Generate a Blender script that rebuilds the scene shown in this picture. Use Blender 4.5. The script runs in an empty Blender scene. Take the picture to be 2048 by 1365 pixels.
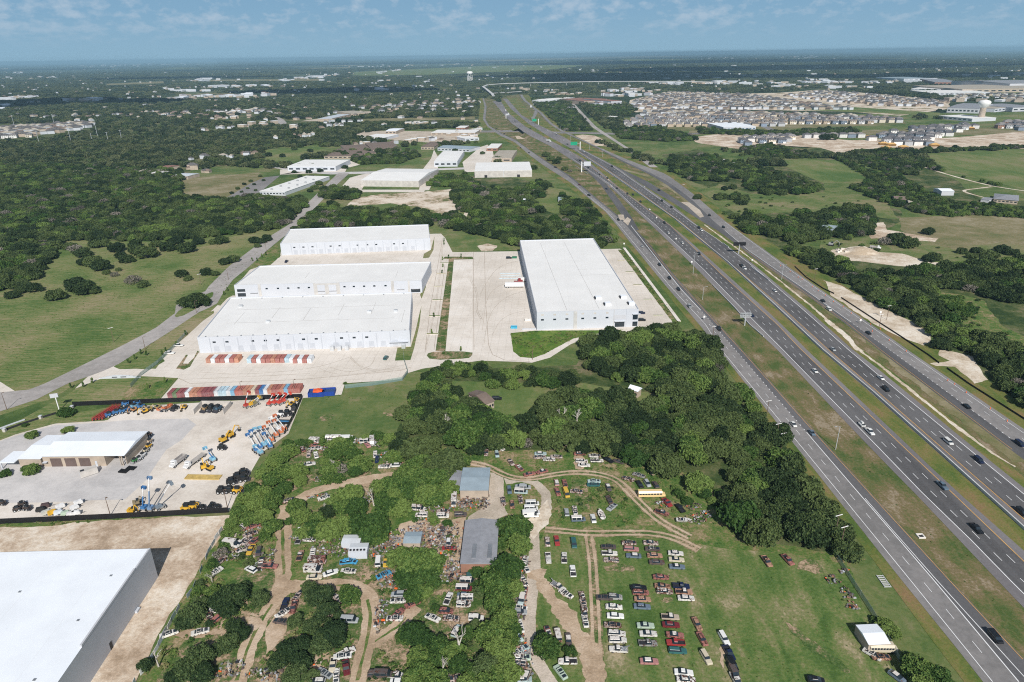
import bpy, bmesh, math, random
import numpy as np
from mathutils import Vector, Matrix
random.seed(7); rng=np.random.default_rng(7)
R=math.radians; S=bpy.context.scene; COL=S.collection
# ------------------------------------------------------------ camera
FPX,HC,SL,CAMZ=1365.0,110.0,-30/2048,158.0
roll=math.atan(SL); pitch=math.atan((682.5-HC)*math.cos(roll)/FPX)
cr,sr,cp,sp=math.cos(roll),math.sin(roll),math.cos(pitch),math.sin(pitch)
def P(x,y,z=0.0):
    """point of the plane at height z seen at photo pixel (x, y)"""
    u,v=x-1024,682.5-y; u2=u*cr-v*sr; v2=u*sr+v*cr
    dx,dy,dz=u2,FPX*cp+v2*sp,-FPX*sp+v2*cp
    t=(z-CAMZ)/dz
    return Vector((dx*t,dy*t,z))
def proj(X,Y,Z=0.0):
    X=np.asarray(X,float);Y=np.asarray(Y,float);Zc=np.asarray(Z,float)-CAMZ
    f=Y*cp-Zc*sp; v2=Y*sp+Zc*cp; u2=X
    u2,v2=u2/f*FPX,v2/f*FPX
    u=u2*cr+v2*sr; v=-u2*sr+v2*cr
    return u+1024,682.5-v
cam=bpy.data.cameras.new('camera'); co=bpy.data.objects.new('camera',cam); COL.objects.link(co)
cam.sensor_width=36; cam.lens=FPX/2048*36; cam.clip_start=1; cam.clip_end=250000
Xc=Vector((cr,sr*sp,sr*cp)); Yc=Vector((-sr,cr*sp,cr*cp)); Zc=Xc.cross(Yc)
M=Matrix((Xc,Yc,Zc)).transposed().to_4x4(); M.translation=(0,0,CAMZ); co.matrix_world=M
S.camera=co
# ------------------------------------------------------------ light
SUN_EL,SUN_AZ=38.5,171.0       # azimuth clockwise from +Y
W=bpy.data.worlds.new("World"); S.world=W; W.use_nodes=True
nt=W.node_tree; nt.nodes.clear(); N=nt.nodes.new; L=nt.links.new
out=N('ShaderNodeOutputWorld'); bg=N('ShaderNodeBackground'); L(bg.outputs[0],out.inputs[0]); bg.inputs[1].default_value=0.06
sky=N('ShaderNodeTexSky'); sky.sky_type='NISHITA'; sky.sun_disc=False; sky.sun_elevation=R(SUN_EL); sky.sun_rotation=R(SUN_AZ)
sky.altitude=200; sky.air_density=1.0; sky.dust_density=0.6; sky.ozone_density=1.6
tc=N('ShaderNodeTexCoord'); sx=N('ShaderNodeSeparateXYZ'); L(tc.outputs['Generated'],sx.inputs[0])
def mth(op,a,b=None,c=None,tree=None):
    n=(tree or nt).nodes.new('ShaderNodeMath'); n.operation=op
    for i,q in enumerate((a,b,c)):
        if q is None: continue
        if isinstance(q,(int,float)): n.inputs[i].default_value=q
        else: (tree or nt).links.new(q,n.inputs[i])
    return n.outputs[0]
cx=mth('MULTIPLY',mth('ARCTAN2',sx.outputs[0],sx.outputs[1]),36.0); zz=mth('ADD',mth('MAXIMUM',sx.outputs[2],0.0),.02); cy=mth('MULTIPLY',mth('LOGARITHM',zz,2.718),4.6)
cv=N('ShaderNodeCombineXYZ'); L(cx,cv.inputs[0]); L(cy,cv.inputs[1])
def wnoise(scale,detail,rough,off=0):
    mp=N('ShaderNodeMapping'); mp.inputs['Scale'].default_value=(scale,scale*1.0,1); mp.inputs['Location'].default_value=(off,off*.7,off*.3)
    L(cv.outputs[0],mp.inputs[0]); n=N('ShaderNodeTexNoise'); n.inputs['Scale'].default_value=1; n.inputs['Detail'].default_value=detail; n.inputs['Roughness'].default_value=rough
    L(mp.outputs[0],n.inputs[0]); return n.outputs[0]
na=wnoise(1.25,8,.6,3.1); nb=wnoise(.3,3,.5,9.4)
cl=mth('ADD',mth('MULTIPLY',na,.72),mth('MULTIPLY',nb,.42))
rp=N('ShaderNodeValToRGB'); rp.color_ramp.elements[0].position=.55; rp.color_ramp.elements[1].position=.72
rp.color_ramp.elements[0].color=(0,0,0,1); rp.color_ramp.elements[1].color=(1,1,1,1); L(cl,rp.inputs[0])
el=mth('MULTIPLY',mth('SUBTRACT',sx.outputs[2],.012),30.0); el=mth('MINIMUM',mth('MAXIMUM',el,0.0),1.0)
cf=mth('MULTIPLY',mth('MULTIPLY',rp.outputs[0],el),.52)
hr=N('ShaderNodeValToRGB'); L(mth('MULTIPLY',sx.outputs[2],9.0),hr.inputs[0]); hr.color_ramp.elements[0].color=(4.4,7.6,10.2,1); hr.color_ramp.elements[1].color=(2.9,5.9,9.4,1); hr.color_ramp.elements[1].position=.9
hf=mth('MINIMUM',mth('MAXIMUM',mth('SUBTRACT',1.05,mth('MULTIPLY',sx.outputs[2],2.2)),0.0),.93)
m0=N('ShaderNodeMix'); m0.data_type='RGBA'; L(hf,m0.inputs[0]); L(sky.outputs[0],m0.inputs[6]); L(hr.outputs[0],m0.inputs[7])
mx=N('ShaderNodeMix'); mx.data_type='RGBA'; L(cf,mx.inputs[0]); L(m0.outputs[2],mx.inputs[6]); mx.inputs[7].default_value=(8.8,10.2,11.8,1)
L(mx.outputs[2],bg.inputs[0])
sun=bpy.data.lights.new('sun','SUN'); sun.energy=4.85; sun.angle=R(.5); sun.color=(1,.955,.89)
so=bpy.data.objects.new('sun',sun); COL.objects.link(so)
ld=Vector((-math.sin(R(SUN_AZ))*math.cos(R(SUN_EL)),-math.cos(R(SUN_AZ))*math.cos(R(SUN_EL)),-math.sin(R(SUN_EL))))
so.rotation_euler=ld.to_track_quat('-Z','Y').to_euler(); so.location=(0,-100,300)
S.view_settings.view_transform='Standard'; S.view_settings.look='None'; S.view_settings.exposure=0; S.view_settings.gamma=1
S.render.engine='CYCLES'; S.cycles.max_bounces=4; S.cycles.diffuse_bounces=2; S.cycles.glossy_bounces=2
S.cycles.volume_bounces=0; S.cycles.transparent_max_bounces=4
HAZE=5.5e-5
S.cycles.filter_width=1.1; S.cycles.use_denoising=False
# ------------------------------------------------------------ materials
def newmat(name):
    m=bpy.data.materials.new(name); m.use_nodes=True
    return m,m.node_tree,m.node_tree.nodes['Principled BSDF']
def noise(t,vec,scale,detail=4,rough=.55,dist=0):
    n=t.nodes.new('ShaderNodeTexNoise'); n.inputs['Scale'].default_value=scale; n.inputs['Detail'].default_value=detail
    n.inputs['Roughness'].default_value=rough; n.inputs['Distortion'].default_value=dist
    if vec is not None: t.links.new(vec,n.inputs['Vector'])
    return n.outputs[0]
def mapped(t,scale=(1,1,1),rot=0):
    g=t.nodes.new('ShaderNodeNewGeometry'); mp=t.nodes.new('ShaderNodeMapping'); mp.inputs['Scale'].default_value=scale; mp.inputs['Rotation'].default_value=(0,0,rot)
    t.links.new(g.outputs['Position'],mp.inputs[0]); return mp.outputs[0]
def ramp(t,fac,cols,lo,hi):
    r=t.nodes.new('ShaderNodeValToRGB'); e=r.color_ramp.elements
    while len(e)<len(cols): e.new(.5)
    for i,c in enumerate(cols):
        e[i].position=lo+(hi-lo)*i/max(1,len(cols)-1); e[i].color=(*c,1)
    t.links.new(fac,r.inputs[0]); return r.outputs[0]
def mixc(t,fac,a,b,mode='MIX'):
    n=t.nodes.new('ShaderNodeMix'); n.data_type='RGBA'; n.blend_type=mode
    for i,q in ((0,fac),(6,a),(7,b)):
        if isinstance(q,(int,float)): n.inputs[i].default_value=q
        elif isinstance(q,tuple): n.inputs[i].default_value=(*q,1)
        else: t.links.new(q,n.inputs[i])
    return n.outputs[2]
def gmat(name,cols,big=60,mid=9,small=1.2,w=(.45,.35,.2),lo=.36,hi=.64,speck=.35,aniso=None,rot=0,bump=.3,rough=.95):
    m,t,b=newmat(name); v=mapped(t)
    f=mth('MULTIPLY',noise(t,v,1/big,3,.5),w[0],tree=t)
    v2=mapped(t,(1,aniso,1),rot) if aniso else v
    f=mth('MULTIPLY_ADD',noise(t,v2,1/mid,5,.6,.4),w[1],f,tree=t)
    ns=noise(t,v,1/small,4,.6); f=mth('MULTIPLY_ADD',ns,w[2],f,tree=t)
    c=ramp(t,f,cols,.5-(.5-lo)*.66,.5+(hi-.5)*.66)
    n2=noise(t,v,1/.45,3,.7); k=mth('MULTIPLY_ADD',n2,speck*2,1-speck,tree=t)
    n3=t.nodes.new('ShaderNodeCombineColor')
    for i in range(3): t.links.new(k,n3.inputs[i])
    c=mixc(t,1.0,c,n3.outputs[0],'MULTIPLY'); t.links.new(c,b.inputs['Base Color'])
    b.inputs['Roughness'].default_value=rough; b.inputs['Specular IOR Level'].default_value=.15
    if bump:
        bp=t.nodes.new('ShaderNodeBump'); bp.inputs['Strength'].default_value=bump; bp.inputs['Distance'].default_value=.5
        t.links.new(ns,bp.inputs['Height']); t.links.new(bp.outputs[0],b.inputs['Normal'])
    return m
def pmat(name,col,rough=.6,metal=0,var=.12,size=4,spec=.3):
    m,t,b=newmat(name); v=mapped(t); n=noise(t,v,1/size,4,.6)
    c=ramp(t,n,[tuple(x*(1-var) for x in col),tuple(min(1,x*(1+var)) for x in col)],.35,.65); t.links.new(c,b.inputs['Base Color'])
    b.inputs['Roughness'].default_value=rough; b.inputs['Metallic'].default_value=metal; b.inputs['Specular IOR Level'].default_value=spec
    return m
MT={}; TRK=[]
G=lambda n,*a,**k: MT.__setitem__(n,gmat(n,*a,**k))
Q=lambda n,*a,**k: MT.__setitem__(n,pmat(n,*a,**k))
G('grass_base',[(.055,.10,.026),(.09,.14,.04),(.14,.17,.06),(.2,.19,.095)],big=70,mid=14,small=2)
G('forest_floor',[(.028,.055,.016),(.055,.085,.026),(.11,.125,.05),(.2,.17,.1)],big=30,mid=8,small=1.6,speck=.5)
G('far_woods',[(.018,.034,.016),(.025,.045,.018),(.035,.055,.024),(.06,.08,.04),(.15,.17,.085)],big=1100,mid=260,small=60,w=(.4,.35,.25),speck=.2,bump=0)
G('meadow',[(.07,.13,.032),(.115,.165,.048),(.175,.2,.075),(.235,.22,.105),(.3,.25,.15)],big=48,mid=9,small=1.6,aniso=7,rot=R(35),w=(.4,.38,.22),lo=.36,hi=.66)
G('scrap_grass',[(.06,.115,.026),(.09,.15,.038),(.14,.18,.057),(.21,.205,.095),(.36,.3,.19)],big=26,mid=6,small=1.1,aniso=.35,rot=R(-18),w=(.36,.38,.26),lo=.36,hi=.68)
G('wild_grass',[(.04,.095,.02),(.08,.145,.032),(.13,.17,.05),(.22,.19,.09),(.36,.27,.17)],big=16,mid=4.5,small=1,w=(.3,.4,.3),lo=.34,hi=.66,speck=.5)
G('bare_yard',[(.05,.10,.024),(.08,.13,.035),(.13,.155,.06),(.27,.2,.125),(.42,.31,.21)],big=13,mid=4,small=.9,w=(.35,.38,.27),lo=.38,hi=.62,speck=.5)
G('verge',[(.07,.11,.03),(.11,.13,.045),(.155,.14,.06),(.2,.155,.085),(.3,.245,.17)],big=22,mid=5,small=1.1,aniso=.3,w=(.42,.34,.24),lo=.37,hi=.64)
G('median',[(.08,.13,.03),(.13,.155,.04),(.19,.17,.06),(.24,.16,.08)],big=30,mid=5,small=1.2,aniso=.25,lo=.38,hi=.66)
G('tall_weeds',[(.06,.13,.02),(.11,.18,.03),(.16,.2,.05)],big=9,mid=3,small=1,speck=.55)
G('pasture',[(.075,.135,.036),(.115,.165,.05),(.165,.19,.07),(.23,.21,.11)],big=110,mid=22,small=3.5,aniso=.4,rot=R(20),speck=.4)
G('dry_field',[(.12,.145,.055),(.18,.17,.08),(.23,.2,.11),(.3,.26,.17)],big=70,mid=16,small=3)
G('scrub_field',[(.08,.135,.038),(.14,.175,.06),(.24,.21,.115)],big=60,mid=12,small=2.4)
G('chalk',[(.45,.36,.26),(.62,.53,.42),(.75,.68,.58)],big=30,mid=6,small=1.4,lo=.38,hi=.62)
G('chalk_dirt',[(.36,.27,.19),(.5,.39,.29),(.63,.53,.42),(.74,.66,.56)],big=26,mid=6,small=1.3,lo=.36,hi=.64)
G('scrub_dirt',[(.13,.15,.06),(.38,.3,.2),(.62,.53,.43),(.7,.62,.52)],big=40,mid=12,small=3,lo=.36,hi=.58)
G('track_dirt',[(.35,.255,.17),(.46,.345,.24),(.56,.44,.33)],big=18,mid=4,small=.8)
G('track_pale',[(.4,.34,.27),(.5,.43,.35),(.58,.5,.42)],big=18,mid=4,small=.8)
G('concrete_lot',[(.62,.56,.49),(.70,.64,.57),(.76,.70,.635)],big=55,mid=12,small=2,speck=.05,bump=0,lo=.36,hi=.64,rough=.8)
G('concrete_new',[(.68,.62,.55),(.75,.69,.62),(.8,.75,.69)],big=40,mid=10,small=2,speck=.05,bump=0,rough=.8)
G('gravel_yard',[(.56,.5,.44),(.68,.62,.55),(.76,.7,.64)],big=30,mid=8,small=1.2,speck=.12,bump=.1)
G('old_asphalt',[(.46,.445,.44),(.55,.53,.52),(.63,.605,.59)],big=30,mid=8,small=1.5,speck=.1,bump=0)
G('road_pale',[(.3,.28,.265),(.37,.345,.33),(.44,.41,.39)],big=60,mid=5,small=1.5,speck=.08,bump=0)
G('road_grey',[(.185,.178,.175),(.235,.224,.22),(.28,.265,.258)],big=60,mid=5,small=1.5,speck=.08,bump=0)
G('asphalt',[(.09,.088,.09),(.12,.117,.12),(.15,.146,.148)],big=60,mid=3.2,small=1,aniso=.03,speck=.12,bump=0,rough=.85)
G('shoulder',[(.165,.155,.16),(.21,.197,.2),(.25,.235,.235)],big=70,mid=5,small=1,aniso=.05,speck=.1,bump=0,rough=.88)
G('lane_mid',[(.1,.099,.103),(.125,.123,.127),(.155,.15,.153)],big=90,mid=8,small=1,aniso=.08,speck=.1,bump=0,rough=.88)
G('concrete_rail',[(.5,.5,.5),(.6,.6,.6)],big=20,mid=4,small=1,speck=.1,bump=0)
Q('paint_white',(.78,.78,.78),.6,var=.05); Q('paint_yellow',(.62,.36,.12),.6,var=.12)
Q('roof_white',(.79,.785,.77),.75,var=.035,size=16); Q('roof_bright',(.81,.85,.9),.7,var=.04,size=12)
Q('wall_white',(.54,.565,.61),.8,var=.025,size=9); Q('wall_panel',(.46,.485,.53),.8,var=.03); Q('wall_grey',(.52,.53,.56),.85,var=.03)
Q('panel_beige',(.5,.49,.475),.8); Q('wall_beige',(.52,.49,.455),.85); Q('wall_tan',(.42,.35,.28),.85); Q('wall_brick',(.3,.16,.11),.85); Q('door_brown',(.13,.095,.085),.6)
Q('roof_metal',(.7,.73,.76),.4,.2,var=.04); Q('roof_bluegrey',(.36,.44,.49),.45,.2,var=.08); Q('roof_greyer',(.33,.335,.36),.5,.2,var=.1,size=2)
Q('roof_brown',(.19,.145,.12),.9); Q('roof_shingle',(.12,.115,.115),.9,var=.25,size=1.5); Q('roof_tile',(.26,.14,.11),.9); Q('roof_tan',(.4,.36,.3),.85)
Q('steel',(.45,.46,.47),.4,.7); Q('galv',(.62,.64,.66),.45,.4); Q('black',(.012,.012,.014),.6); Q('dark',(.03,.03,.035),.5); Q('tyre',(.02,.02,.02),.9)
Q('wood_pole',(.16,.11,.08),.9); Q('bark',(.17,.14,.115),.95,var=.3,size=.6); Q('dead_wood',(.5,.46,.41),.9,var=.2,size=.5)
Q('seam',(.45,.44,.43),.9); Q('joint',(.42,.36,.3),.9); Q('sign_green',(.01,.3,.16),.5); Q('cone',(.85,.16,.03),.6); Q('lumber',(.62,.38,.14),.8,var=.2,size=1)
Q('bluewin',(.1,.17,.24),.15,spec=.6)
def joints(name,wx,wy,rot,c2=.965,mo=.74):
    t=MT[name].node_tree; b=t.nodes['Principled BSDF']; src=b.inputs['Base Color'].links[0].from_socket
    br=t.nodes.new('ShaderNodeTexBrick'); br.offset=0; br.inputs['Scale'].default_value=1; br.inputs['Brick Width'].default_value=wx; br.inputs['Row Height'].default_value=wy; br.inputs['Mortar Size'].default_value=.07
    br.inputs['Color1'].default_value=(1,1,1,1); br.inputs['Color2'].default_value=(c2,)*3+(1,); br.inputs['Mortar'].default_value=(mo,mo*.985,mo*.97,1)
    t.links.new(mapped(t,(1,1,1),rot),br.inputs['Vector']); t.links.new(mixc(t,1.0,src,br.outputs['Color'],'MULTIPLY'),b.inputs['Base Color'])
joints('concrete_lot',4.6,4.6,R(3)); joints('concrete_new',4.6,4.6,R(3)); joints('roof_white',15,36,R(3),.99,.9); joints('roof_bright',18,60,R(-1),.995,.93); joints('wall_grey',9,60,0,.99,.92)
def glassmat():
    m,t,b=newmat('glass'); b.inputs['Base Color'].default_value=(.02,.03,.04,1); b.inputs['Roughness'].default_value=.08; b.inputs['Specular IOR Level'].default_value=.6; MT['glass']=m
glassmat()
def carpaint():   # colour from the object's own colour, rust amount in its alpha
    m,t,b=newmat('car_paint'); oi=t.nodes.new('ShaderNodeObjectInfo')
    tcx=t.nodes.new('ShaderNodeTexCoord'); ad=t.nodes.new('ShaderNodeVectorMath'); ad.operation='ADD'
    cc=t.nodes.new('ShaderNodeCombineXYZ'); r9=mth('MULTIPLY',oi.outputs['Random'],97.0,tree=t)
    for i in range(3): t.links.new(r9,cc.inputs[i])
    t.links.new(tcx.outputs['Object'],ad.inputs[0]); t.links.new(cc.outputs[0],ad.inputs[1])
    n=noise(t,ad.outputs[0],1.3,5,.65,.6); d=mth('SUBTRACT',mth('ADD',n,mth('MULTIPLY',oi.outputs['Alpha'],.75,tree=t),tree=t),.82,tree=t)
    f=mth('MINIMUM',mth('MAXIMUM',mth('MULTIPLY',d,14.0,tree=t),0.0,tree=t),1.0,tree=t)
    n2=noise(t,ad.outputs[0],4,4,.7); rc=ramp(t,n2,[(.03,.018,.014),(.085,.038,.026),(.2,.105,.075)],.35,.65)
    c=mixc(t,f,oi.outputs['Color'],rc); t.links.new(c,b.inputs['Base Color'])
    t.links.new(mth('MULTIPLY_ADD',f,.5,.35,tree=t),b.inputs['Roughness'])
    t.links.new(mth('MULTIPLY_ADD',f,-.4,.5,tree=t),b.inputs['Specular IOR Level']); MT['car_paint']=m
carpaint()
def objcol(name,rough=.7,var=.18):
    m,t,b=newmat(name); oi=t.nodes.new('ShaderNodeObjectInfo'); n=noise(t,mapped(t),.7,4,.6)
    c=mixc(t,1.0,oi.outputs['Color'],ramp(t,n,[(1-var,)*3,(1+var,)*3],.35,.65),'MULTIPLY'); t.links.new(c,b.inputs['Base Color']); b.inputs['Roughness'].default_value=rough; MT[name]=m
objcol('tinted'); objcol('tinted_roof',.9,.25)
def leafmat(name,a,b_,c_,hue=.0):
    m,t,b=newmat(name); oi=t.nodes.new('ShaderNodeObjectInfo'); g=t.nodes.new('ShaderNodeNewGeometry')
    n=noise(t,g.outputs['Position'],.9,3,.6); big=noise(t,g.outputs['Position'],.03,2,.5)
    fi=noise(t,g.outputs['Position'],3.1,2,.5); f=mth('ADD',mth('MULTIPLY',n,.55,tree=t),mth('MULTIPLY',oi.outputs['Random'],.3,tree=t),tree=t); f=mth('MULTIPLY_ADD',big,.3,f,tree=t); f=mth('MULTIPLY_ADD',fi,.75,f,tree=t)
    c=ramp(t,f,[a,b_,c_],.72,1.22); t.links.new(c,b.inputs['Base Color']); b.inputs['Roughness'].default_value=.75; b.inputs['Specular IOR Level'].default_value=.2; MT[name]=m
leafmat('leaf_oak',(.010,.023,.008),(.031,.056,.017),(.082,.115,.036))
leafmat('leaf_bright',(.020,.052,.011),(.056,.11,.022),(.13,.19,.046))
leafmat('leaf_juniper',(.013,.032,.011),(.036,.066,.021),(.085,.125,.042))
leafmat('leaf_far',(.014,.027,.012),(.044,.064,.025),(.11,.127,.055))
leafmat('leaf_grey',(.07,.065,.055),(.13,.12,.1),(.22,.2,.17))
leafmat('leaf_weed',(.06,.12,.025),(.1,.16,.035),(.2,.19,.08))
# ------------------------------------------------------------ mesh helpers
def mesh(name,V,F,mats,fm=None,smooth=False):
    me=bpy.data.meshes.new(name); me.from_pydata([tuple(v) for v in V],[],F)
    for m in (mats if isinstance(mats,(list,tuple)) else [mats]): me.materials.append(MT[m] if isinstance(m,str) else m)
    if fm is not None: me.polygons.foreach_set('material_index',fm)
    if smooth: me.polygons.foreach_set('use_smooth',[True]*len(me.polygons))
    me.update(); return me
def obj(name,me,parent=None,loc=(0,0,0),rz=0,color=None):
    o=bpy.data.objects.new(name,me); COL.objects.link(o); o.location=loc; o.rotation_euler=(0,0,rz)
    if parent is not None: o.parent=parent
    if color is not None: o.color=color
    return o
def tag(o,label=None,cat=None,group=None,kind=None):
    if label and len(label.split())>16: label=label.replace(' the ',' ')
    if label and len(label.split())>16: label=label.replace(' of ',' ')
    if label: o['label']=label
    if cat: o['category']=cat
    if group: o['group']=group
    if kind: o['kind']=kind
    return o
def thing(name,label,cat,loc=(0,0,0),rz=0,group=None):
    return tag(obj(name,None,None,loc,rz),label,cat,group)
def copy_tree(o,loc,rz=None,color=None,label=None,group=None,scale=None):
    c=o.copy(); COL.objects.link(c); c.location=loc
    if rz is not None: c.rotation_euler=(0,0,rz)
    if scale: c.scale=(scale,)*3 if not isinstance(scale,tuple) else scale
    if label: c['label']=label
    if group: c['group']=group
    if color is not None: c.color=color
    for ch in o.children:
        k=ch.copy(); COL.objects.link(k); k.parent=c
        if color is not None and not ch.get('own'): k.color=color
        for g in ch.children:
            q=g.copy(); COL.objects.link(q); q.parent=k
    return c
class MB:
    def __init__(s): s.V=[];s.F=[];s.m=[]
    def box(s,x0,x1,y0,y1,z0,z1,m=0,rz=0,o=(0,0,0),tx=1,ty=1):
        cx_,cy_=(x0+x1)/2,(y0+y1)/2; n=len(s.V)
        for z,k,l in ((z0,1,1),(z1,tx,ty)):
            for x,y in ((x0,y0),(x1,y0),(x1,y1),(x0,y1)):
                X=cx_+(x-cx_)*k; Y=cy_+(y-cy_)*l
                s.V.append((X*math.cos(rz)-Y*math.sin(rz)+o[0],X*math.sin(rz)+Y*math.cos(rz)+o[1],z+o[2]))
        for f in ((0,3,2,1),(4,5,6,7),(0,1,5,4),(1,2,6,5),(2,3,7,6),(3,0,4,7)): s.F.append(tuple(n+i for i in f)); s.m.append(m)
        return s
    def cyl(s,p,q,r0,r1=None,n=6,m=0):
        r1=r0 if r1 is None else r1; p=Vector(p);q=Vector(q); d=(q-p).normalized(); a=d.orthogonal().normalized(); b=d.cross(a); k=len(s.V)
        for c,r in ((p,r0),(q,r1)):
            for i in range(n):
                t=2*math.pi*i/n; s.V.append(tuple(c+(a*math.cos(t)+b*math.sin(t))*r))
        for i in range(n): j=(i+1)%n; s.F.append((k+i,k+j,k+n+j,k+n+i)); s.m.append(m)
        s.F.append(tuple(k+i for i in range(n))[::-1]); s.m.append(m); s.F.append(tuple(k+n+i for i in range(n))); s.m.append(m)
        return s
    def loft(s,sec,m=0):   # sec: list of (x, z0, z1, halfwidth bottom, halfwidth top)
        k=len(s.V)
        for x,z0,z1,w0,w1 in sec: s.V+= [(x,-w0,z0),(x,w0,z0),(x,w1,z1),(x,-w1,z1)]
        for i in range(len(sec)-1):
            a=k+4*i;b=a+4
            for u,v in ((0,1),(1,2),(2,3),(3,0)): s.F.append((a+u,a+v,b+v,b+u)); s.m.append(m)
        s.F.append((k,k+3,k+2,k+1)); s.m.append(m); e=k+4*(len(sec)-1); s.F.append((e,e+1,e+2,e+3)); s.m.append(m)
        return s
    def prism(s,pts,z0,z1,m=0,mtop=None):
        k=len(s.V);n=len(pts)
        s.V+=[(p[0],p[1],z0) for p in pts]+[(p[0],p[1],z1) for p in pts]
        for i in range(n): j=(i+1)%n; s.F.append((k+i,k+j,k+n+j,k+n+i)); s.m.append(m)
        s.F.append(tuple(k+i for i in range(n))[::-1]); s.m.append(m)
        s.F.append(tuple(k+n+i for i in range(n))); s.m.append(m if mtop is None else mtop)
        return s
    def me(s,name,mats): 
        me=mesh(name,s.V,s.F,mats,s.m); 
        bm=bmesh.new(); bm.from_mesh(me); bmesh.ops.recalc_face_normals(bm,faces=bm.faces); bm.to_mesh(me); bm.free(); return me
    def build(s,name,mats,parent=None,loc=(0,0,0),rz=0,color=None): return obj(name,s.me(name,mats),parent,loc,rz,color)
def jag(pts,step,amp,seed=0,closed=True):
    rr=random.Random(seed); out_=[]; n=len(pts); wv=0.0
    for i in range(n if closed else n-1):
        a=Vector(pts[i][:2]);b=Vector(pts[(i+1)%n][:2]); L_=(b-a).length; k=max(1,int(L_/step)); nn=Vector((-(b-a).y,(b-a).x))/max(L_,1e-6)
        for j in range(k):
            wv=.75*wv+rr.uniform(-amp,amp)*.7; p=a.lerp(b,j/k)+nn*wv; out_.append((p.x,p.y))
    if not closed: out_.append(tuple(pts[-1][:2]))
    return out_
def ease(pts,closed=True,it=2):   # Chaikin corner cutting
    for _ in range(it):
        o=[];n=len(pts)
        if not closed: o.append(pts[0])
        for i in range(n if closed else n-1):
            a,b=pts[i],pts[(i+1)%n]; o.append((a[0]*.75+b[0]*.25,a[1]*.75+b[1]*.25)); o.append((a[0]*.25+b[0]*.75,a[1]*.25+b[1]*.75))
        if not closed: o.append(pts[-1])
        pts=o
    return pts
seedc=[0]
def patch(name,px,mat,z,amp=0,step=3,smooth=0,world=False):
    """flat sheet on the ground, outline given by photo pixels"""
    pts=[tuple(p) for p in px] if world else [tuple(P(x,y,0)[:2]) for x,y in px]
    if smooth: pts=ease(pts,it=smooth)
    seedc[0]+=1
    if amp: pts=jag(pts,step,amp,seedc[0])
    me=mesh(name,[(x,y,z) for x,y in pts],[tuple(range(len(pts)))],mat)
    bm=bmesh.new(); bm.from_mesh(me)
    bmesh.ops.triangulate(bm,faces=bm.faces)
    for f in bm.faces:
        if f.normal.z<0: f.normal_flip()
    bm.to_mesh(me); bm.free()
    return tag(obj(name,me),kind='structure')
def resample(pts,step):
    o=[];
    for a,b in zip(pts[:-1],pts[1:]):
        a=Vector(a);b=Vector(b);k=max(1,int((b-a).length/step))
        for j in range(k): o.append(a.lerp(b,j/k))
    o.append(Vector(pts[-1])); return o
YS=[196,198,200,203,206,209,212,215,218,221,224,227,230,233,236,239,242,245,248,251,254,257,260,263,266,269,272,275,278,281,284,287,290,293,296,300,304,308,312,317,322,328,334,341,348,356,364,373,382,392,403,414,426,438,450,465,480,500,520,545,570,600,630,665,700,740,780,830,880,940,1000,1060,1130,1200,1280,1360,1440,1500]
def xat(Ln,y):
    for a,b in zip(Ln[:-1],Ln[1:]):
        if a[1]<=y<=b[1]: return a[0]+(b[0]-a[0])*(y-a[1])/max(1e-6,b[1]-a[1])
    return Ln[-1][0] if y>Ln[-1][1] else Ln[0][0]
def strip_px(name,left,right,mat,z,n=60,zf=None):
    """road surface between two edge lines given in photo pixels (each at its own height zf(y))"""
    def line(pts):
        W_=[P(x,y,(zf(y) if zf else 0)) for x,y in pts]; return W_
    if zf:
        y0=max(left[0][1],right[0][1]); y1=min(left[-1][1],right[-1][1]); ys_=[y for y in YS if y0<y<y1]; ys_=[y0]+ys_+[y1]
        left=[(xat(left,y),y) for y in ys_]; right=[(xat(right,y),y) for y in ys_]; n=len(ys_)-1
    def samp(W_,n):
        if zf: return W_
        d=[0]
        for a,b in zip(W_[:-1],W_[1:]): d.append(d[-1]+(b-a).length)
        o=[]
        for i in range(n+1):
            t=d[-1]*i/n; k=0
            while k<len(d)-2 and d[k+1]<t: k+=1
            u=(t-d[k])/max(1e-6,d[k+1]-d[k]); o.append(W_[k].lerp(W_[k+1],u))
        return o
    A=samp(line(left),n);B=samp(line(right),n)
    V=[];F=[]
    for i,(a,b) in enumerate(zip(A,B)):
        V+=[(a.x,a.y,a.z+z),(b.x,b.y,b.z+z)]
        if i: F.append((2*i-2,2*i-1,2*i+1,2*i))
    me=mesh(name,V,F,mat); bm=bmesh.new(); bm.from_mesh(me)
    for f in bm.faces:
        if f.normal.z<0: f.normal_flip()
    bm.to_mesh(me); bm.free()
    return tag(obj(name,me),kind='structure')
def ribbon(name,px,w,mat,z,amp=0,step=2.5,smooth=2,world=False,off=0):
    pts=[tuple(p) for p in px] if world else [tuple(P(x,y,0)[:2]) for x,y in px]
    if smooth: pts=ease(pts,False,smooth)
    pts=resample([(x,y,0) for x,y in pts],step); seedc[0]+=1; rr=random.Random(seedc[0]); V=[];F=[]; wa=wb=0.0
    for i,p in enumerate(pts):
        a=pts[max(0,i-1)];b=pts[min(len(pts)-1,i+1)]; d=(b-a); n_=Vector((-d.y,d.x,0)).normalized(); c=p+n_*off
        wa=.7*wa+rr.uniform(-amp,amp)*.7; wb=.7*wb+rr.uniform(-amp,amp)*.7
        V+=[tuple(c+n_*max(.05,w/2+wa)+Vector((0,0,z))),tuple(c-n_*max(.05,w/2+wb)+Vector((0,0,z)))]
        if i: F.append((2*i-1,2*i-2,2*i,2*i+1))
    me=mesh(name,V,F,mat); return tag(obj(name,me),kind='structure')
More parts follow.
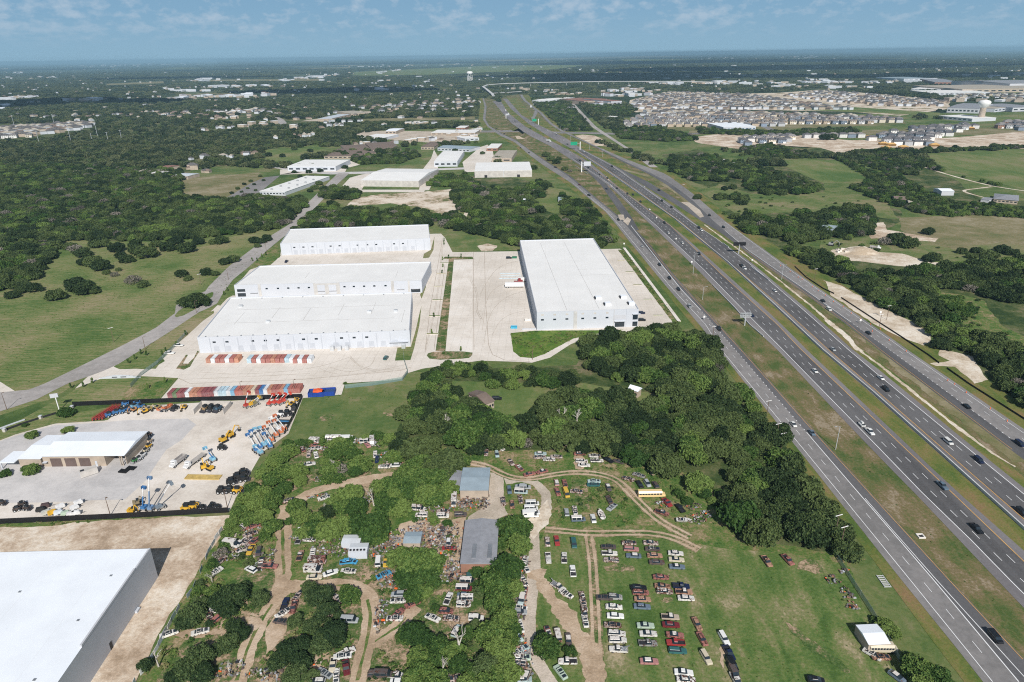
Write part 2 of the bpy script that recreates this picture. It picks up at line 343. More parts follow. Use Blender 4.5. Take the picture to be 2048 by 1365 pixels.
def dashes(name,px,mat,z,on,per,w,smooth=0,phase=0,zf=None):
    pts=resample([tuple(P(x,y,zf(y) if zf else 0)) for x,y in px],1.0); V=[];F=[]
    d=phase
    for a,b in zip(pts[:-1],pts[1:]):
        dd=(b-a); L_=dd.length
        if (d%per)<on:
            n_=Vector((-dd.y,dd.x,0)).normalized()*w/2; k=len(V); b2=a+dd*min(1,1)
            for q in (a+n_,a-n_,b2-n_,b2+n_): V.append((q.x,q.y,q.z+z))
            F.append((k,k+1,k+2,k+3))
        d+=L_
    me=mesh(name,V,F,mat); return tag(obj(name,me),kind='structure')
def inpoly(px,py,poly):
    px=np.asarray(px);py=np.asarray(py); c=np.zeros(px.shape,bool); n=len(poly); j=n-1
    for i in range(n):
        xi,yi=poly[i];xj,yj=poly[j]
        if yi!=yj:
            m=((yi>py)!=(yj>py))&(px<(xj-xi)*(py-yi)/(yj-yi)+xi); c^=m
        j=i
    return c
ORD=['first','second','third','fourth','fifth','sixth','seventh','eighth','ninth','tenth','eleventh','twelfth','thirteenth','fourteenth','fifteenth','sixteenth','seventeenth','eighteenth','nineteenth','twentieth']
def ordn(i):
    if i<20: return ORD[i]
    t=['twenty','thirty','forty','fifty','sixty','seventy','eighty','ninety'][(i+1)//10-2]; u=(i+1)%10
    return (t+'-'+ORD[u-1]) if u else {'twenty':'twentieth','thirty':'thirtieth','forty':'fortieth','fifty':'fiftieth','sixty':'sixtieth','seventy':'seventieth','eighty':'eightieth','ninety':'ninetieth'}[t]
# ------------------------------------------------------------ ground
g=mesh('ground',[(-90000,-3000,0),(90000,-3000,0),(90000,90000,0),(-90000,90000,0)],[(0,1,2,3)],'far_woods'); tag(obj('ground',g),kind='structure')
patch('field',[(-230,60),(230,60),(1900,1900),(-1900,1900)],'grass_base',.02,world=True)
Lv=[0]
def pt(name,mat,px,amp=0,step=3,smooth=0,lv=None):
    Lv[0]+=1; return patch(name,px,mat,(lv if lv is not None else .03)+.0006*Lv[0],amp,step,smooth)
FL=[ # forest floors
 [(-60,200),(960,188),(965,235),(830,232),(700,245),(560,285),(540,330),(400,335),(360,360),(362,398),(450,402),(600,396),(560,452),(460,468),(300,482),(220,482),(130,478),(105,505),(80,548),(40,572),(-60,592)],
 [(1175,672),(1240,665),(1340,655),(1420,680),(1440,730),(1475,780),(1560,880),(1640,990),(1715,1110),(1545,1108),(1470,1090),(1440,1040),(1390,960),(1200,905),(940,905),(800,870),(850,745),(1150,730)],
 [(880,420),(960,345),(1100,370),(1240,480),(1190,500),(1040,500),(900,465)],[(600,455),(600,425),(650,400),(860,412),(880,460)],
 [(1560,490),(1650,500),(1760,530),(2100,520),(2100,870),(1960,770),(1900,700),(1840,640),(1780,600),(1700,560),(1600,530)],
 [(1320,310),(1400,298),(1480,330),(1620,335),(1650,365),(1640,395),(1500,395),(1440,385),(1360,350)],
 [(1480,290),(1560,285),(1640,320),(1760,325),(1850,380),(1900,425),(2100,440),(2100,405),(1960,400),(1860,330),(1800,308),(1700,300)],
 [(1440,425),(1520,405),(1620,430),(1650,400),(1730,400),(1800,420),(1810,445),(1740,475),(1640,480),(1560,505),(1500,470)]]
for i,f in enumerate(FL): pt('forest_floor','forest_floor',f,4,12,lv=.035)
# left meadow
pt('field','meadow',[(-60,600),(40,575),(85,550),(108,508),(132,480),(220,484),(300,484),(460,470),(560,455),(612,398),(622,402),(470,580),(380,660),(100,800),(-60,850)],2,6,lv=.045)
pt('field','dry_field',[(362,362),(430,352),(515,346),(535,358),(500,378),(470,392),(420,398),(364,396)],2,6,lv=.045)
pt('field','pasture',[(530,300),(640,292),(660,305),(560,325),(535,322)],3,8,lv=.045)
pt('field','scrub_field',[(716,336),(800,318),(870,305),(870,320),(848,338),(740,340)],2,6,lv=.045)
pt('field','dry_field',[(722,238),(950,234),(950,239),(722,244)],2,20,lv=.045)
pt('field','scrub_field',[(620,455),(630,395),(700,385),(930,380),(940,470),(1045,500),(890,500),(880,470)],2,6,lv=.05)
pt('chalk_lot','scrub_dirt',[(690,415),(706,398),(760,389),(850,384),(916,377),(918,398),(911,424),(886,433),(856,418),(780,407)],1.5,4,lv=.055)
pt('field','scrub_field',[(888,475),(890,460),(960,462),(1040,485),(1040,500),(905,505)],1,4,lv=.056)
pt('dirt','scrub_dirt',[(955,492),(975,487),(995,492),(985,502),(962,503)],.8,2,lv=.06)
# concrete lots round the warehouses
pt('parking_lot','concrete_lot',[(320,800),(357,757),(325,755),(262,752),(205,757),(150,778),(182,748),(229,731),(240,736),(300,740),(330,723),(322,712),(343,690),(385,655),(428,618),(440,606),(452,590),(470,592),(470,575),(500,540),(530,530),(560,515),(565,480),(870,468),(882,468),(890,476),(905,505),(1045,503),(1240,498),(1250,503),(1355,650),(1240,668),(1180,672),(1140,690),(1100,716),(1064,726),(1030,724),(960,722),(845,738),(815,747),(805,760),(690,767),(683,790),(604,797)],0,lv=.07)
pt('parking_lot','concrete_new',[(908,520),(945,519),(944,708),(891,703)],0,lv=.08)
for a in ([(262,753),(264,750),(330,706),(340,716),(345,737),(300,742)],): pass
pt('lawn','meadow',[(227,734),(247,722),(294,699.5),(374,637),(428,622),(428,627),(408,641),(374,672),(349,692),(330,712),(312,738),(239,739)],.2,3,lv=.085)
pt('lawn','meadow',[(-60,905),(-60,880),(0,862),(75,822),(135,790),(182,757),(264,753),(354,756),(318,800),(150,812),(145,828),(200,842),(100,850),(30,872)],.2,3,lv=.06)
pt('weedy_ground','wild_grass',[(262,775),(354,757),(318,800),(240,805)],.8,3,lv=.065)
pt('lawn','meadow',[(346,637),(359,620),(411,590),(428,583),(424,597),(374,630)],.2,3,smooth=1,lv=.13)
pt('lawn','meadow',[(434,611),(440,596),(463,567),(468,570),(469,590),(455,597),(441,612)],.2,3,lv=.085)
pt('lawn','wild_grass',[(503,534),(520,514),(554,488),(561,512),(541,531),(520,533)],.3,3,lv=.085)
for a in ([(869,473),(867,500),(858,516),(846,517),(848,508),(862,500)],[(856,538),(852,575),(843,598),(840,590),(849,570)],[(843,612),(839,650),(828,698),(821,721),(790,722),(795,696),(822,694),(834,650)]):
    pt('lawn','meadow',a,.1,3,lv=.085)
pt('planted_bed','bare_yard',[(352,738),(372,710),(382,711),(394,702),(398,704),(380,734),(368,740)],.1,3,lv=.085)
pt('parking_lot','concrete_new',[(366,728),(380,704),(396,700),(388,716),(376,728)],0,lv=.09)
pt('planted_bed','bare_yard',[(898,517),(908,517),(891,703),(871,703)],0,lv=.09)
pt('planted_bed','bare_yard',[(851,709),(871,703),(945,704),(944,712),(936,718),(862,721)],.1,2,smooth=1,lv=.092)
pt('planted_bed','bare_yard',[(886,518),(890,514),(945,514),(947,519),(908,520)],.1,2,lv=.09)
pt('weedy_ground','tall_weeds',[(1021,667),(1069,662.5),(1248,660),(1182,670),(1146,678),(1089,709),(1066,717),(1040,715),(1026,704)],.3,2,lv=.085)
pt('weedy_ground','wild_grass',[(1236,500),(1250,500),(1362,645),(1352,655)],.3,3,lv=.086)
for y0,x0 in ((500,1.0),): pass
# bank and drive left of the screened equipment yard
pt('equipment_yard_ground','gravel_yard',[(-60,1044),(0,1041),(460,1022),(470,1000),(525,905),(577,868),(606,796),(470,802),(240,815),(210,842),(110,848),(30,870),(-60,905)],0,lv=.075)
pt('asphalt_yard','old_asphalt',[(-60,905),(30,873),(110,851),(190,846),(250,841),(375,838),(392,850),(365,880),(335,900),(292,960),(250,1000),(-60,1010)],.5,5,lv=.082)
pt('weedy_ground','meadow',[(140,828),(240,812),(244,820),(215,841),(130,845)],.2,3,lv=.084)
pt('field','scrub_field',[(600,800),(683,792),(690,768),(805,762),(815,747),(860,742),(870,760),(800,850),(785,880),(570,880)],1,4,lv=.06)
pt('dirt','bare_yard',[(625,838),(645,831),(668,828),(664,838),(640,843)],1.2,1.2,smooth=2,lv=.065); pt('dirt','bare_yard',[(760,827),(780,824),(796,830),(792,838),(772,835)],1.2,1.2,smooth=2,lv=.065)
pt('building_site','chalk_dirt',[(-60,1050),(0,1050),(458,1031),(448,1062),(300,1292),(265,1380),(240,1440),(-60,1440)],1,4,lv=.075)
pt('weedy_bank','wild_grass',[(-60,1048),(0,1044),(340,1030),(330,1036),(200,1042),(80,1056),(-60,1053)],1,3,lv=.08)
# scrapyard
pt('scrapyard_ground','wild_grass',[(570,878),(780,872),(950,900),(1200,905),(1400,950),(1470,1090),(1720,1112),(1690,1130),(1755,1280),(1830,1460),(240,1460),(300,1300),(455,1035),(500,960)],2,6,lv=.055)
pt('scrapyard_ground','bare_yard',[(580,1200),(640,1140),(930,1040),(980,1040),(1050,1150),(1060,1300),(1080,1460),(240,1460),(330,1300),(450,1160),(560,1100)],3,8,lv=.06)
pt('scrap_field','scrap_grass',[(1085,1072),(1110,1058),(1350,1080),(1470,1100),(1690,1128),(1755,1280),(1830,1460),(1110,1460),(1075,1250),(1080,1130)],1,5,lv=.065)
pt('lawn','pasture',[(905,762),(990,765),(1080,768),(1160,765),(1300,785),(1320,815),(1200,790),(1080,792),(1062,832),(985,836),(975,800),(900,790)],1,4,lv=.06)
pt('dirt','bare_yard',[(590,900),(700,890),(760,940),(800,990),(700,1000),(640,960),(580,985)],2,5,lv=.061)
pt('yard_slab','track_pale',[(980,946),(1007,947),(1009,1016),(1016,1029),(985,1044),(950,1130),(925,1140),(930,1060),(938,1035),(975,1011)],.3,2,lv=.075)
pt('dirt','track_dirt',[(870,1040),(935,1035),(925,1130),(900,1150),(870,1110),(780,1085),(800,1050)],1.5,3,lv=.07)
def track(px,w=3.6,mat='track_dirt',ruts=True,lv=.08,amp=.35,smooth=3):
    Lv[0]+=1; z=lv+.0006*Lv[0]; TRK.append(([tuple(P(x,y,0)[:2]) for x,y in px],w))
    if ruts:
        ribbon('dirt_path',px,w,'bare_yard' if mat!='track_pale' else mat,z,amp*1.2,1.5,smooth)
        for o in (-w*.28,w*.28): ribbon('dirt_path',px,w*.26,mat,z+.008,.12,1.5,smooth,off=o)
    else: ribbon('dirt_path',px,w,mat,z,amp,1.5,smooth)
track([(1080,1030),(1067,1050),(1067,1071),(1070,1114),(1067,1158),(1061,1205),(1058,1251),(1062,1292),(1078,1332),(1100,1365),(1125,1410)],4.0,'track_pale',False,amp=.2)
track([(1074,1045),(1090,1030),(1094,1012),(1090,985),(1072,966),(1040,959),(1010,963)],4.2,'track_pale',False,amp=.5)
pt('dirt','chalk',[(1052,1044),(1080,1020),(1094,1000),(1100,1030),(1095,1048),(1078,1062),(1068,1080),(1060,1066)],.6,2,lv=.145)
track([(940,926),(974,932),(998,946),(1030,958),(1066,958),(1111,949),(1153,945),(1198,948),(1232,959),(1254,979),(1284,1011),(1322,1045),(1380,1075)],4.0)
track([(1090,1060),(1131,1063),(1178,1068),(1254,1066),(1308,1067),(1355,1078),(1398,1101)],4.0)
track([(1177,1070),(1184,1114),(1187,1158),(1190,1220),(1192,1276),(1198,1365),(1202,1420)],3.8)
track([(1072,1140),(1084,1162),(1103,1198),(1134,1239),(1165,1276),(1187,1307),(1196,1365),(1200,1420)],5.5,'track_dirt',False,amp=1.2)
pt('dirt','track_dirt',[(1160,1285),(1188,1305),(1196,1340),(1202,1400),(1160,1400),(1168,1340)],1.2,1.5,smooth=1,lv=.15)
track([(575,1010),(569,1040),(567.6,1076),(566.4,1120),(567.6,1162),(550,1198),(526,1235),(504,1274),(487,1320),(472,1365),(455,1410)],5.3,'track_dirt',False,amp=.5)
track([(560,1185),(580,1174),(602,1172),(650,1172),(700,1170),(730,1184),(744,1210),(744,1235),(738,1272),(724,1321),(714,1365),(704,1410)],5.2,'track_dirt',False,amp=.4)
track([(735,1292),(755,1280),(776,1268),(796,1254),(812,1234),(834,1214)],4.2,'track_dirt',False,amp=.4)
track([(498,1232),(515,1240),(528,1232)],3.5)
pt('dirt','track_dirt',[(560,1160),(575,1160),(600,1168),(600,1177),(570,1195),(548,1205)],.4,2,smooth=1,lv=.14)
pt('dirt','track_dirt',[(492,1232),(530,1238),(515,1262),(502,1262)],.4,2,smooth=1,lv=.14)
track([(569,1040),(578,1015),(601,997),(633,982),(665,974),(697,967),(741,959),(790,950)],5,'track_dirt',False,amp=.5)
for px_,w in (([(566,1060),(566,1120),(567,1150)],1.0),([(545,1210),(524,1240),(503,1276),(487,1320),(474,1362)],.9),([(735,1200),(744,1235),(738,1272),(726,1318),(716,1362)],1.0),([(600,1173),(650,1173),(700,1171)],.9),([(750,1284),(776,1268),(796,1254),(812,1236)],.8)): ribbon('grass_strip',px_,w,'wild_grass',.155,.25,1.2,2)
for c in ([(905,415),(1118,1200),(1130,1210),(1120,1240)][1:],): pass
for px_,m in (([(1205,1134),(1230,1130),(1255,1131),(1265,1138),(1240,1143),(1210,1141)],'bare_yard'),([(1318,1197),(1345,1195),(1350,1202),(1322,1204)],'bare_yard'),([(1585,1128),(1610,1118),(1632,1126),(1650,1150),(1620,1148),(1590,1142)],'bare_yard'),
  ([(1120,1190),(1135,1180),(1142,1192),(1130,1200)],'track_dirt'),([(1440,1300),(1448,1290),(1452,1330),(1446,1340)],'track_dirt'),([(1560,1240),(1590,1250),(1640,1300),(1700,1340),(1690,1350),(1620,1300)],'bare_yard'),
  ([(430,1260),(470,1220),(500,1180),(500,1200),(460,1260),(440,1290)],'track_dirt'),([(540,1240),(590,1200),(600,1220),(560,1280),(530,1320),(520,1290)],'track_dirt'),([(620,1300),(660,1290),(650,1340),(620,1360)],'track_dirt'),
  ([(330,1270),(400,1255),(460,1265),(440,1275),(380,1280)],'track_dirt'),([(440,1300),(470,1290),(480,1330),(450,1380),(420,1380)],'bare_yard'),([(1150,905),(1165,905),(1170,940),(1150,940)],'track_dirt'),([(1300,930),(1330,930),(1300,955)],'track_dirt'),([(1135,960),(1170,960),(1190,1000),(1170,1030)],'bare_yard')):
    pt('dirt',m,px_,1.1,1.2,smooth=2,lv=.12)
# right of the highway
pt('field','pasture',[(1547,321),(1670,320),(1732,356),(1690,364),(1647,367),(1612,353)],1,10,lv=.05)
pt('field','pasture',[(1838,311),(2120,296),(2120,400),(2040,378),(1900,340)],1,10,lv=.05)
pt('field','dry_field',[(1800,436),(1900,432),(2150,426),(2150,500),(2000,485),(1900,497),(1850,482),(1800,462)],1.5,8,lv=.055)
pt('field','scrub_field',[(1440,368),(1500,388),(1650,384),(1770,402),(1800,440),(1640,424),(1560,426),(1480,432),(1400,385)],1.5,8,lv=.05)
pt('field','scrub_field',[(1640,480),(1800,470),(2150,480),(2150,540),(1860,540),(1640,510)],1.5,8,lv=.05)
pt('chalk_yard','chalk',[(1664,500),(1700,494),(1729,492),(1754,505),(1805,508),(1855,524),(1910,528),(1910,534),(1852,537),(1802,534),(1716,522),(1675,522)],1.5,5,lv=.065)
pt('dirt','chalk_dirt',[(1730,450),(1765,445),(1775,460),(1830,470),(1880,478),(1870,484),(1780,478),(1740,478)],1.5,5,lv=.065)
pt('field','wild_grass',[(1878,584),(1920,590),(1965,602),(2005,650),(2100,700),(2100,740),(1950,690),(1900,645),(1868,612)],1.5,5,lv=.065)
pt('building_site','chalk_dirt',[(1375,276),(1440,268),(1600,271),(1700,281),(1900,276),(2120,258),(2120,300),(1900,295),(1830,301),(1790,306),(1690,312),(1640,296),(1560,291),(1500,302),(1460,296),(1400,287)],3,15,lv=.05)
pt('field','dry_field',[(1380,262),(1520,258),(1700,262),(1900,258),(2120,248),(2120,262),(1900,272),(1700,277),(1600,268),(1440,266),(1380,272)],3,15,lv=.045)
pt('building_site','dry_field',[(1235,256),(1275,238),(1295,222),(1420,223),(1560,228),(1800,236),(1812,248),(1640,256),(1480,260),(1380,262),(1260,264)],3,20,lv=.042)
pt('building_site','scrub_dirt',[(1255,226),(1262,200),(1340,184),(1480,188),(1560,186),(1640,180),(1780,190),(1900,203),(1900,218),(1800,232),(1700,224),(1560,221),(1400,219)],3,20,lv=.041)
pt('road','road_grey',[(1540,262),(1500,243),(1440,222),(1380,205),(1300,190),(1310,188),(1392,204),(1452,221),(1512,242),(1552,261)],0,lv=.05)
pt('field','pasture',[(1340,238),(1430,236),(1300,228),(1480,226),(1560,230),(1340,232)],0,lv=.04)
pt('field','pasture',[(1440,208),(1700,214),(1880,226),(1880,232),(1640,222),(1440,213)],0,lv=.04)
pt('field','pasture',[(1930,232),(2120,230),(2120,240),(1930,242)],0,lv=.04)
pt('dirt','chalk',[(1644,561),(1683,572),(1720,592),(1771,620),(1810,640),(1868,668),(1860,682),(1846,692),(1800,676),(1750,650),(1700,616),(1660,590)],1,3,lv=.07)
pt('dirt','chalk',[(1880,701),(1900,703),(1945,714),(1960,735),(1975,760),(1950,768),(1930,750),(1910,735),(1870,733),(1860,728),(1900,722),(1880,712)],.8,2.5,lv=.07)
ribbon('path',[(1797,312),(1814,322),(1858,338),(1917,356),(1984,373),(2060,384)],4,'chalk',.09,.3,6)
ribbon('path',[(1984,374),(1950,378),(1920,382),(1961,394),(1996,402)],3.5,'chalk',.093,.3,6)
ribbon('path',[(930,438),(932,425),(950,412),(975,400),(990,393)],4,'chalk',.09,.5,4)
ribbon('path',[(1070,395),(1080,410),(1090,422)],4,'track_pale',.09,.4,4)
pt('lawn','pasture',[(1060,392),(1130,390),(1190,415),(1180,425),(1110,428),(1070,415)],1,5,lv=.06)
pt('lawn','pasture',[(1085,372),(1130,380),(1160,392),(1100,390)],1,5,lv=.06)
# far fields
for i in range(46):
    x=rng.uniform(-50,2050); y=121+rng.uniform(0,1)**1.5*75; w_=rng.uniform(12,75); h_=rng.uniform(.5,1.9)*(y-105)/30
    if y>165 and 900<x+w_ and x<1300: continue
    pt('field',['pasture','dry_field','scrub_field','chalk_dirt'][i%7%4],[(x,y),(x+w_*.5,y-h_*.3),(x+w_,y),(x+w_*1.1,y+h_*.7),(x+w_*.4,y+h_),(x-w_*.1,y+h_*.6)],10,60,lv=.25)
for a,m in (([(210,168),(330,163),(330,167),(215,171)],'dry_field'),([(410,160),(640,158),(640,162),(410,163)],'dry_field'),([(700,145),(1060,128),(1180,132),(1100,140),(860,150),(720,152)],'pasture'),([(1040,136),(1200,135),(1200,140),(1060,141)],'pasture'),
  ([(880,115),(960,113),(960,118),(885,119)],'dry_field'),([(1240,118),(1400,120),(1400,124),(1250,123)],'pasture'),([(1560,140),(1800,135),(1810,140),(1600,145)],'pasture'),([(1420,132),(1480,130),(1480,138),(1430,138)],'dry_field'),([(1950,140),(2060,138),(2060,143),(1960,143)],'pasture'),
  ([(300,150),(420,147),(420,150),(300,153)],'dry_field'),([(960,121),(1300,112),(1400,113),(1200,117),(980,124)],'dry_field'),([(1880,186),(2120,180),(2120,196),(1900,197)],'pasture'),([(540,139),(700,135),(700,138),(560,141)],'dry_field')):
    pt('field',m,a,8,60,lv=.3)
# ------------------------------------------------------------ roads
def zf(y): return 6.2*math.exp(-((y-260)/20.0)**4) if y<330 else 0.0
def ofs(line,dx): return [(x+dx*(.12 if y<300 else (.35 if y<450 else (y-380)/520+.35)),y) for x,y in line]
LFl=[(965,196.6),(969,214),(965.6,239),(975,253.7),(998.6,271),(1031,286),(1057,309.4),(1086.5,331),(1140,365),(1175,395),(1210,423),(1235,453),(1256,480),(1333,574.5),(1399,650),(1437,700),(1648,964.5),(1761,1109),(1806,1165),(1883.5,1260),(1966,1365),(2080,1510)]
LFd=[(968,197.5),(973,214),(970.5,239),(978,252),(1003.5,268.5),(1031,281),(1057,300),(1093,325),(1138,354),(1182,391),(1228,429),(1250,448),(1270,472),(1324.5,532),(1362.5,580),(1400.6,620.6),(1470,700),(1613,866),(1648,907),(1870,1165),(2037,1365),(2160,1510)]
LFr=[(968,197.6),(973.5,214),(971,239),(978.6,252),(1004.5,268),(1031,280),(1057,299),(1094,324),(1140,352),(1184,389.6),(1231,428),(1253,443),(1292,480),(1348,551),(1438,650),(1484,700),(1662,900),(1904,1165),(2048,1319.6),(2225,1510)]
SBl=[(984,201),(998.6,218.6),(1022,246.4),(1057,271),(1101,293),(1138,317),(1163,333),(1215.6,370),(1263,414),(1316,463.5),(1394,539),(1500,650),(1554,700),(1743.7,900),(1839.4,997.7),(1997.6,1165),(2190,1365),(2330,1510)]
SBr=[(1001.5,202.5),(1016,226),(1051,253.7),(1101,281.6),(1145,305),(1180,326),(1238,375.6),(1298,419.5),(1340,450),(1376,480),(1560,646),(1613,700),(1824.8,900),(1898,970.3),(2048,1103),(2345,1365),(2510,1510)]
SBw=[(1145,318),(1221,370),(1268,414),(1310.5,450),(1406.5,539),(1515,650),(1565,700),(1760.3,900),(1843.3,986),(1941,1080.7),(2023,1165),(2225,1365)]
SBy=[(1143,305),(1235,375),(1295,420),(1342,453),(1446,552.5),(1554.4,650),(1602,700),(1812,900),(1875.5,959.6),(2048,1124.6),(2320,1365)]
BAR=[(1149,300),(1204,336.5),(1275,386),(1352,441),(1363,450),(1457,527),(1562,624),(1646,703),(1748,789),(1874,902),(2048,1060),(2390,1365)]
NBl=[(1006,198),(1022,218.6),(1057,248),(1101,275.7),(1147,300),(1203,337),(1273.6,386),(1351,440.6),(1361,450),(1455,527),(1560,624),(1644,703),(1746,790),(1872,903),(2048,1062),(2390,1370),(2540,1510)]
NBo=[(1153,300),(1210,336.5),(1281,386),(1365.5,448),(1500,561),(1560,612.6),(1617,664),(1655,699),(1748,778.4),(1887,900),(2048,1040),(2390,1340)]
NBw=[(1165,301),(1225,333),(1284,374),(1348,419),(1387.4,448),(1433,478),(1500,529),(1608,622),(1696,700),(1748,744),(1938,900),(2048,990),(2400,1280)]
NBr=[(1013,196.6),(1042.5,230),(1072,248),(1130,275.7),(1166,300),(1228,331.6),(1286,372),(1351,416),(1392.6,450),(1426.5,474),(1504,526),(1538,556),(1620,624),(1705,700),(1760,742),(1951.6,900),(2048,977),(2500,1340),(2700,1510)]
RFl=[(1038,189),(1046,201),(1064,215.7),(1078,226),(1098,248),(1120,262.5),(1149,276),(1193,296),(1245.5,324.6),(1298,349),(1333,370),(1377,403.7),(1414,440.6),(1430,458),(1484,497),(1500,511.7),(1560,552),(1588,573),(1690,646.5),(1756,700),(2020.5,900),(2160,1005),(2800,1510)]
RFd=[(1039,189),(1047,201),(1065,215.7),(1079,226),(1099,248),(1121,262.5),(1151,276),(1195,296),(1248,323),(1300,346),(1337,365),(1382,398),(1424,440),(1450,462),(1500,504),(1602.5,574.7),(1725.6,662.6),(1781,702),(2026,882),(2180,995),(2850,1510)]
RFr=[(1044,189),(1052,201),(1070,215.7),(1084,226),(1105,248),(1127,262.5),(1156,276),(1200,296),(1250,318),(1295,335),(1333,349),(1386,388),(1439,433.6),(1456,448),(1491.6,474),(1529,500),(1563,525),(1646.5,583.5),(1800,689),(1814,700),(2048,859.7),(2220,975),(3000,1510)]
RFw=[(1450,445),(1520,497),(1560,527),(1640,583),(1790,688),(1806.6,700),(2048,868),(2200,972)]
# verge sheets under everything
strip_px('verge',ofs(LFr,-3),ofs(RFl,3),'verge',.10,80)
strip_px('verge',[(958,196),(960,214),(957,239),(966,256),(990,272),(1024,288),(1050,312),(1078,333),(1130,368),(1165,398),(1200,428),(1225,455),(1246,482),(1323,576),(1386,652),(1424,702),(1600,930),(1640,985),(1750,1125),(1780,1170),(1850,1262),(1925,1365),(2040,1510)],ofs(LFl,3),'median',.098,80)
strip_px('verge',ofs(RFr,-3),[(1056,189),(1066,201),(1084,215),(1098,226),(1120,248),(1146,264),(1172,276),(1214,294),(1262,314),(1310,334),(1348,347),(1404,388),(1455,432),(1480,448),(1520,474),(1560,496),(1600,522),(1690,572),(1840,668),(1870,690),(2090,840),(2220,930),(3100,1480)],'median',.099,80)
strip_px('median',SBr,NBl,'median',.135,80,zf)
strip_px('verge',NBr,[(1036,196),(1060,225),(1085,240),(1145,270),(1185,295),(1242,327),(1300,364),(1364,408),(1404,446),(1440,466),(1512,520),(1548,552),(1632,620),(1718,695),(1774,736),(1968,892),(2060,965),(2700,1460)],'median',.13,80)
# flat sheets of asphalt
strip_px('road',LFl,LFd,'road_grey',.16,90); strip_px('road',LFd,LFr,'lane_mid',.162,90)
strip_px('road',[(1163,333),(1201.5,370),(1231,412.5),(1249,439),(1262,462)],[(1170,333),(1214,370),(1238,400),(1263,435),(1278,461)],'lane_mid',.166,20)
strip_px('road',SBl,SBr,'shoulder',.17,140,zf); strip_px('road',NBl,NBr,'shoulder',.17,140,zf)
strip_px('road',SBw,SBy,'asphalt',.2,90,zf); strip_px('road',NBo,NBw,'asphalt',.2,90,zf)
strip_px('road',RFl,RFd,'lane_mid',.16,90); strip_px('road',RFd,RFr,'road_grey',.162,90)
strip_px('road',[(1228,333),(1249,345.7),(1291,374),(1342,404),(1400,441),(1430,459)],[(1229,331.6),(1245,340),(1298,365),(1351,398.4),(1403.7,431.8),(1440,455)],'lane_mid',.166,20)
strip_px('road',[(1131,194),(1157,224.5),(1183,253.7),(1200,265.5),(1237,289),(1254,300),(1300,335)],[(1136,194),(1164,224.5),(1192,253.7),(1209,265.5),(1245,289),(1262,300),(1290,317.6),(1316,335)],'road_pale',.15,30)
strip_px('road',[(1062,236),(1064,236),(1070,221.5),(1066,219)],[(1069,251),(1068,240),(1076,224),(1074,219)],'road_grey',.15,12)
strip_px('road',[(905,262),(977,261.5),(1031,260.5),(1101,263.5),(1218,266),(1300,268),(1400,266)],[(905,265),(977,265.5),(1031,264.5),(1101,267),(1218,269.5),(1300,271),(1400,269)],'road_grey',.14,60)
for a in ([(1212,352),(1216,356),(1226,374),(1222,374)],[(1255,435),(1262,440),(1256,452),(1246,443)],[(1236,430),(1247,430),(1250,441),(1238,440)],[(1362,405),(1378,405),(1400,421),(1408,434),(1400,436),(1376,414)]):
    patch('road',a,'track_pale',.185)
# left road and its side streets
strip_px('road',[(-60,790),(30,783),(67,779),(159,734),(249,689.5),(311,657),(346,630),(380,606),(411,585),(413,578),(457,534),(527,481),(579,449),(617,405),(652,370),(676,347)],
 [(-60,842),(0,824),(75,799),(132,769),(182,752),(229,734),(346,660),(398,625),(433,610),(446,587),(466,560),(498,534),(544,493),(600,448),(643.6,402),(667,376),(699,347)],'road_pale',.12,80)
strip_px('road',[(349,634),(352,610),(376,597),(411,583)],[(346,640),(359,620),(411,590),(432,580)],'road_pale',.121,12)
patch('road',[(-60,770),(-60,730),(0,764),(30,783),(67,779),(60,800),(-40,830)],'concrete_lot',.115)
strip_px('road',[(550,331),(600,340),(661,345),(734,343.6),(800,342),(866,337.7),(948,334.8)],[(540,335),(600,345),(661,349.5),(734,348),(800,346),(866,341.5),(948,338.6)],'old_asphalt',.118,30)
patch('parking_lot',[(845,340),(862,318),(868,300),(878,318),(875,342),(871,356),(858,381),(838,382),(840,370),(858,345)],'concrete_lot',.117)
patch('parking_lot',[(685,372),(700,356),(722,350),(738,347),(742,350),(722,382),(700,378)],'concrete_lot',.117)
patch('parking_lot',[(722,385),(848,385),(850,380),(722,380)],'concrete_lot',.119)
patch('parking_lot',[(450,398),(500,368),(530,355),(560,352),(520,385),(470,402)],'road_grey',.119)
patch('parking_lot',[(925,325),(960,295),(975,290),(985,300),(990,325),(1060,326),(1060,340),(930,345)],'concrete_lot',.119)
patch('parking_lot',[(620,333),(700,335),(720,330),(700,322),(690,345),(560,350),(560,340)],'concrete_lot',.1165)
patch('parking_lot',[(635,238),(720,224),(760,222),(720,236),(660,243),(600,243)],'track_pale',.12)
patch('parking_lot',[(700,262),(780,262),(900,264),(960,268),(930,284),(860,286),(760,278),(700,268)],'track_pale',.119)
patch('parking_lot',[(560,250),(545,236),(552,232),(568,240),(574,247),(540,256)],'road_pale',.12)
patch('dirt',[(1165,270),(1190,272),(1230,290),(1226,294),(1190,292),(1150,272)],'chalk_dirt',.145)
patch('dirt',[(1030,272),(1048,272),(1058,278),(1034,279)],'chalk_dirt',.145)
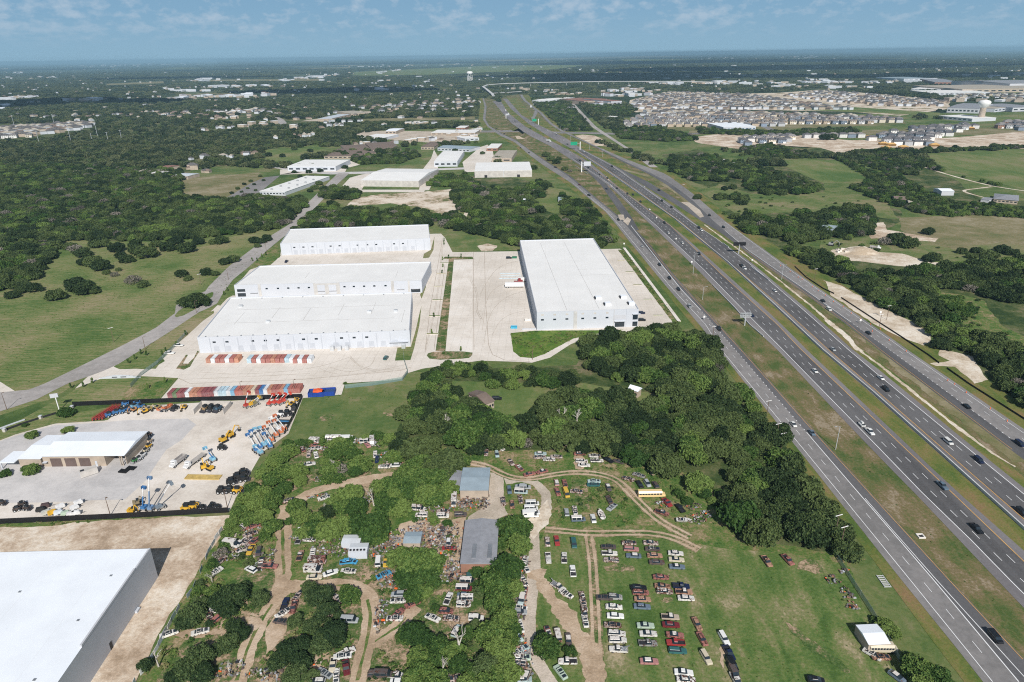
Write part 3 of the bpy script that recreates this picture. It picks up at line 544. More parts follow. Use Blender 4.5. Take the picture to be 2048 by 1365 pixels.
# paint
def line(px,w,mat,z=.23,zf_=None): return dashes('road_marking',px,mat,z,10,10,w,zf=zf_)
for l in (SBw,NBw): line(l,.34,'paint_white',.235,zf)
for l in (SBy,NBo): line(l,.34,'paint_yellow',.235,zf)
line([(1145,366),(1180,396),(1215,425),(1240,453),(1262,480),(1341,574.5),(1411,650),(1442,700),(1607,900),(1648,950),(1823,1165),(1984.6,1365)],.26,'paint_white')
line([(1262,452),(1324.5,532),(1362.5,580),(1400.6,620.6)],.45,'paint_white'); dashes('road_marking',[(1400.6,620.6),(1470,700),(1613,866)],'paint_white',.235,1,4,.4)
line([(1613,866),(1648,907),(1870,1165),(2037,1365)],.34,'paint_white'); line([(1730,998),(1780,1056),(1876,1165),(2048,1355)],.26,'paint_white')
line([(1290,482),(1346,553),(1435,650),(1481,700),(1659,900),(1901,1165),(2045,1320)],.22,'paint_yellow')
line(RFw,.26,'paint_white'); line([(1488,499),(1590,572),(1692,645),(1760,700),(2024,900)],.22,'paint_yellow')
line([(1450,462),(1500,504),(1602.5,574.7),(1700,644)],.34,'paint_white'); dashes('road_marking',[(1700,644),(1725.6,662.6),(1781,702),(2026,882)],'paint_white',.235,1,4,.4)
def lerpl(A,B,t,ys):
    o=[]
    def at(Ln,y):
        for a,b in zip(Ln[:-1],Ln[1:]):
            if a[1]<=y<=b[1]: return a[0]+(b[0]-a[0])*(y-a[1])/max(1e-6,b[1]-a[1])
        return Ln[-1][0] if y>Ln[-1][1] else Ln[0][0]
    return [(at(A,y)+(at(B,y)-at(A,y))*t,y) for y in ys]
ys=[320,340,360,380,400,430,460,500,550,600,650,700,760,820,900,980,1060,1140,1240,1340]
for A,B in ((SBw,SBy),(NBo,NBw)):
    for t in (1/3,2/3): dashes('road_marking',lerpl(A,B,t,ys),'paint_white',.235,4,12,.22,zf=zf)
LW=[(1145,366),(1180,396),(1215,425),(1240,453),(1262,480),(1341,574.5),(1411,650),(1442,700),(1607,900),(1648,950),(1823,1165),(1984.6,1365)]
dashes('road_marking',lerpl(LW,LFd,.5,[370,400,430,460,500,550,600,650,700,760,820,900,980,1060,1140,1240,1350]),'paint_white',.235,4,12,.2)
dashes('road_marking',lerpl(RFd,RFw,.55,[450,470,500,550,600,650,700,760,820,900,960]),'paint_white',.235,4,12,.2)
# pale spoil strip between the carriageway and the right frontage road
ribbon('dirt_path',[(1409,450),(1477,500),(1500,516),(1558.6,561.5),(1610,602.5),(1673,656.7),(1717,700),(1748,722),(1830,788),(1894.5,840.6),(1975,900),(2030,935)],1.6,'chalk',.15,.5,1.5)
ribbon('dirt_path',[(1652,640),(1675,656),(1700,682),(1720,702)],3.2,'chalk',.152,.8,1.5)
for s in ([(1560,545),(1650,610),(1720,665),(1790,725),(1870,790),(1960,860),(2048,925)],): ribbon('dry_grass',s,7,'dry_field',.14,1.5,2)
ribbon('dry_grass',[(1245,340),(1300,352),(1345,378),(1390,412)],9,'dry_field',.14,2,4); ribbon('dry_grass',[(1450,640),(1560,780),(1700,930),(1790,1030),(1900,1150),(2040,1300)],5,'verge',.14,1.5,2)
# embankments and the cross-street bridges
def bank(yr):
    def at(Ln,y):
        for a,b in zip(Ln[:-1],Ln[1:]):
            if a[1]<=y<=b[1]: return a[0]+(b[0]-a[0])*(y-a[1])/max(1e-6,b[1]-a[1])
    V=[];F=[]
    for i,y in enumerate(yr):
        h=zf(y); a=P(at(SBl,y),y,h); b=P(at(NBr,y),y,h); s=h*2+.5
        V+=[(a.x-s,a.y,.05),(a.x-.3,a.y,h-.1),(b.x+.3,b.y,h-.1),(b.x+s,b.y,.05)]
        if i:
            k=4*i
            for j in range(3): F.append((k-4+j,k-3+j,k+1+j,k+j))
    me=mesh('embankment',V,F,'verge'); tag(obj('embankment',me),kind='structure')
bank([y for y in YS if 218<=y<=257]); bank([y for y in YS if 266<=y<=304])
def bridge(A,B,label):
    t=thing('road_bridge',label,'bridge',tuple(P(A[0][0],262,0)))
    loc=Vector(t.location); m=MB(); z=6.0
    ya,yb=256,267
    pts=[P(x,y,z)-Vector((0,0,z))-loc for x,y in ((A[0][0],ya),(A[1][0],yb),(B[1][0],yb),(B[0][0],ya))]
    m.prism([(p.x,p.y) for p in pts],4.6,6.0,0); m.build('deck',['concrete_rail'],t)
    p0=(pts[0]+pts[1])/2; p1=(pts[2]+pts[3])/2; m=MB()
    for k in range(4):
        c=p0.lerp(p1,(k+.5)/4); MB().cyl((c.x,c.y,0),(c.x,c.y,4.6),.6,n=8).build('pier',['concrete_rail'],t)
bridge([(1037,0),(1052,0)],[(1057,0),(1078,0)],'left concrete highway bridge over the cross street')
bridge([(1066,0),(1086,0)],[(1086,0),(1114,0)],'right concrete highway bridge over the cross street')
# flyover curving right in the distance
def flyover():
    px=[(990,196),(984,188),(972,178),(966,174),(975,170),(1000,168),(1042,166.5),(1100,165.2),(1213,163),(1383,163.5),(1450,165)]
    hs=[4,9,14,18,20,21,21,21,20,19,12]
    pts=[Vector(P(x,y,h)) for (x,y),h in zip(px,hs)]
    t=thing('flyover_bridge','long pale concrete flyover curving right across the distant highway','bridge',(pts[0].x,pts[0].y,0)); lo=Vector(t.location)
    V=[];F=[];m=MB(); pp=resample(pts,40)
    for i,p in enumerate(pp):
        a=pp[max(0,i-1)];b=pp[min(len(pp)-1,i+1)];d=b-a;n=Vector((-d.y,d.x,0)).normalized()*5.5;q=p-lo
        k=len(V); V+=[tuple(q+n+Vector((0,0,1))),tuple(q-n+Vector((0,0,1))),tuple(q-n-Vector((0,0,1.4))),tuple(q+n-Vector((0,0,1.4)))]
        if i:
            for u,v in ((0,1),(1,2),(2,3),(3,0)): F.append((k-4+u,k-4+v,k+v,k+u))
        if i%2==0 and q.z>3: MB().cyl((q.x,q.y,0),(q.x,q.y,q.z-1.4),1.1,n=6).build('pier',['concrete_rail'],t)
    obj('deck',mesh('deck',V,F,'concrete_rail'),t)
flyover()
b=thing('road_bridge','thin bridge crossing over the highway below the flyover','bridge',tuple(P(980,188,0)))
lo=Vector(b.location); m=MB(); a_=P(980,187,6)-lo; c_=P(1042,183.5,6)-lo; d_=(c_-a_).normalized(); n_=Vector((-d_.y,d_.x,0))*5
m.prism([tuple((a_+n_)[:2]),tuple((a_-n_)[:2]),tuple((c_-n_)[:2]),tuple((c_+n_)[:2])],5,6.6); m.build('deck',['concrete_rail'],b)
[MB().cyl((*a_.lerp(c_,k)[:2],0),(*a_.lerp(c_,k)[:2],5),.8).build('pier',['concrete_rail'],b) for k in (.1,.35,.6,.85)]
# concrete median barrier and rails
def wall_line(name,px,h,w,mat,label,cat,top=None,zbase=.15,n=1,smooth=0):
    W_=[P(x,y,0) for x,y in px]; lo=W_[0].copy(); m=MB()
    pts=[(p.x-lo.x,p.y-lo.y) for p in W_]
    for a,b in zip(pts[:-1],pts[1:]):
        a=Vector(a);b=Vector(b);d=(b-a);L_=d.length; an=math.atan2(d.y,d.x)
        m.box(0,L_,-w/2,w/2,0,h,0,an,(a.x,a.y,0))
    o=m.build(name,[mat],None,(lo.x,lo.y,zbase)); tag(o,label,cat); return o
MT['rail_cool']=MT['concrete_rail']
wall_line('median_barrier',BAR,1.1,.5,'concrete_rail','long pale concrete barrier beside the yellow line of the right carriageway','barrier')
wall_line('guard_rail',[(1425.5,572),(1470,618),(1500,652),(1527,675)],.8,.35,'concrete_rail','white rail at the edge of the left carriageway by the sign gantry','guard rail')
wall_line('guard_rail',[(1446,488),(1457,496)],.8,.35,'concrete_rail','short white rail beside the right carriageway under the billboard','guard rail')
wall_line('guard_rail',[(1501,535),(1520,549),(1538,563)],.8,.35,'concrete_rail','white rail beside the right carriageway below the billboard','guard rail')
wall_line('guard_rail',[(1150,332),(1163,341),(1176,349)],.8,.35,'concrete_rail','white rail beside the exit ramp near the white sign gantry','guard rail')
wall_line('drainage_channel',[(1248,497),(1290,553),(1330,606),(1358,644)],.5,2.2,'concrete_new','long straight pale concrete channel between the parking strip and frontage road','channel',zbase=.1)
wall_line('silt_fence',[(1589,534),(1612,556),(1646.5,579),(1668,589)],.9,.08,'black','short black fabric fence beside the chalk strip','fence')
wall_line('silt_fence',[(1682,597),(1749,641),(1800,674),(1858,713),(1878,728)],.9,.08,'black','long black fabric fence along the right frontage road','fence')
wall_line('silt_fence',[(1893,738),(1938,770),(2048,840),(2090,868)],.9,.08,'black','black fabric fence between the right frontage road and shaded trees at the edge of view','fence')
# ------------------------------------------------------------ buildings
def frame(FL_,FR_,BL_,H):
    A=P(*FL_,H);B=P(*FR_,H);C=P(*BL_,H); A.z=B.z=C.z=0
    u=B-A; w=u.length; ux=u.normalized(); v=C-A; vy=Vector((-ux.y,ux.x,0)); dep=v.dot(vy); sh=v.dot(ux)
    return A,ux,w,dep,sh,math.atan2(ux.y,ux.x)
def warehouse(name,label,FL_,FR_,BL_,H,wallm='wall_white',roofm='roof_white',shear=True,parapet=.7,cat='warehouse'):
    """local frame: x along the front wall, y to the back"""
    A,ux,w,dep,sh,rz=frame(FL_,FR_,BL_,H)
    if not shear: sh=0
    t=thing(name,label,cat,tuple(A),rz); t['w']=w
    k=sh
    m=MB(); T=.35
    outer=[(0,0),(w,0),(w+k,dep),(k,dep)]; inner=[(T,T),(w-T,T),(w+k-T,dep-T),(k+T,dep-T)]
    V=[(x,y,0) for x,y in outer]+[(x,y,H) for x,y in outer]+[(x,y,H) for x,y in inner]+[(x,y,H-parapet) for x,y in inner]
    F=[]
    for i in range(4):
        j=(i+1)%4; F+= [(i,j,4+j,4+i),(4+i,4+j,8+j,8+i),(8+i,8+j,12+j,12+i)]
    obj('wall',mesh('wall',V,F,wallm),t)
    obj('roof',mesh('roof',[(x,y,H-parapet+.01) for x,y in inner],[(0,1,2,3)],roofm),t)
    return t,w,dep,k
def bx(parent,name,mat,x0,x1,y0,y1,z0,z1,color=None):
    return MB().box(x0,x1,y0,y1,z0,z1).build(name,[mat],parent,color=color)
def roof_detail(t,w,dep,k,H,nx,seams=2,vents=14,seed=1,units=3):
    rr=random.Random(seed); z=H-.7
    for i in range(seams):
        y=dep*(i+1)/(seams+1); m=MB(); s=k*y/dep; m.box(s+w*.08,s+w*.92,y-.12,y+.12,z+.02,z+.06); m.build('roof_seam',['seam'],t)
    for i in range(nx):
        x=w*(i+.7)/nx; y0=rr.uniform(.2,.6)*dep; m=MB(); m.box(x-.1,x+.1,y0,y0+dep*.3,z+.021,z+.055); m.build('roof_seam',['seam'],t)
    for i in range(vents):
        x=w*(i+.6)/vents; m=MB(); m.box(x-.35,x+.35,1.6,2.4,z+.02,z+.45); m.build('roof_vent',['steel'],t)
    for i in range(vents//2):
        x=w*(i*2+1.2)/vents; m=MB(); m.box(x+k-.35,x+k+.35,dep-2.6,dep-1.8,z+.02,z+.45); m.build('roof_vent',['steel'],t)
    for i in range(units):
        x=rr.uniform(.05,.9)*w;y=rr.uniform(.15,.85)*dep; m=MB().box(x,x+2.4,y,y+1.7,z+.05,z+1.3).box(x+.3,x+1,y+.3,y+1.3,z+1.3,z+1.42); m.build('rooftop_unit',['galv'],t)
H=10.5
t,w,d,k=warehouse('warehouse','nearest of the three parallel white warehouses, shipping containers along its long front wall',(394,675.4),(818.5,661.5),(460,595.4),10)
roof_detail(t,w,d,k,10,6,2,18,3,4)
for i in range(14):
    x=w*(.055+i*.0655); bx(t,'wall_panel','wall_panel',x-.22,x+.22,-.12,.02,0,9.2)
for i in range(16):
    x=w*(.06+i*.0565)
    if i not in (9,): bx(t,'dock_door','wall_panel',x+1,x+4.0,-.05,.02,1.1,4.1); bx(t,'dock_bumper','wall_grey',x+.8,x+4.2,-.25,.02,.15,1.1)
for f in (.075,.135,.255,.315,.375,.495,.555,.675,.735,.795): bx(t,'window','glass',w*f-.9,w*f+.9,-.06,.02,6.2,7.2)
bx(t,'canopy','wall_white',w-12,w-1,-1.4,-.002,3.2,3.5); bx(t,'end_panel','wall_white',w-5,w+.15,-.2,-.003,0,10.25)
for f in (.62,.655,.69,.96): m=MB().box(w*f,w*f+2.2,-3.6,-1.2,0,2.6).box(w*f+.2,w*f+2,-3.4,-1.4,2.6,2.8); m.build('dock_ramp',['galv'],t)
t,w,d,k=warehouse('warehouse','middle of the three parallel white warehouses, with beige panels and office glass at its corners',(467.7,570.8),(843,561.5),(518.5,532),9.3)
roof_detail(t,w,d,k,9.3,2,0,0,4,0)
for f0,f1 in ((.125,.14),(.42,.43),(.545,.56),(.835,.85),(.925,.935)): bx(t,'beige_panel','panel_beige',w*f0,w*f1,-.12,.02,0,9.4)
bx(t,'beige_panel','panel_beige',w*.43,w*.545,-.1,.02,0,9.1)
for f0,f1 in ((.44,.48),(.50,.54)): bx(t,'entry_panel','wall_white',w*f0,w*f1,-.16,.02,1,7.8); bx(t,'entry_canopy','wall_grey',w*f0,w*f1,-.9,.02,3.4,3.7)
for f in (.17,.23,.285,.34,.395,.585,.635,.69,.745,.805): bx(t,'window','glass',w*f-.8,w*f+.8,-.06,.02,5.6,6.6)
for f0,f1,z0,z1 in ((.012,.055,.6,3.2),(.012,.055,4.2,6.2),(.94,.99,.6,3.2)): bx(t,'office_window','glass',w*f0,w*f1,-.05,.02,z0,z1)
for f0,f1 in ((.08,.12),(.865,.905),(.945,.985)): bx(t,'entry_panel','wall_white',w*f0,w*f1,-.16,.02,3.5,8.2); bx(t,'entry_canopy','wall_grey',w*f0,w*f1,-.9,.02,3.2,3.5)
t,w,d,k=warehouse('warehouse','farthest of the three parallel white warehouses, ten dark windows high on its front wall',(560,487.7),(860,477),(580,458.5),10.5)
roof_detail(t,w,d,k,10.5,0,0,0,5,0)
for i in range(17): x=w*(.07+i*.0555); bx(t,'wall_panel','wall_panel',x-.25,x+.25,-.12,.02,0,9.5)
for i in range(15): x=w*(.075+i*.056); bx(t,'dock_door','wall_panel',x+1,x+4.2,-.05,.02,1.1,4.2); bx(t,'dock_bumper','wall_grey',x+.8,x+4.2,-.25,.02,.15,1.1)
for f in (.09,.15,.21,.33,.39,.51,.575,.635,.755,.815): bx(t,'window','glass',w*f-.9,w*f+.9,-.06,.02,6.2,7.2)
bx(t,'end_panel','wall_white',w-4,w+.15,-.2,-.003,0,10.75)
# the large single warehouse on the right
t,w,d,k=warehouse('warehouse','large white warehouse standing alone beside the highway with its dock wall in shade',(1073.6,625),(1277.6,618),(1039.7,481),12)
z=11.3
for f in (.3,.62): m=MB().box(w*f,w*f+.2,d*.02,d*.95,z+.02,z+.06); m.build('roof_seam',['seam'],t)
for f0,f1,yy in ((.6,.95,.42),(.6,.95,.5)): m=MB().box(w*f0,w*f1,d*yy,d*yy+.2,z+.02,z+.06); m.build('roof_seam',['seam'],t)
for x,y in ((.64,.1),(.90,.1),(.70,.03),(.94,.03)): m=MB().box(w*x,w*x+3.6,d*y+4,d*y+8.4,z+.05,z+1.2).box(w*x+.3,w*x+3.3,d*y+4.3,d*y+8.1,z+1.2,z+1.35); m.build('rooftop_unit',['roof_bright'],t); m=MB().box(w*x-.8,w*x-.05,d*y+4,d*y+8,z+.05,z+.9); m.build('rooftop_duct',['dark'],t)
for f in (.055,.175,.295,.45,.57,.69): bx(t,'window','glass',w*f-.9,w*f+.9,-.06,.02,6.4,7.4); bx(t,'wall_panel','wall_beige',w*f-.8,w*f+.8,-.04,.02,9.5,10.6)
bx(t,'beige_panel','panel_beige',w*.36,w*.395,-.12,.02,0,11.8); bx(t,'beige_panel','panel_beige',w*.755,w*.76,-.12,.02,0,11.8)
bx(t,'entry_panel','wall_grey',w*.76,w*.88,-.1,.02,5.5,8.5); bx(t,'office_window','glass',w*.77,w*.865,-.12,.021,.5,4); bx(t,'entry_canopy','wall_white',w*.765,w*.87,-1.2,-.002,4.2,4.5)
bx(t,'end_panel','wall_white',w*.88,w*.93,-.25,.02,0,12.2)
for z0 in (.6,5): bx(t,'office_window','glass',w*.945,w*.995,-.07,.02,z0,z0+3); bx(t,'office_window','glass',w-.02,w+.07,.6,5,z0,z0+3)
bx(t,'awning','wall_white',w*.94,w+1.2,-1,.0,8.6,8.9)
for i in range(30): 
    y=d*(.03+i*.0315); s=k*y/d
    bx(t,'dock_door','wall_panel',s-.1,s+.05,y+1,y+4,1,4.2)
for i in range(18):
    y=d*(.05+i*.052); s=w+k*y/d; bx(t,'window','glass',s-.15,s+.08,y,y+2.5,1,3)
for i in range(2): bx(t,'dock_ramp','wall_grey',-9,-.3,1+i*.6,1.4+i*.6,0,1.2-.3*i)
# huge white roof at the lower left
A=P(300.8,1097.6,11.8); B=P(0,1105,11.8); C=P(115,1365,11.8); A.z=B.z=C.z=0
t=thing('warehouse','huge white-roofed building at the lower left with a long grey side wall','warehouse',tuple(A))
u=(B-A).normalized(); v=(C-A).normalized(); W2,D2=130,105
def loc2(a,b): q=u*a+v*b; return (q.x,q.y)
outer=[loc2(0,0),loc2(W2,0),loc2(W2,D2),loc2(0,D2)]
V=[(*p,0) for p in outer]+[(*p,11.8) for p in outer]; obj('wall',mesh('wall',V,[(i,(i+1)%4,4+(i+1)%4,4+i) for i in range(4)],'wall_grey'),t)
obj('roof',mesh('roof',[(*p,11.8) for p in (loc2(-.02,-.02),loc2(W2,-.02),loc2(W2,D2),loc2(-.02,D2))],[(0,1,2,3)],'roof_bright'),t)
def lbox(name,mat,a0,a1,b0,b1,z0,z1):
    m=MB(); m.prism([loc2(a0,b0),loc2(a1,b0),loc2(a1,b1),loc2(a0,b1)],z0,z1); return m.build(name,[mat],t)
lbox('parapet','wall_grey',-.05,.5,10,40,11.8,12.5); lbox('parapet','wall_grey',0,.5,0,10,11.8,12.1); lbox('parapet','wall_grey',-.05,.5,64,64.5,11.8,12.3)
[lbox('roof_drain','steel',x_,x_+.7,y_,y_+.7,11.82,12.0) for x_,y_ in ((6,12),(6,30),(6,50),(6,72),(30,18),(30,50),(52,30),(52,60))]
lbox('doorway','dark',-.08,.1,29,30.2,0.1,2.6); lbox('base_band','dark',-.09,.2,45,105,0,.6); lbox('base_step','wall_white',-.9,-.1,14,16,0,.8)
# generic simple building : flat or gabled roof from its roof corners
def building(name,label,FL_,FR_,BL_,H,wallm='wall_white',roofm='roof_white',gable=0,over=.3,wins=0,doors=0,winm='glass',cat='building',ridge='x',shear=False):
    A,ux,w,dep,sh,rz=frame(FL_,FR_,BL_,H); t=thing(name,label,cat,tuple(A),rz)
    MB().box(0,w,0,dep,0,H).build('wall',[wallm],t)
    o=over
    if gable:
        if ridge=='x': V=[(-o,-o,H),(w+o,-o,H),(w+o,dep+o,H),(-o,dep+o,H),(-o,dep/2,H+gable),(w+o,dep/2,H+gable)]; F=[(0,1,5,4),(2,3,4,5),(0,4,3),(1,2,5),(0,3,2,1)]
        elif ridge=='hip': q=min(w,dep)/2; V=[(-o,-o,H),(w+o,-o,H),(w+o,dep+o,H),(-o,dep+o,H),(q,dep/2,H+gable),(w-q,dep/2,H+gable)]; F=[(0,1,5,4),(2,3,4,5),(0,4,3),(1,2,5),(0,3,2,1)]
        else: V=[(-o,-o,H),(w+o,-o,H),(w+o,dep+o,H),(-o,dep+o,H),(w/2,-o,H+gable),(w/2,dep+o,H+gable)]; F=[(0,4,5,3),(1,2,5,4),(0,1,4),(2,3,5),(0,3,2,1)]
        m=mesh('roof',V,F,roofm)
    else: m=MB().box(-o,w+o,-o,dep+o,H+.003,H+.3).me('roof',[roofm])
    obj('roof',m,t)
    for i in range(wins): x=w*(i+.5)/wins; bx(t,'window',winm,x-w/wins*.3,x+w/wins*.3,-.06,.02,H*.35,H*.65)
    for i in range(doors): x=w*(i+.5)/doors; bx(t,'door','door_brown',x-w/doors*.25,x+w/doors*.25,-.08,.02,.05,H*.55)
    return t,w,dep
building('industrial_building','cream metal building with a pale gabled roof and vents beside the chalk lot',(721,361),(837,362.6),(740,337),8,'wall_beige','roof_white',3,0,0,0,cat='warehouse')
t,w,dp=building('office_building','low white medical office with a row of roof units beside the left road',(519,383),(570,384.6),(563,351),4.5,'wall_white','roof_white',0,.3,8,0)
for i in range(9): x=w*(.25+.5*(i%2)); y=dp*(i+1)/11; m=MB().box(x,x+2.5,y,y+2,4.9,6).box(x+.4,x+2,y+.3,y+1.6,6,6.15); m.build('rooftop_unit',['steel'],t)
building('industrial_building','long white building with a dark band of windows left of the cross street',(574.7,333.5),(671,333.5),(590.8,320),7,'wall_white','roof_white',0,0,7)
t,w,dp=building('industrial_building','plain white box building with a white roof behind the oak wood',(949,343),(1064,341),(952.7,326),9,'wall_beige','roof_white',0,0,0)
for x_ in (.17,.74): bx(t,'doorway','dark',w*x_,w*x_+4,-.08,.02,.1,3.5)
bx(t,'downspout','wall_white',w*.5,w*.5+.4,-.1,.02,0,8.9)
building('industrial_building','white building with a red stripe behind parked trucks',(867.7,323.5),(914.6,323),(876.5,302.5),8,'wall_white','roof_white',.8,0,4)
building('industrial_building','weathered tan-roofed building behind the plain white box building',(983.5,317),(1023,317),(985,301),6,'wall_tan','roof_tan',1,0,2)
building('industrial_building','small white-roofed building with a red brick front',(973,297),(995,297),(964.4,288),5,'wall_brick','roof_white',0,.3,2)
building('office_building','long blue-grey-roofed office building beside the frontage road',(875,296),(939,299),(880,290),5,'wall_white','roof_bluegrey',2,.3,9)
building('school_building','large brown-roofed building in the trees, right wing',(745,300),(802,297),(735,286),5,'wall_tan','roof_brown',3,.5,6,ridge='hip')
building('school_building','large brown-roofed building in the trees, middle wing',(700,309),(752,306),(702,290),5,'wall_tan','roof_brown',3,.5,6,ridge='hip')
building('school_building','large brown-roofed building in the trees, left wing',(648,313),(722,312),(658,298),4.5,'wall_tan','roof_brown',2.5,.5,8,ridge='hip')
building('house','grey hip-roofed building beside the brown-roofed school',(842,294),(868,294),(846,284),5,'wall_tan','roof_brown',3,.5,4,ridge='hip')
building('commercial_building','white flat building among trees beyond the brown roofs',(720,276),(765,277),(733,268),5,'wall_white','roof_white',0,.3,4)
building('commercial_building','long white-roofed strip building near the frontage road',(862,266),(950,266),(893,260),5,'wall_tan','roof_white',0,.3,8)
building('commercial_building','white fuel station canopy among trees near the frontage road',(930,278),(958,276),(933,273),5,'wall_white','roof_white',0,.3,3)
building('commercial_building','white and red-trimmed building at the far end of the left trees',(912,256),(930,256),(914,252),6,'wall_brick','roof_white',0,.3,3)
building('commercial_building','pale building with a pitched roof beside the white flat building',(770,263),(792,263),(775,257),6,'wall_tan','roof_bright',2,.3,3)
building('shopping_center','long pale shopping building with a blue-white roof in the left trees',(661,238),(700,229),(672,230),7,'wall_tan','roof_metal',0,.3,6)
building('shopping_center','tan section of the long shopping building beyond the left trees',(702,228),(736,226),(702,222),8,'wall_tan','roof_tan',0,.3,5)
t,w,dp=building('showroom','white showroom with a blue glass front below the subdivision',(1447,255),(1512,253.5),(1421.5,246),8,'wall_white','roof_bright',0,.3,9,winm='bluewin')
building('industrial_building','grey long-roofed hall left of the near water tower',(1895,216),(1958,218),(1905,206),12,'wall_grey','roof_greyer',2,.3,8)
building('industrial_building','low white building in front of the near water tower',(1878,232),(1945,238),(1890,227),7,'wall_white','roof_white',0,.3,7)
building('industrial_building','white hall right of the near water tower',(1990,218),(2026,214),(1984,209),9,'wall_white','roof_tan',0,.3,5)
building('industrial_building','grey building at the right edge beyond the water tower',(2026,216),(2090,214),(2028,207),10,'wall_grey','roof_greyer',0,.3,5)
building('industrial_building','very long tan distribution hall near the right edge',(1925,179),(2120,176),(1936,170),14,'wall_tan','roof_tan',0,.3,14)
building('industrial_building','grey hall with a domed look beyond the tan distribution hall',(2020,168),(2110,166),(2030,160),22,'wall_grey','roof_greyer',6,.3,6)
building('industrial_building','long pale blue-roofed factory on the right horizon',(1808,158),(1868,157),(1812,154),14,'wall_white','roof_bluegrey',0,.3,6)
building('industrial_building','dark red-trimmed hall beside the pale blue-roofed factory',(1870,165),(1920,165),(1875,158),14,'wall_brick','roof_greyer',0,.3,6)
building('warehouse','white-roofed shed row left of the tan distribution hall',(1822,178),(1880,179),(1830,173),9,'wall_white','roof_white',0,.3,8)
building('warehouse','long white shed row in front of the tan distribution hall',(1860,186),(1980,185),(1866,181),9,'wall_white','roof_white',0,.3,12)
building('hotel','red-roofed pale hotel, leftmost of three beside the far road',(1168,203),(1190,202),(1170,196),12,'wall_tan','roof_tile',3,.5,9,ridge='hip')
building('hotel','red-roofed white hotel, middle of three beside the far road',(1191,200),(1214,198),(1192,193),12,'wall_white','roof_tile',3,.5,9,ridge='hip')
building('hotel','red-roofed grey-blue hotel, rightmost of three beside the far road',(1222,203),(1244,202),(1224,195),14,'wall_grey','roof_tile',3,.5,8,ridge='hip')
building('commercial_building','white church-like building right of the highway far off',(1064,201),(1077,202),(1066,196),9,'wall_white','roof_white',3,.3,3)
building('commercial_building','second white building right of the highway far off',(1088,198),(1106,199),(1090,193),9,'wall_white','roof_white',0,.3,4)
building('commercial_building','low white shed in the trees below the hotels',(1192,233),(1222,235),(1195,229),5,'wall_white','roof_white',1,.3,3)
building('house','long ranch house with a grey roof by the white farm track',(1988,398),(2036,402),(1996,388),4,'wall_tan','roof_greyer',2.5,.7,6,ridge='hip')
building('shed','white open-sided farm shed on the white track',(1884,383),(1909,383),(1886,377),5,'wall_grey','roof_bright',1.5,.3)
building('shed','small dark shed beside the ranch house',(1962,399),(1978,401),(1966,394),3,'wall_grey','roof_greyer',1,.3)
building('house','tin-roofed house hidden in the oaks right of the highway',(1640,458),(1664,461),(1648,448),5,'wall_tan','roof_bluegrey',2,.5,3)
building('house','brown-roofed house among oaks in the clearing',(1790,399),(1812,400),(1794,393),4,'wall_brick','roof_brown',2,.5,3)
building('shed','rusty-roofed shed among oaks, right of the brown-roofed house',(1818,406),(1838,407),(1822,401),3.5,'wall_tan','roof_tan',1.2,.4)
building('house','brown-roofed house in the central oak clearing',(972,808),(988,802),(948,783),4,'wall_tan','roof_brown',1.8,.5,3)
building('house','pale-roofed house hidden under the central oaks',(1258,778),(1275,783),(1252,768),4,'wall_tan','roof_bright',1.5,.5,3)
building('shed','red-roofed shed among trees by the trailer park',(1350,325),(1365,325),(1352,320),4,'wall_tan','roof_tile',1.2,.3)
building('house','grey-roofed house in the trees behind the big warehouse',(967,408),(978,408),(968,401),4,'wall_white','roof_greyer',1.5,.4,2)
building('house','pale house in the trees beside the frontage road driveway',(1046,404),(1056,404),(1048,397),4,'wall_white','roof_bright',1.5,.4,2)
building('house','small white house among the oaks behind the warehouses',(1117,400),(1124,400),(1118,394),3,'wall_white','roof_bluegrey',1.2,.4,2)
for i,(x,y) in enumerate(((1392,322),(1401,322),(1411,320),(1421,320),(1430,321),(1439,321),(1449,322),(1395,327),(1470,328),(1478,331),(1486,327))):
    building('mobile_home','white mobile home in the trees, %s from the left of the trailer park'%ordn(i),(x-3.5,y),(x+3.5,y),(x-3,y-3),3.2,'wall_white','roof_white',.6,.1,3,cat='mobile home')
for i,(x,y,w_) in enumerate(((272,344,34),(300,347,16),(345,352,30),(318,335,14))):
    building('commercial_building','%s pale-roofed building from the left at the edge of the left wood'%ordn(i),(x,y),(x+w_,y+1),(x+w_*.4,y-6),4.5,'wall_tan',['roof_tan','roof_white','roof_metal','roof_tile'][i],1,.3,3)
# scrapyard buildings
t,w,dp=building('shed','large blue-grey tin-roofed shed beside the oak canopy in the scrapyard',(920,981),(976,981),(920,936),4.2,'wall_tan','roof_bluegrey',.6,.2,0,0,cat='shed')
m=MB(); zt=3.6
A=P(888,950,3.5)
building('shed','weathered grey lean-to roof attached left of the blue-grey shed',(893,968),(918,973),(900,938),3.2,'wall_tan','roof_greyer',.3,.1,cat='shed')
t,w,dp=building('shed','long grey tin-roofed workshop partly under trees in the scrapyard',(921,1128),(992,1128),(936,1041),4.6,'wall_brick','roof_greyer',.8,.2,0,0,cat='shed',ridge='y')
for x in (.3,.75): bx(t,'skylight','steel',w*x,w*x+1.4,2,9,5.1,5.35)
building('shed','small pale blue tin-roofed shed in the scrap heaps',(806,1087),(840,1087),(812,1064),3,'wall_tan','roof_bluegrey',.5,.1,cat='shed')
building('canopy','white tin-roofed lean-to by the tree at the right edge of the scrap field',(1738,1290),(1781,1288),(1722,1250),3.2,'wall_tan','roof_bright',.6,.1,cat='shed')
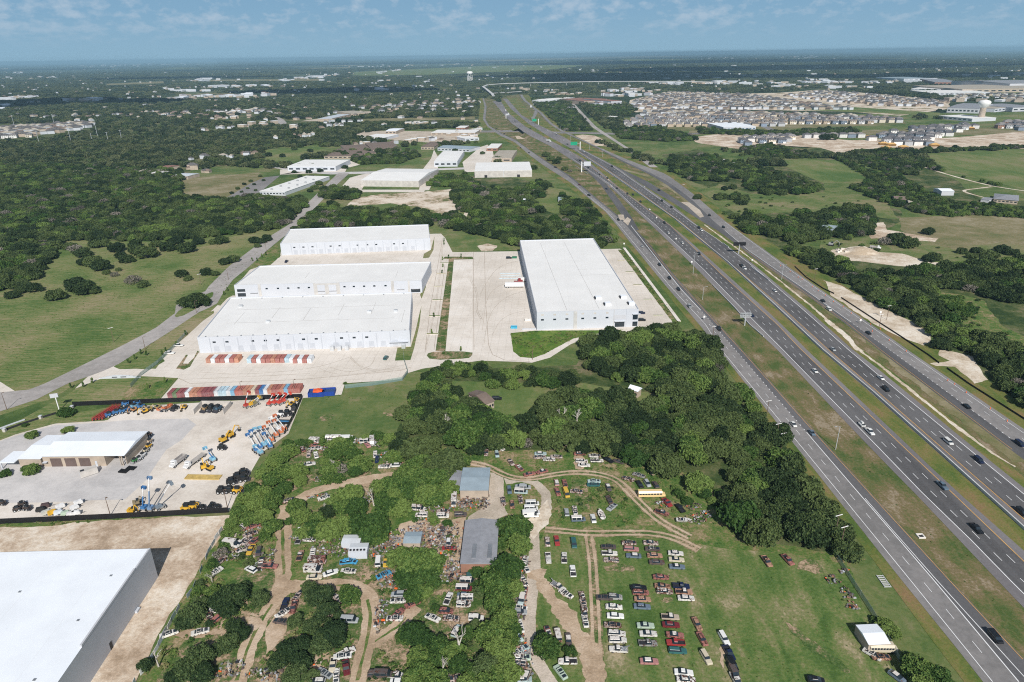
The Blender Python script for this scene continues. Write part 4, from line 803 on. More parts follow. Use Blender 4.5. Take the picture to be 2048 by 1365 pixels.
for i,(a,b,c,l) in enumerate((((682,1087),(719,1087),(685,1070),'white corrugated box trailer behind the other box trailer'),((696,1106),(733,1105),(700,1087),'white corrugated box trailer with five round vents on its roof'))):
    t,w,dp=building('box_trailer',l,a,b,c,2.8,'wall_white','roof_metal',.25,.05,cat='trailer')
    for k_ in range(5 if i else 0): m=MB().cyl((w*(k_+.6)/5.4,1,2.95),(w*(k_+.6)/5.4,1,3.25),.4,n=8); m.build('roof_vent',['dark'],t)
# water towers
def tower(px,py,h,r,label,col='roof_white',legs=0):
    p=P(px,py,0); t=thing('water_tower',label,'water tower',tuple(p)); 
    if legs:
        for i in range(6): a=i*math.pi/3; MB().cyl((math.cos(a)*r*.8,math.sin(a)*r*.8,0),(math.cos(a)*r*.75,math.sin(a)*r*.75,h*.72),r*.07).build('leg',[col],t)
        MB().cyl((0,0,0),(0,0,h*.7),r*.12,n=8).build('riser',[col],t); prof=[(r*.5,h*.66),(r,h*.75),(r,h*.9),(r*.7,h*.98),(.01,h)]
    else:
        prof0=[(r*.62,0),(r*.5,h*.3),(r*.48,h*.62)]; prof=[(r*.48,h*.62),(r*.95,h*.76),(r,h*.83),(r,h*.9),(r*.75,h*.96),(.01,h)]
        V=[];F=[];n=28
        for j,(q,z) in enumerate(prof0): V+=[(q*math.cos(2*math.pi*i/n)*(1+.03*(i%2)),q*math.sin(2*math.pi*i/n)*(1+.03*(i%2)),z) for i in range(n)]
        for j in range(len(prof0)-1): F+=[(j*n+i,j*n+(i+1)%n,j*n+n+(i+1)%n,j*n+n+i) for i in range(n)]
        obj('shaft',mesh('shaft',V,F,'wall_tan'),t)
    V=[];F=[];n=20
    for q,z in prof: V+=[(q*math.cos(2*math.pi*i/n),q*math.sin(2*math.pi*i/n),z) for i in range(n)]
    for j in range(len(prof)-1): F+=[(j*n+i,j*n+(i+1)%n,j*n+n+(i+1)%n,j*n+n+i) for i in range(n)]
    obj('tank',mesh('tank',V,F,col,smooth=True),t)
tower(1961,241,46,13,'tan shafted water tower with a white tank near the right edge')
tower(940,163,62,20,'white water tower on legs beyond the distant flyover',legs=1)
tower(828,181,26,9,'small white water tower in the dark wood left of the highway')
tower(84,129,38,22,'tiny white water tower on the left horizon',legs=1); tower(237,127,45,20,'tiny white water tower above the far white town',legs=1)
# poles, lamps, signs
def lamp(px,py,h,az,label,name='street_lamp',mat='galv',arm=2.2,double=False):
    t=thing(name,label,'street lamp',tuple(P(px,py,0)),R(-az))
    MB().cyl((0,0,0),(0,0,h),.17,.09,8).build('pole',[mat],t)
    for s in ((1,-1) if double else (1,)):
        MB().cyl((0,0,h-.1),(0,s*arm*.5,h+.35),.07).cyl((0,s*arm*.5,h+.35),(0,s*arm,h+.4),.06).build('arm',[mat],t)
        MB().box(-.18,.18,s*arm-.1 if s>0 else s*arm-.6,s*arm+.6 if s>0 else s*arm+.1,h+.3,h+.48).build('lamp_head',[mat],t)
lamp(1671,900,11.5,250,'grey street lamp on the brown verge right of the nearest silver car')
lamp(1386,548,15.5,80,'tall grey lamp post on a white concrete base beside the left carriageway')
lamp(1405,600,9,80,'grey lamp post on the brown verge left of the sign gantry')
lamp(1563,560,12,150,'grey curved-arm lamp between the right carriageway and the frontage road')
for i,(x,y,h) in enumerate(((1205,315,12),(1138,318,10),(1004,197,34),(1121,262,10),(1110,262,10),(1141,282,11),(1179,300,11),(1129,215,9))): lamp(x,y,h,90,'slender grey lamp post, %s of those along the distant highway'%ordn(i))
lamp(221,1032,8.2,120,'brown pole light at the bottom black fence, left one','yard_light','wood_pole',.8)
lamp(455,1016,8.2,120,'brown pole light at the bottom black fence near the trees','yard_light','wood_pole',.8)
lamp(291,700,8,60,'wooden pole lamp on the lawn beside the left road','yard_light','wood_pole',1.2)
lamp(393,626,8,60,'wooden pole lamp right of the round oak by the road','yard_light','wood_pole',1.2)
lamp(14,820,9,60,'leaning wooden pole at the lower left roadside','yard_light','wood_pole',.6)
lamp(457,560,8,60,'wooden pole lamp beside the road left of the middle warehouse','yard_light','wood_pole',.8); lamp(533,504,8,60,'wooden pole lamp left of the farthest warehouse','yard_light','wood_pole',.8)
lamp(484,790,7,60,'brown pole light beside the container row','yard_light','wood_pole',.6); lamp(590,786,7,60,'brown pole light between the last containers','yard_light','wood_pole',.6); lamp(1065,720,7,60,'brown pole light by the tall green weeds','yard_light','wood_pole',.6)
def upole(px,py,h,label,az=90):
    t=thing('utility_pole',label,'utility pole',tuple(P(px,py,0)),R(-az)); MB().cyl((0,0,0),(0,0,h),.15,.11).build('pole',['wood_pole'],t); MB().box(-.1,.1,-1.5,1.5,h-.7,h-.5).build('crossarm',['roof_white'],t)
for i,(x,y,h) in enumerate(((1532,842,11),(1551,890,11),(1563,897,8),(1668,1080,11),(1679,1104,11),(1366,385,10),(1629,560,9),(1758,655,9),(1773,640,10),(1425,680,9))): upole(x,y,h,'pale utility pole with a crossarm, %s in the line along the highway trees'%ordn(i),70)
for i,(x,y,h) in enumerate(((228,685,10),(402,570,9),(230,570,0))[:2]): upole(x,y,h,['weathered utility pole standing in the left meadow','weathered utility pole at the meadow edge near the round oak'][i],40)
for i,(x,y,h) in enumerate(((30,257,22),(143,288,24),(195,272,24),(80,293,20),(244,282,15),(108,247,16),(217,285,14),(500,270,16),(185,285,12))):
    t=thing('transmission_pole','thin grey transmission pole, %s of those rising from the left wood'%ordn(i),'utility pole',tuple(P(x,y,0))); MB().cyl((0,0,0),(0,0,h*1.5),.5,.3).build('pole',['galv'],t); MB().box(-2.5,2.5,-.2,.2,h*1.4,h*1.42).build('crossarm',['galv'],t)
# sign gantry, billboard, highway signs
t=thing('sign_gantry','grey sign gantry on one column seen from behind beside the left carriageway','sign',tuple(P(1489,652,0)),R(3))
MB().cyl((0,0,0),(0,0,8.2),.38,n=10).build('column',['galv'],t)
m=MB()
for z_ in (6.6,8.2):
    for y_ in (-.5,.5): m.box(-3.4,3.6,y_-.07,y_+.07,z_,z_+.14)
for i in range(9):
    x_=-3.4+i*.87; m.box(x_-.05,x_+.05,-.5,.5,6.6,6.7); m.box(x_-.05,x_+.05,-.5,.5,8.2,8.3); m.box(x_-.05,x_+.05,-.56,-.44,6.6,8.3); m.box(x_-.05,x_+.05,.44,.56,6.6,8.3)
m.build('truss',['galv'],t); MB().box(-3.2,3.4,.75,.85,5.8,8.6).build('sign_panel',['steel'],t)
MB().box(-3.4,3.6,-.2,.2,5.5,5.6).build('walkway',['galv'],t)
t=thing('billboard','black-backed billboard on a white pole between the carriageway and right frontage road','billboard',tuple(P(1477,508,0)),R(0))
MB().cyl((0,0,0),(0,0,8),.45,n=10).build('column',['galv'],t); MB().box(-5.2,5.2,-.3,.3,7.2,10).build('sign_panel',['black'],t); MB().box(-5,5,-.9,-.35,7.0,7.12).build('catwalk',['dark'],t)
t=thing('sign_gantry','white cantilever sign over the left carriageway by the small roadside trees','sign',tuple(P(1163,345,0)),R(0))
MB().cyl((0,0,0),(0,0,15),.9,n=8).build('column',['roof_white'],t); MB().box(3,13,-.2,.2,9,15).build('sign_panel',['wall_white'],t); MB().box(0,13,-.1,.1,12,12.4).build('arm',['galv'],t)
for i,(x,y,dx) in enumerate(((1160,300,-9),(1077,250,-7))):
    t=thing('highway_sign',['nearer green highway sign on a white column beside the right carriageway','farther green highway sign on a white column beside the exit loop'][i],'sign',tuple(P(x,y,0)),0)
    MB().cyl((0,0,0),(0,0,14),.8,n=8).build('column',['roof_white'],t); MB().box(-15 if i else -17,-5,-.2,.2,8,14).build('sign_panel',['sign_green'],t); MB().box(-16,0,-.1,.1,11,11.4).build('arm',['galv'],t)
t=thing('highway_sign','white column sign on the grassy island left of the carriageway',  'sign',tuple(P(1012,238,0)),0); MB().cyl((0,0,0),(0,0,13),.9,n=8).build('column',['roof_white'],t); MB().box(1,9,-.2,.2,9,13).build('sign_panel',['galv'],t)
t=thing('sign_board','white sign panel on a pole at the screened yard entrance',  'sign',tuple(P(119,822,0)),R(20)); MB().cyl((0,0,0),(0,0,9),.25,n=8).build('pole',['roof_white'],t); MB().box(-2.1,1.3,-.25,.25,7.4,9.4).build('sign_panel',['wall_grey'],t)
t=thing('entrance_sign','low white curved entrance sign wall on the lawn beside the warehouse driveway','sign',tuple(P(240,757,0)),R(2)); 
V=[];n=12
m=MB()
for i in range(n): x0=-11+22*i/n; x1=-11+22*(i+1)/n; hh=1.6*math.sin(math.pi*(i+.5)/n)+.3; m.box(x0,x1+.01,-.25,.25,0,hh)
m.build('wall',['wall_white'],t); MB().box(-4,-1.2,-.3,-.26,.6,1.1).build('plaque',['dark'],t); MB().box(.6,3.6,-.3,-.26,.6,1.1).build('plaque',['dark'],t)
for i,(x,y) in enumerate(((1760,632),(1504,526),(1352,483),(1248,493),(1408,641),(1720,648),(1383,530),(1313,440))):
    t=thing('road_sign','small white roadside sign, %s from the bottom along the highway'%ordn(i),'sign',tuple(P(x,y,0)),0); MB().cyl((0,0,0),(0,0,2.4),.07).build('post',['galv'],t); MB().box(-.6,.6,-.05,.05,1.8,3.1).build('sign_panel',['roof_white'],t)
# cones
m=MB().cyl((0,0,.06),(0,0,1.0),.22,.08,8); cm=m.me('cone_body',['cone']); mb=MB().box(-.3,.3,-.3,.3,0,.06).me('cone_base',['dark']); 
cs=[(1812,704),(1895,762),(1909,770),(1932,787),(1980,819),(2014,844),(1778,682),(1760,660),(1741,650),(1720,640),(1702,628),(1686,615),(1667,605),(1651,592),(1636,583),(1625,575),(1605,560),(1596,556),(1580,545),(1561,533),(1744,664)]
t0=None
for i,(x,y) in enumerate(cs):
    lb='orange traffic cone, %s from the near end of the line along the right frontage road'%ordn(sorted(range(len(cs)),key=lambda k:-cs[k][1]).index(i))
    if t0 is None: t0=thing('traffic_cone',lb,'cone',tuple(P(x,y,0)+Vector((0,0,.17))),0,'traffic cones along the right frontage road'); obj('cone_body',cm,t0); obj('base',mb,t0)
    else: copy_tree(t0,tuple(P(x,y,0)+Vector((0,0,.17))),label=lb)
# manhole / drain frames
t=thing('drain_inlet','square white concrete drain inlet in the brown verge','drain',tuple(P(1841,1074,0))); m=MB().box(-1.2,1.2,-1.2,-.8,0,.45).box(-1.2,1.2,.8,1.2,0,.45).box(-1.2,-.8,-.8,.8,0,.45).box(.8,1.2,-.8,.8,0,.45); m.build('rim',['concrete_new'],t,(0,0,.12)); MB().box(-.8,.8,-.8,.8,0,.1).build('grate',['dark'],t,(0,0,.12))
t=thing('cattle_guard','white ladder-like cattle guard beside the frontage road driveway','gate',tuple(P(1767,1164,0)),R(0)); m=MB(); 
m.box(-1.1,-.9,-2.7,2.7,0,.3).box(.9,1.1,-2.7,2.7,0,.3)
for i in range(7): m.box(-.9,.9,-2.6+i*.83,-2.45+i*.83,0,.28)
m.build('frame',['concrete_rail'],t,(0,0,.12))
# ------------------------------------------------------------ fences
def screen(name,px,h,mat,label,post=3.5,th=.06,postm='galv'):
    W_=[P(x,y,0) for x,y in px]; lo=W_[0].copy(); t=thing(name,label,'fence',(lo.x,lo.y,.1)); m=MB(); pm=[]
    for a,b in zip(W_[:-1],W_[1:]):
        a=a-lo;b=b-lo;d=b-a;L_=d.length;an=math.atan2(d.y,d.x); m.box(0,L_,-th/2,th/2,.05,h,0,an,(a.x,a.y,0))
        n=max(1,int(L_/post)); pm+=[a.lerp(b,i/n) for i in range(n)]
    m.build('panel',[mat],t)
    for c in pm[:100]: MB().cyl((c.x,c.y+.08,0),(c.x,c.y+.08,h+.1),.05,n=5).build('post',[postm],t)
    return t
screen('screen_fence',[(146,813),(250,809),(400,803),(605,797)],2.4,'black','black mesh-screened fence between the equipment yard and the container row')
screen('screen_fence',[(605,797),(590,832),(571,868)],2.4,'black','black mesh-screened fence on the right side of the equipment yard')
screen('screen_fence',[(-40,1051),(0,1049),(220,1039),(458,1026)],2.4,'black','black mesh-screened fence along the bottom of the equipment yard')
m,t_,b_=newmat('wiremesh'); b_.inputs['Base Color'].default_value=(.25,.36,.33,1); b_.inputs['Alpha'].default_value=.45; b_.inputs['Roughness'].default_value=.6; MT['wiremesh']=m
screen('chain_link_fence',[(806,693),(808,722),(816,747),(805,762),(745,772),(690,778)],2.2,'wiremesh','greenish chain-link fence at the right corner of the warehouse lot',5)
screen('chain_link_fence',[(374,668),(345,700),(316,728),(283,752),(262,776)],2.2,'wiremesh','chain-link fence on the lawn left of the nearest warehouse',5)
screen('chain_link_fence',[(1675,1120),(1700,1160),(1742,1225),(1780,1290),(1840,1400)],1.8,'wiremesh','sagging wire fence between the scrap field and the frontage road',5)
rr=random.Random(5); pl=[(445,1062),(430,1085),(416,1110),(400,1150),(385,1185),(360,1215),(335,1262),(318,1295),(296,1335),(272,1365),(258,1395)]
t=thing('corrugated_fence','patchwork fence of white and blue-grey tin sheets along the building site','fence',tuple(P(*pl[0])+Vector((0,0,.1)))); lo=Vector(t.location)
for a,b in zip(pl[:-1],pl[1:]):
    a=P(*a)-lo;b=P(*b)-lo;d=b-a;n=max(1,int(d.length/3)); an=math.atan2(d.y,d.x)
    for i in range(n):
        if rr.random()<.2: continue
        c=a+d*(i/n); MB().box(0,2.9,-.04,.04,0,rr.uniform(1.5,2.3),0,an+rr.uniform(-.05,.05),(c.x,c.y,-.1)).build('tin_sheet',[rr.choice(['roof_white','roof_bluegrey','galv','wall_white'])],t)
def posts(name,px,n,label,mat='wall_beige',s=1.2,h=1.6):
    for i,(x,y) in enumerate(px): t=thing(name,label%ordn(i),'pillar',tuple(P(x,y,0))); MB().box(-s/2,s/2,-s/2,s/2,0,h).build('shaft',[mat],t); MB().box(-s/2-.1,s/2+.1,-s/2-.1,s/2+.1,h,h+.15).build('cap',['wall_white'],t)
posts('gate_pillar',[(10,864),(82,838),(145,818)],3,'tan brick pillar, %s from the left on the lawn above the dealership')
wall_line('low_fence',[(12,862),(45,850),(82,838),(115,828),(145,818)],1.0,.06,'dark','thin dark rail fence between the tan pillars','fence')
wall_line('low_wall',[(-20,866),(0,859),(30,848),(50,841)],.6,.4,'wall_white','low white wall on the lawn at the left edge','wall')
# ------------------------------------------------------------ dealership
t=thing('dealership_building','dealership hall with white metal roof, three brown garage doors and an open bay','building',tuple(P(83,934,0))); o_=Vector(t.location)
A=P(83,912.6,5.3);B=P(247,911,5.3);C=P(133,865.6,5.3); A.z=0;B.z=0;C.z=0
ux=(B-A).normalized(); w=(B-A).length; vy=Vector((-ux.y,ux.x,0)); dep=(C-A).dot(vy); t.location=A; t.rotation_euler=(0,0,math.atan2(ux.y,ux.x))
bay=w*.76
m=MB().box(0,bay,0,dep,0,5.3).box(bay,w,dep*.55,dep,0,5.3); m.build('wall',['wall_tan'],t)
MB().box(w-.25,w,1,dep*.55,0,5.3).build('side_wall',['wall_tan'],t); MB().box(w-1.4,w-1,0,.4,0,5.3).build('column',['wall_tan'],t); MB().box(bay+6,bay+6.3,.2,.5,0,5.3).build('column',['wall_tan'],t)
o=.5; V=[(-o,-o,5.3),(w+o,-o,5.3),(w+o,dep+o,5.3),(-o,dep+o,5.3),(-o,dep/2,6.6),(w+o,dep/2,6.6)]; obj('roof',mesh('roof',V,[(0,1,5,4),(2,3,4,5),(0,4,3),(1,2,5),(0,3,2,1)],'roof_bright'),t)
for i in range(3): x=w*(.09+.175*i); d_=bx(t,'garage_door','door_brown',x,x+w*.135,-.08,.02,.05,4.1); 
bx(t,'door','wall_white',w*.63,w*.655,-.08,.02,.05,2.6); bx(t,'entry_canopy','wall_white',w*.01,w*.06,-1.4,0,2.6,2.8)
t=thing('dealership_annex','lower white-roofed office wing left of the dealership hall, with an entrance canopy','building',(0,0,0))
A=P(36,918,4.0);B=P(83,918,4.0);C=P(75,871.5,4.0); A.z=B.z=C.z=0; ux=(B-A).normalized(); w=(B-A).length-.6; vy=Vector((-ux.y,ux.x,0)); dep=(C-A).dot(vy); t.location=A; t.rotation_euler=(0,0,math.atan2(ux.y,ux.x))
MB().box(0,w,0,dep,0,4).build('wall',['wall_tan'],t); V=[(-.4,-.4,4.0),(w+.3,-.4,4.0),(w+.3,dep+.4,4.0),(-.4,dep+.4,4.0),(-.4,dep/2,4.9),(w+.3,dep/2,4.9)]; obj('roof',mesh('roof',V,[(0,1,5,4),(2,3,4,5),(0,4,3),(1,2,5),(0,3,2,1)],'roof_bright'),t)
bx(t,'canopy','roof_bright',-7,-.5,-2,7,3.1,3.4); bx(t,'canopy_post','wall_white',-6.8,-6.4,-1.8,-1.4,0,3.1); bx(t,'canopy_post','wall_white',-6.8,-6.4,6.4,6.8,0,3.1); bx(t,'entrance','glass',-6.4,-.5,6.6,6.9,.1,3)
# ------------------------------------------------------------ containers
cont={}
def container_mesh(L_,w=2.44,h=2.6):
    m=MB(); n=int(L_/.28)
    m.box(0,L_,.06,w-.06,.12,h-.06)
    for i in range(0,n,2): x=.1+i*.28; m.box(x,x+.2,0,w,.15,h-.1)
    m.box(0,L_,0,.12,0,.16).box(0,L_,w-.12,w,0,.16).box(0,L_,0,.1,h-.12,h).box(0,L_,w-.1,w,h-.12,h).box(-.01,.1,0,w,0,h+.0).box(L_-.1,L_+.01,0,w,0,h)
    return m.me('container_shell',['tinted'])
CM={12:container_mesh(12.2),6:container_mesh(6.1)}
DM=MB().box(-.08,-.02,.12,1.18,.2,2.45).box(-.08,-.02,1.26,2.32,.2,2.45).me('container_door',['tinted'])
LM=MB(); [LM.cyl((-.12,y,.2),(-.12,y,2.45),.03,n=5) for y in (.4,.9,1.5,2.0)]; LM=LM.me('lock_rods',['galv'])
CC={'red':(.42,.12,.09),'maroon':(.27,.08,.085),'orange':(.5,.23,.14),'white':(.66,.68,.7),'pale blue':(.42,.55,.62),'rust-orange':(.42,.19,.12),'blue':(.04,.14,.33),'green':(.15,.22,.1),'tan':(.5,.42,.32),'dark blue':(.01,.05,.3),'brick-red':(.36,.125,.1),'sky-blue':(.2,.42,.6)}
def container(x,y,az,L_,c,label,group):
    p=P(x,y,0); t=thing('shipping_container',label,'container',(p.x,p.y,.1),R(90-az),group); s=obj('shell',CM[L_],t,color=(*CC[c],1)); d=obj('door',DM,t,color=(*CC[c],1)); obj('lock_rods',LM,d); return t
row=['maroon','green','maroon','maroon','white','orange','orange','brick-red','maroon','maroon','maroon','white','pale blue','pale blue','white','sky-blue','red','brick-red','rust-orange','orange','tan','maroon','blue','white','orange','brick-red','brick-red','rust-orange','sky-blue','brick-red','brick-red','brick-red']
a=P(341,797,0);b=P(596,787,0); n=len(row)
for i,c in enumerate(row):
    p=a.lerp(b,i/(n-1)); t=thing('shipping_container','%s shipping container, %s from the left in the row behind the black fence'%(c,ordn(i)),'container',(p.x+1.2,p.y,.12),R(90),'shipping containers in the row behind the black fence')
    v=random.uniform(.85,1.15); cc=(*[q*v for q in CC[c]],1); obj('shell',CM[6],t,color=cc); d=obj('door',DM,t,color=cc); obj('lock_rods',LM,d)
for g,(x0,cs) in enumerate(((412,['rust-orange','white','brick-red','brick-red','white','brick-red','orange']),(494,['pale blue','brick-red','white','brick-red','brick-red','rust-orange','brick-red','brick-red','pale blue','white']),(586,['brick-red','white','brick-red','white']))):
    a=P(x0,727,0)
    for i,c in enumerate(cs):
        t=thing('shipping_container','%s shipping container, %s from the left in the %s group at the warehouse docks'%(c,ordn(i),ordn(g)),'container',(a.x+2.65*i+2.6,a.y-.2*g,.1),R(90),'shipping containers at the warehouse docks')
        cc=(*CC[c],1); obj('shell',CM[6],t,color=cc); d=obj('door',DM,t,color=cc); obj('lock_rods',LM,d)
# blue and orange tarpaulin heaps
for i,(x,y,c) in enumerate(((634,790,'dark blue'),(655,788,'dark blue'))):
    t=thing('open_container',['blue and orange open-topped skip container, left of two','blue open-topped skip container, right of two'][i],'skip',tuple(P(x,y,0)),R(5))
    m=MB(); m.box(-4,4,-2.6,2.6,0,.3).box(-4,4,-2.6,-2.4,.3,2.3).box(-4,4,2.4,2.6,.3,2.3).box(-4,-3.8,-2.4,2.4,.3,2.3).box(3.8,4,-2.4,2.4,.3,2.3)
    for k in range(8): m.box(-3.8+k*1.0,-3.6+k*1.0,-2.75,-2.6,.1,2.3)
    m.build('skip_body',['tinted'],t,color=(*CC[c],1)); MB().box(-3.7,3.7,-2.3,2.3,1.3,1.5).build('load',['tinted'],t,color=(.03,.07,.2,1))
    if i==0: MB().loft([(-1.5,2.3,2.9,1.8,1.2),(1,2.3,3.1,2.2,1.3),(3,2.3,2.6,1.6,1)]).build('tarpaulin',['tinted'],t,color=(.75,.1,.02,1))
# ------------------------------------------------------------ equipment
def wheelm(r,w,n=14):
    m=MB().cyl((0,-w/2,0),(0,w/2,0),r,n=n); return m.me('tyre',['tyre'])
WH={k:wheelm(*v) for k,v in {'car':(.33,.22),'big':(.55,.4),'tractor':(.75,.45)}.items()}
RIM={k:MB().cyl((0,-w/2-.01,0),(0,w/2+.01,0),r*.55,n=8).me('rim',['galv']) for k,(r,w) in {'car':(.33,.22),'big':(.55,.4),'tractor':(.75,.45)}.items()}
def wheels(t,pos,kind='car',r=None,rim=True):
    for x,y in pos:
        q=obj('wheel',WH[kind],t,(x,y,{'car':.33,'big':.55,'tractor':.75}[kind]))
        if rim: k=obj('rim',RIM[kind],q); k['own']=1
def rgb(c): return (*c,1)
YEL=(.62,.36,.03);ORG=(.5,.16,.07);BLU=(.05,.17,.38);LBL=(.2,.42,.56);REDm=(.4,.05,.04);GRY=(.3,.3,.3);BLK=(.02,.02,.02);WHT=(.7,.7,.7);GRN=(.05,.2,.06)
def base(name,label,cat,x,y,az,group=None): p=P(x,y,0); return thing(name,label,cat,(p.x,p.y,.12),R(90-az),group)
def boom(x,y,az,c,label,up=25,L_=9,cc=None):
    t=base('boom_lift',label,'boom lift',x,y,az,'boom lifts in the equipment yard'); cc=cc or c
    MB().box(-1.6,1.6,-1,1,.5,1.1).build('chassis',['tinted'],t,color=rgb(GRY)); MB().box(-1.7,.6,-.9,.9,1.1,2.0,tx=.85).box(-.3,.1,-.9,.9,2,2.3).build('turntable',['tinted'],t,color=rgb(c))
    wheels(t,[(-1.2,-1.1),(1.2,-1.1),(-1.2,1.1),(1.2,1.1)],'big')
    a=R(up); e=Vector((math.cos(a),0,math.sin(a))); s=Vector((-1.2,0,2.1)); m=s+e*(L_*.55); f=s+e*L_
    MB().cyl(s,m,.26,n=4).build('lower_boom',['tinted'],t,color=rgb(cc)); MB().cyl(m,f,.17,n=4).build('upper_boom',['tinted'],t,color=rgb(WHT))
    b=MB().box(f.x,f.x+1,-.9,.9,f.z-.6,f.z-.5); 
    for q in (-.9,.86): b.box(f.x,f.x+1,q,q+.05,f.z-.5,f.z+.5)
    b.box(f.x+.95,f.x+1,-.9,.9,f.z-.5,f.z+.5).box(f.x,f.x+.05,-.9,.9,f.z+.4,f.z+.5); b.build('basket',['tinted'],t,color=rgb(c)); return t
sc_m={}
def scissor(x,y,az,label,c=REDm,h=1.0):
    t=base('scissor_lift',label,'scissor lift',x,y,az,'scissor lifts parked in rows on the grass edge')
    if 'b' not in sc_m:
        sc_m['b']=MB().box(-.9,.9,-.4,.4,.2,.65).me('base',['tinted']); m=MB()
        for k in range(4): m.box(-.7,.7,-.35,-.3,.68+k*.12,.72+k*.12).box(-.7,.7,.3,.35,.68+k*.12,.72+k*.12)
        sc_m['s']=m.me('scissor_stack',['steel']); m=MB().box(-.9,.9,-.42,.42,1.18,1.25)
        for q in (-.42,.38): m.box(-.9,.9,q,q+.04,2.0,2.06).box(-.9,.9,q,q+.04,1.6,1.64).box(-.9,-.86,q,q+.04,1.25,2.06).box(.86,.9,q,q+.04,1.25,2.06)
        sc_m['p']=m.me('platform',['tinted']); 
    obj('base',sc_m['b'],t,color=rgb(c)); obj('scissor_stack',sc_m['s'],t); obj('platform',sc_m['p'],t,color=rgb(c)); wheels(t,[(-.6,-.45),(.6,-.45),(-.6,.45),(.6,.45)],'car',rim=False); return t
def loader(x,y,az,c,label,arm=1,name='skid_steer',s=1.0,bucket=(.05,.05,.06)):
    t=base(name,label,'loader',x,y,az); t.scale=(s,s,s)
    MB().loft([(-1.5,.5,1.1,.75,.7),(-1.2,.4,1.6,.8,.75),(.6,.4,1.5,.8,.75),(.9,.4,.9,.75,.7)]).build('body',['tinted'],t,color=rgb(c))
    MB().box(-.7,.7,-.6,.6,1.5,2.2,tx=.85).build('cab',['glass'],t); MB().box(-.75,.7,-.65,.65,2.2,2.3).build('cab_roof',['tinted'],t,color=rgb(BLK))
    wheels(t,[(-.8,-.95),(.7,-.95),(-.8,.95),(.7,.95)],'big')
    m=MB(); 
    for q in (-.85,.75): m.box(-1.4,1.2,q,q+.12,1.5,1.7).box(1.1,1.3,q,q+.12,.5,1.6)
    m.build('lift_arm',['tinted'],t,color=rgb(c)); MB().box(1.3,2.1,-1,1,.1,.2).box(1.3,1.4,-1,1,.2,.9).box(1.4,2.0,-1,-.92,.2,.6).box(1.4,2,.92,1,.2,.6).build('bucket',['tinted'],t,color=rgb(bucket)); return t
def excavator(x,y,az,c,label,reach=1.0,s=1.0):
    t=base('excavator',label,'excavator',x,y,az); t.scale=(s,s,s)
    for q in (-1.2,1.2): MB().loft([(-1.9,.25,.6,.22,.22),(-1.6,0,.85,.25,.25),(1.6,0,.85,.25,.25),(1.9,.25,.6,.22,.22)]).build('track',['tyre'],t,(0,q,0))
    MB().box(-1.8,1.1,-1.2,1.2,1.0,1.9).box(-1.8,-.6,-1.2,1.2,1.9,2.3).build('body',['tinted'],t,color=rgb(c)); MB().box(-.3,1.1,.2,1.2,1.9,2.9,tx=.85).build('cab',['glass'],t)
    a=Vector((1,-.2,1.8)); b=Vector((3.2*reach,-.2,4.4)); d=Vector((5.4*reach,-.2,2.8)); e=Vector((5.2*reach,-.2,1))
    MB().cyl(a,b,.28,.24,4).build('boom',['tinted'],t,color=rgb(c)); MB().cyl(b,d,.24,.2,4).cyl(d,e,.18,.16,4).build('dipper_arm',['tinted'],t,color=rgb(c)); MB().box(e.x-.6,e.x+.5,-.8,.4,.1,1.0,tx=.7).build('bucket',['tinted'],t,color=rgb(BLK)); return t
def htruck(x,y,az,label,bed='dump',c=WHT,name='dump_truck'):
    t=base(name,label,'truck',x,y,az)
    MB().box(-4.2,3.6,-.5,.5,.7,1.0).build('chassis',['tinted'],t,color=rgb(BLK))
    MB().loft([(1.6,1,2.9,1.15,1.05),(2.9,1,2.9,1.15,1.05),(3.2,.9,1.9,1.1,.9),(4.4,.8,1.7,1.0,.8)]).build('cab',['tinted'],t,color=rgb(c)); MB().box(2.95,3.06,-.9,.9,1.95,2.6).build('windshield',['glass'],t)
    wheels(t,[(-3.3,-1),(-3.3,1),(-2,-1),(-2,1),(3.3,-1),(3.3,1)],'big')
    if bed=='dump':
        MB().box(-4.3,1.3,-1.2,1.2,1.1,1.3).box(-4.3,1.3,-1.2,-1.1,1.3,2.3).box(-4.3,1.3,1.1,1.2,1.3,2.3).box(1.2,1.3,-1.1,1.1,1.3,2.5).box(-4.3,-4.2,-1.1,1.1,1.3,2.2).build('dump_bed',['tinted'],t,color=(.35,.33,.32,1))
    else: MB().box(-7.3,1.3,-1.25,1.25,1.05,1.3).box(-7.3,-7.1,-1.25,1.25,1.3,1.5).build('flatbed',['tinted'],t,color=(.4,.37,.34,1)); wheels(t,[(-6.4,-1),(-6.4,1)],'big')
    return t
htruck(357,928,195,'white-cabbed dump truck parked left in the middle of the gravel yard'); htruck(385,930,197,'white-cabbed flatbed truck right of the dump truck in the gravel yard','flat',name='flatbed_truck')
k=0
for r_ in range(5):
    for c_ in range(8):
        x=188+r_*6.5+c_*2.2+ (c_*3.2); y=841-c_*3.3-r_*.8
        if x>244 or k>=30: continue
        scissor(x,y,10,'red scissor lift, %s from the left in the rows beside the grass'%ordn(k)); k+=1
for i,(x,y,az,c) in enumerate(((219,834,40,BLU),(234,829,40,BLU),(247,826,40,BLU),(256,822,40,BLU),(270,817,30,LBL),(283,817,30,BLU),(252,812,60,BLU),(275,811,60,BLU))): loader(x,y,az,c,'blue loader, %s from the left along the top of the equipment yard'%ordn(i),s=1.15)
for i,(x,y,az,c,cn) in enumerate(((290,826,220,YEL,'yellow'),(299,821,220,(.35,.25,.1),'brown'),(268,823,200,(.5,.25,.1),'tan'),(315,818,200,(.35,.28,.12),'dull yellow'),(369,818,180,YEL,'yellow'))): excavator(x,y,az,c,'%s small excavator, %s along the top fence of the yard'%(cn,ordn(i)),.8,.75)
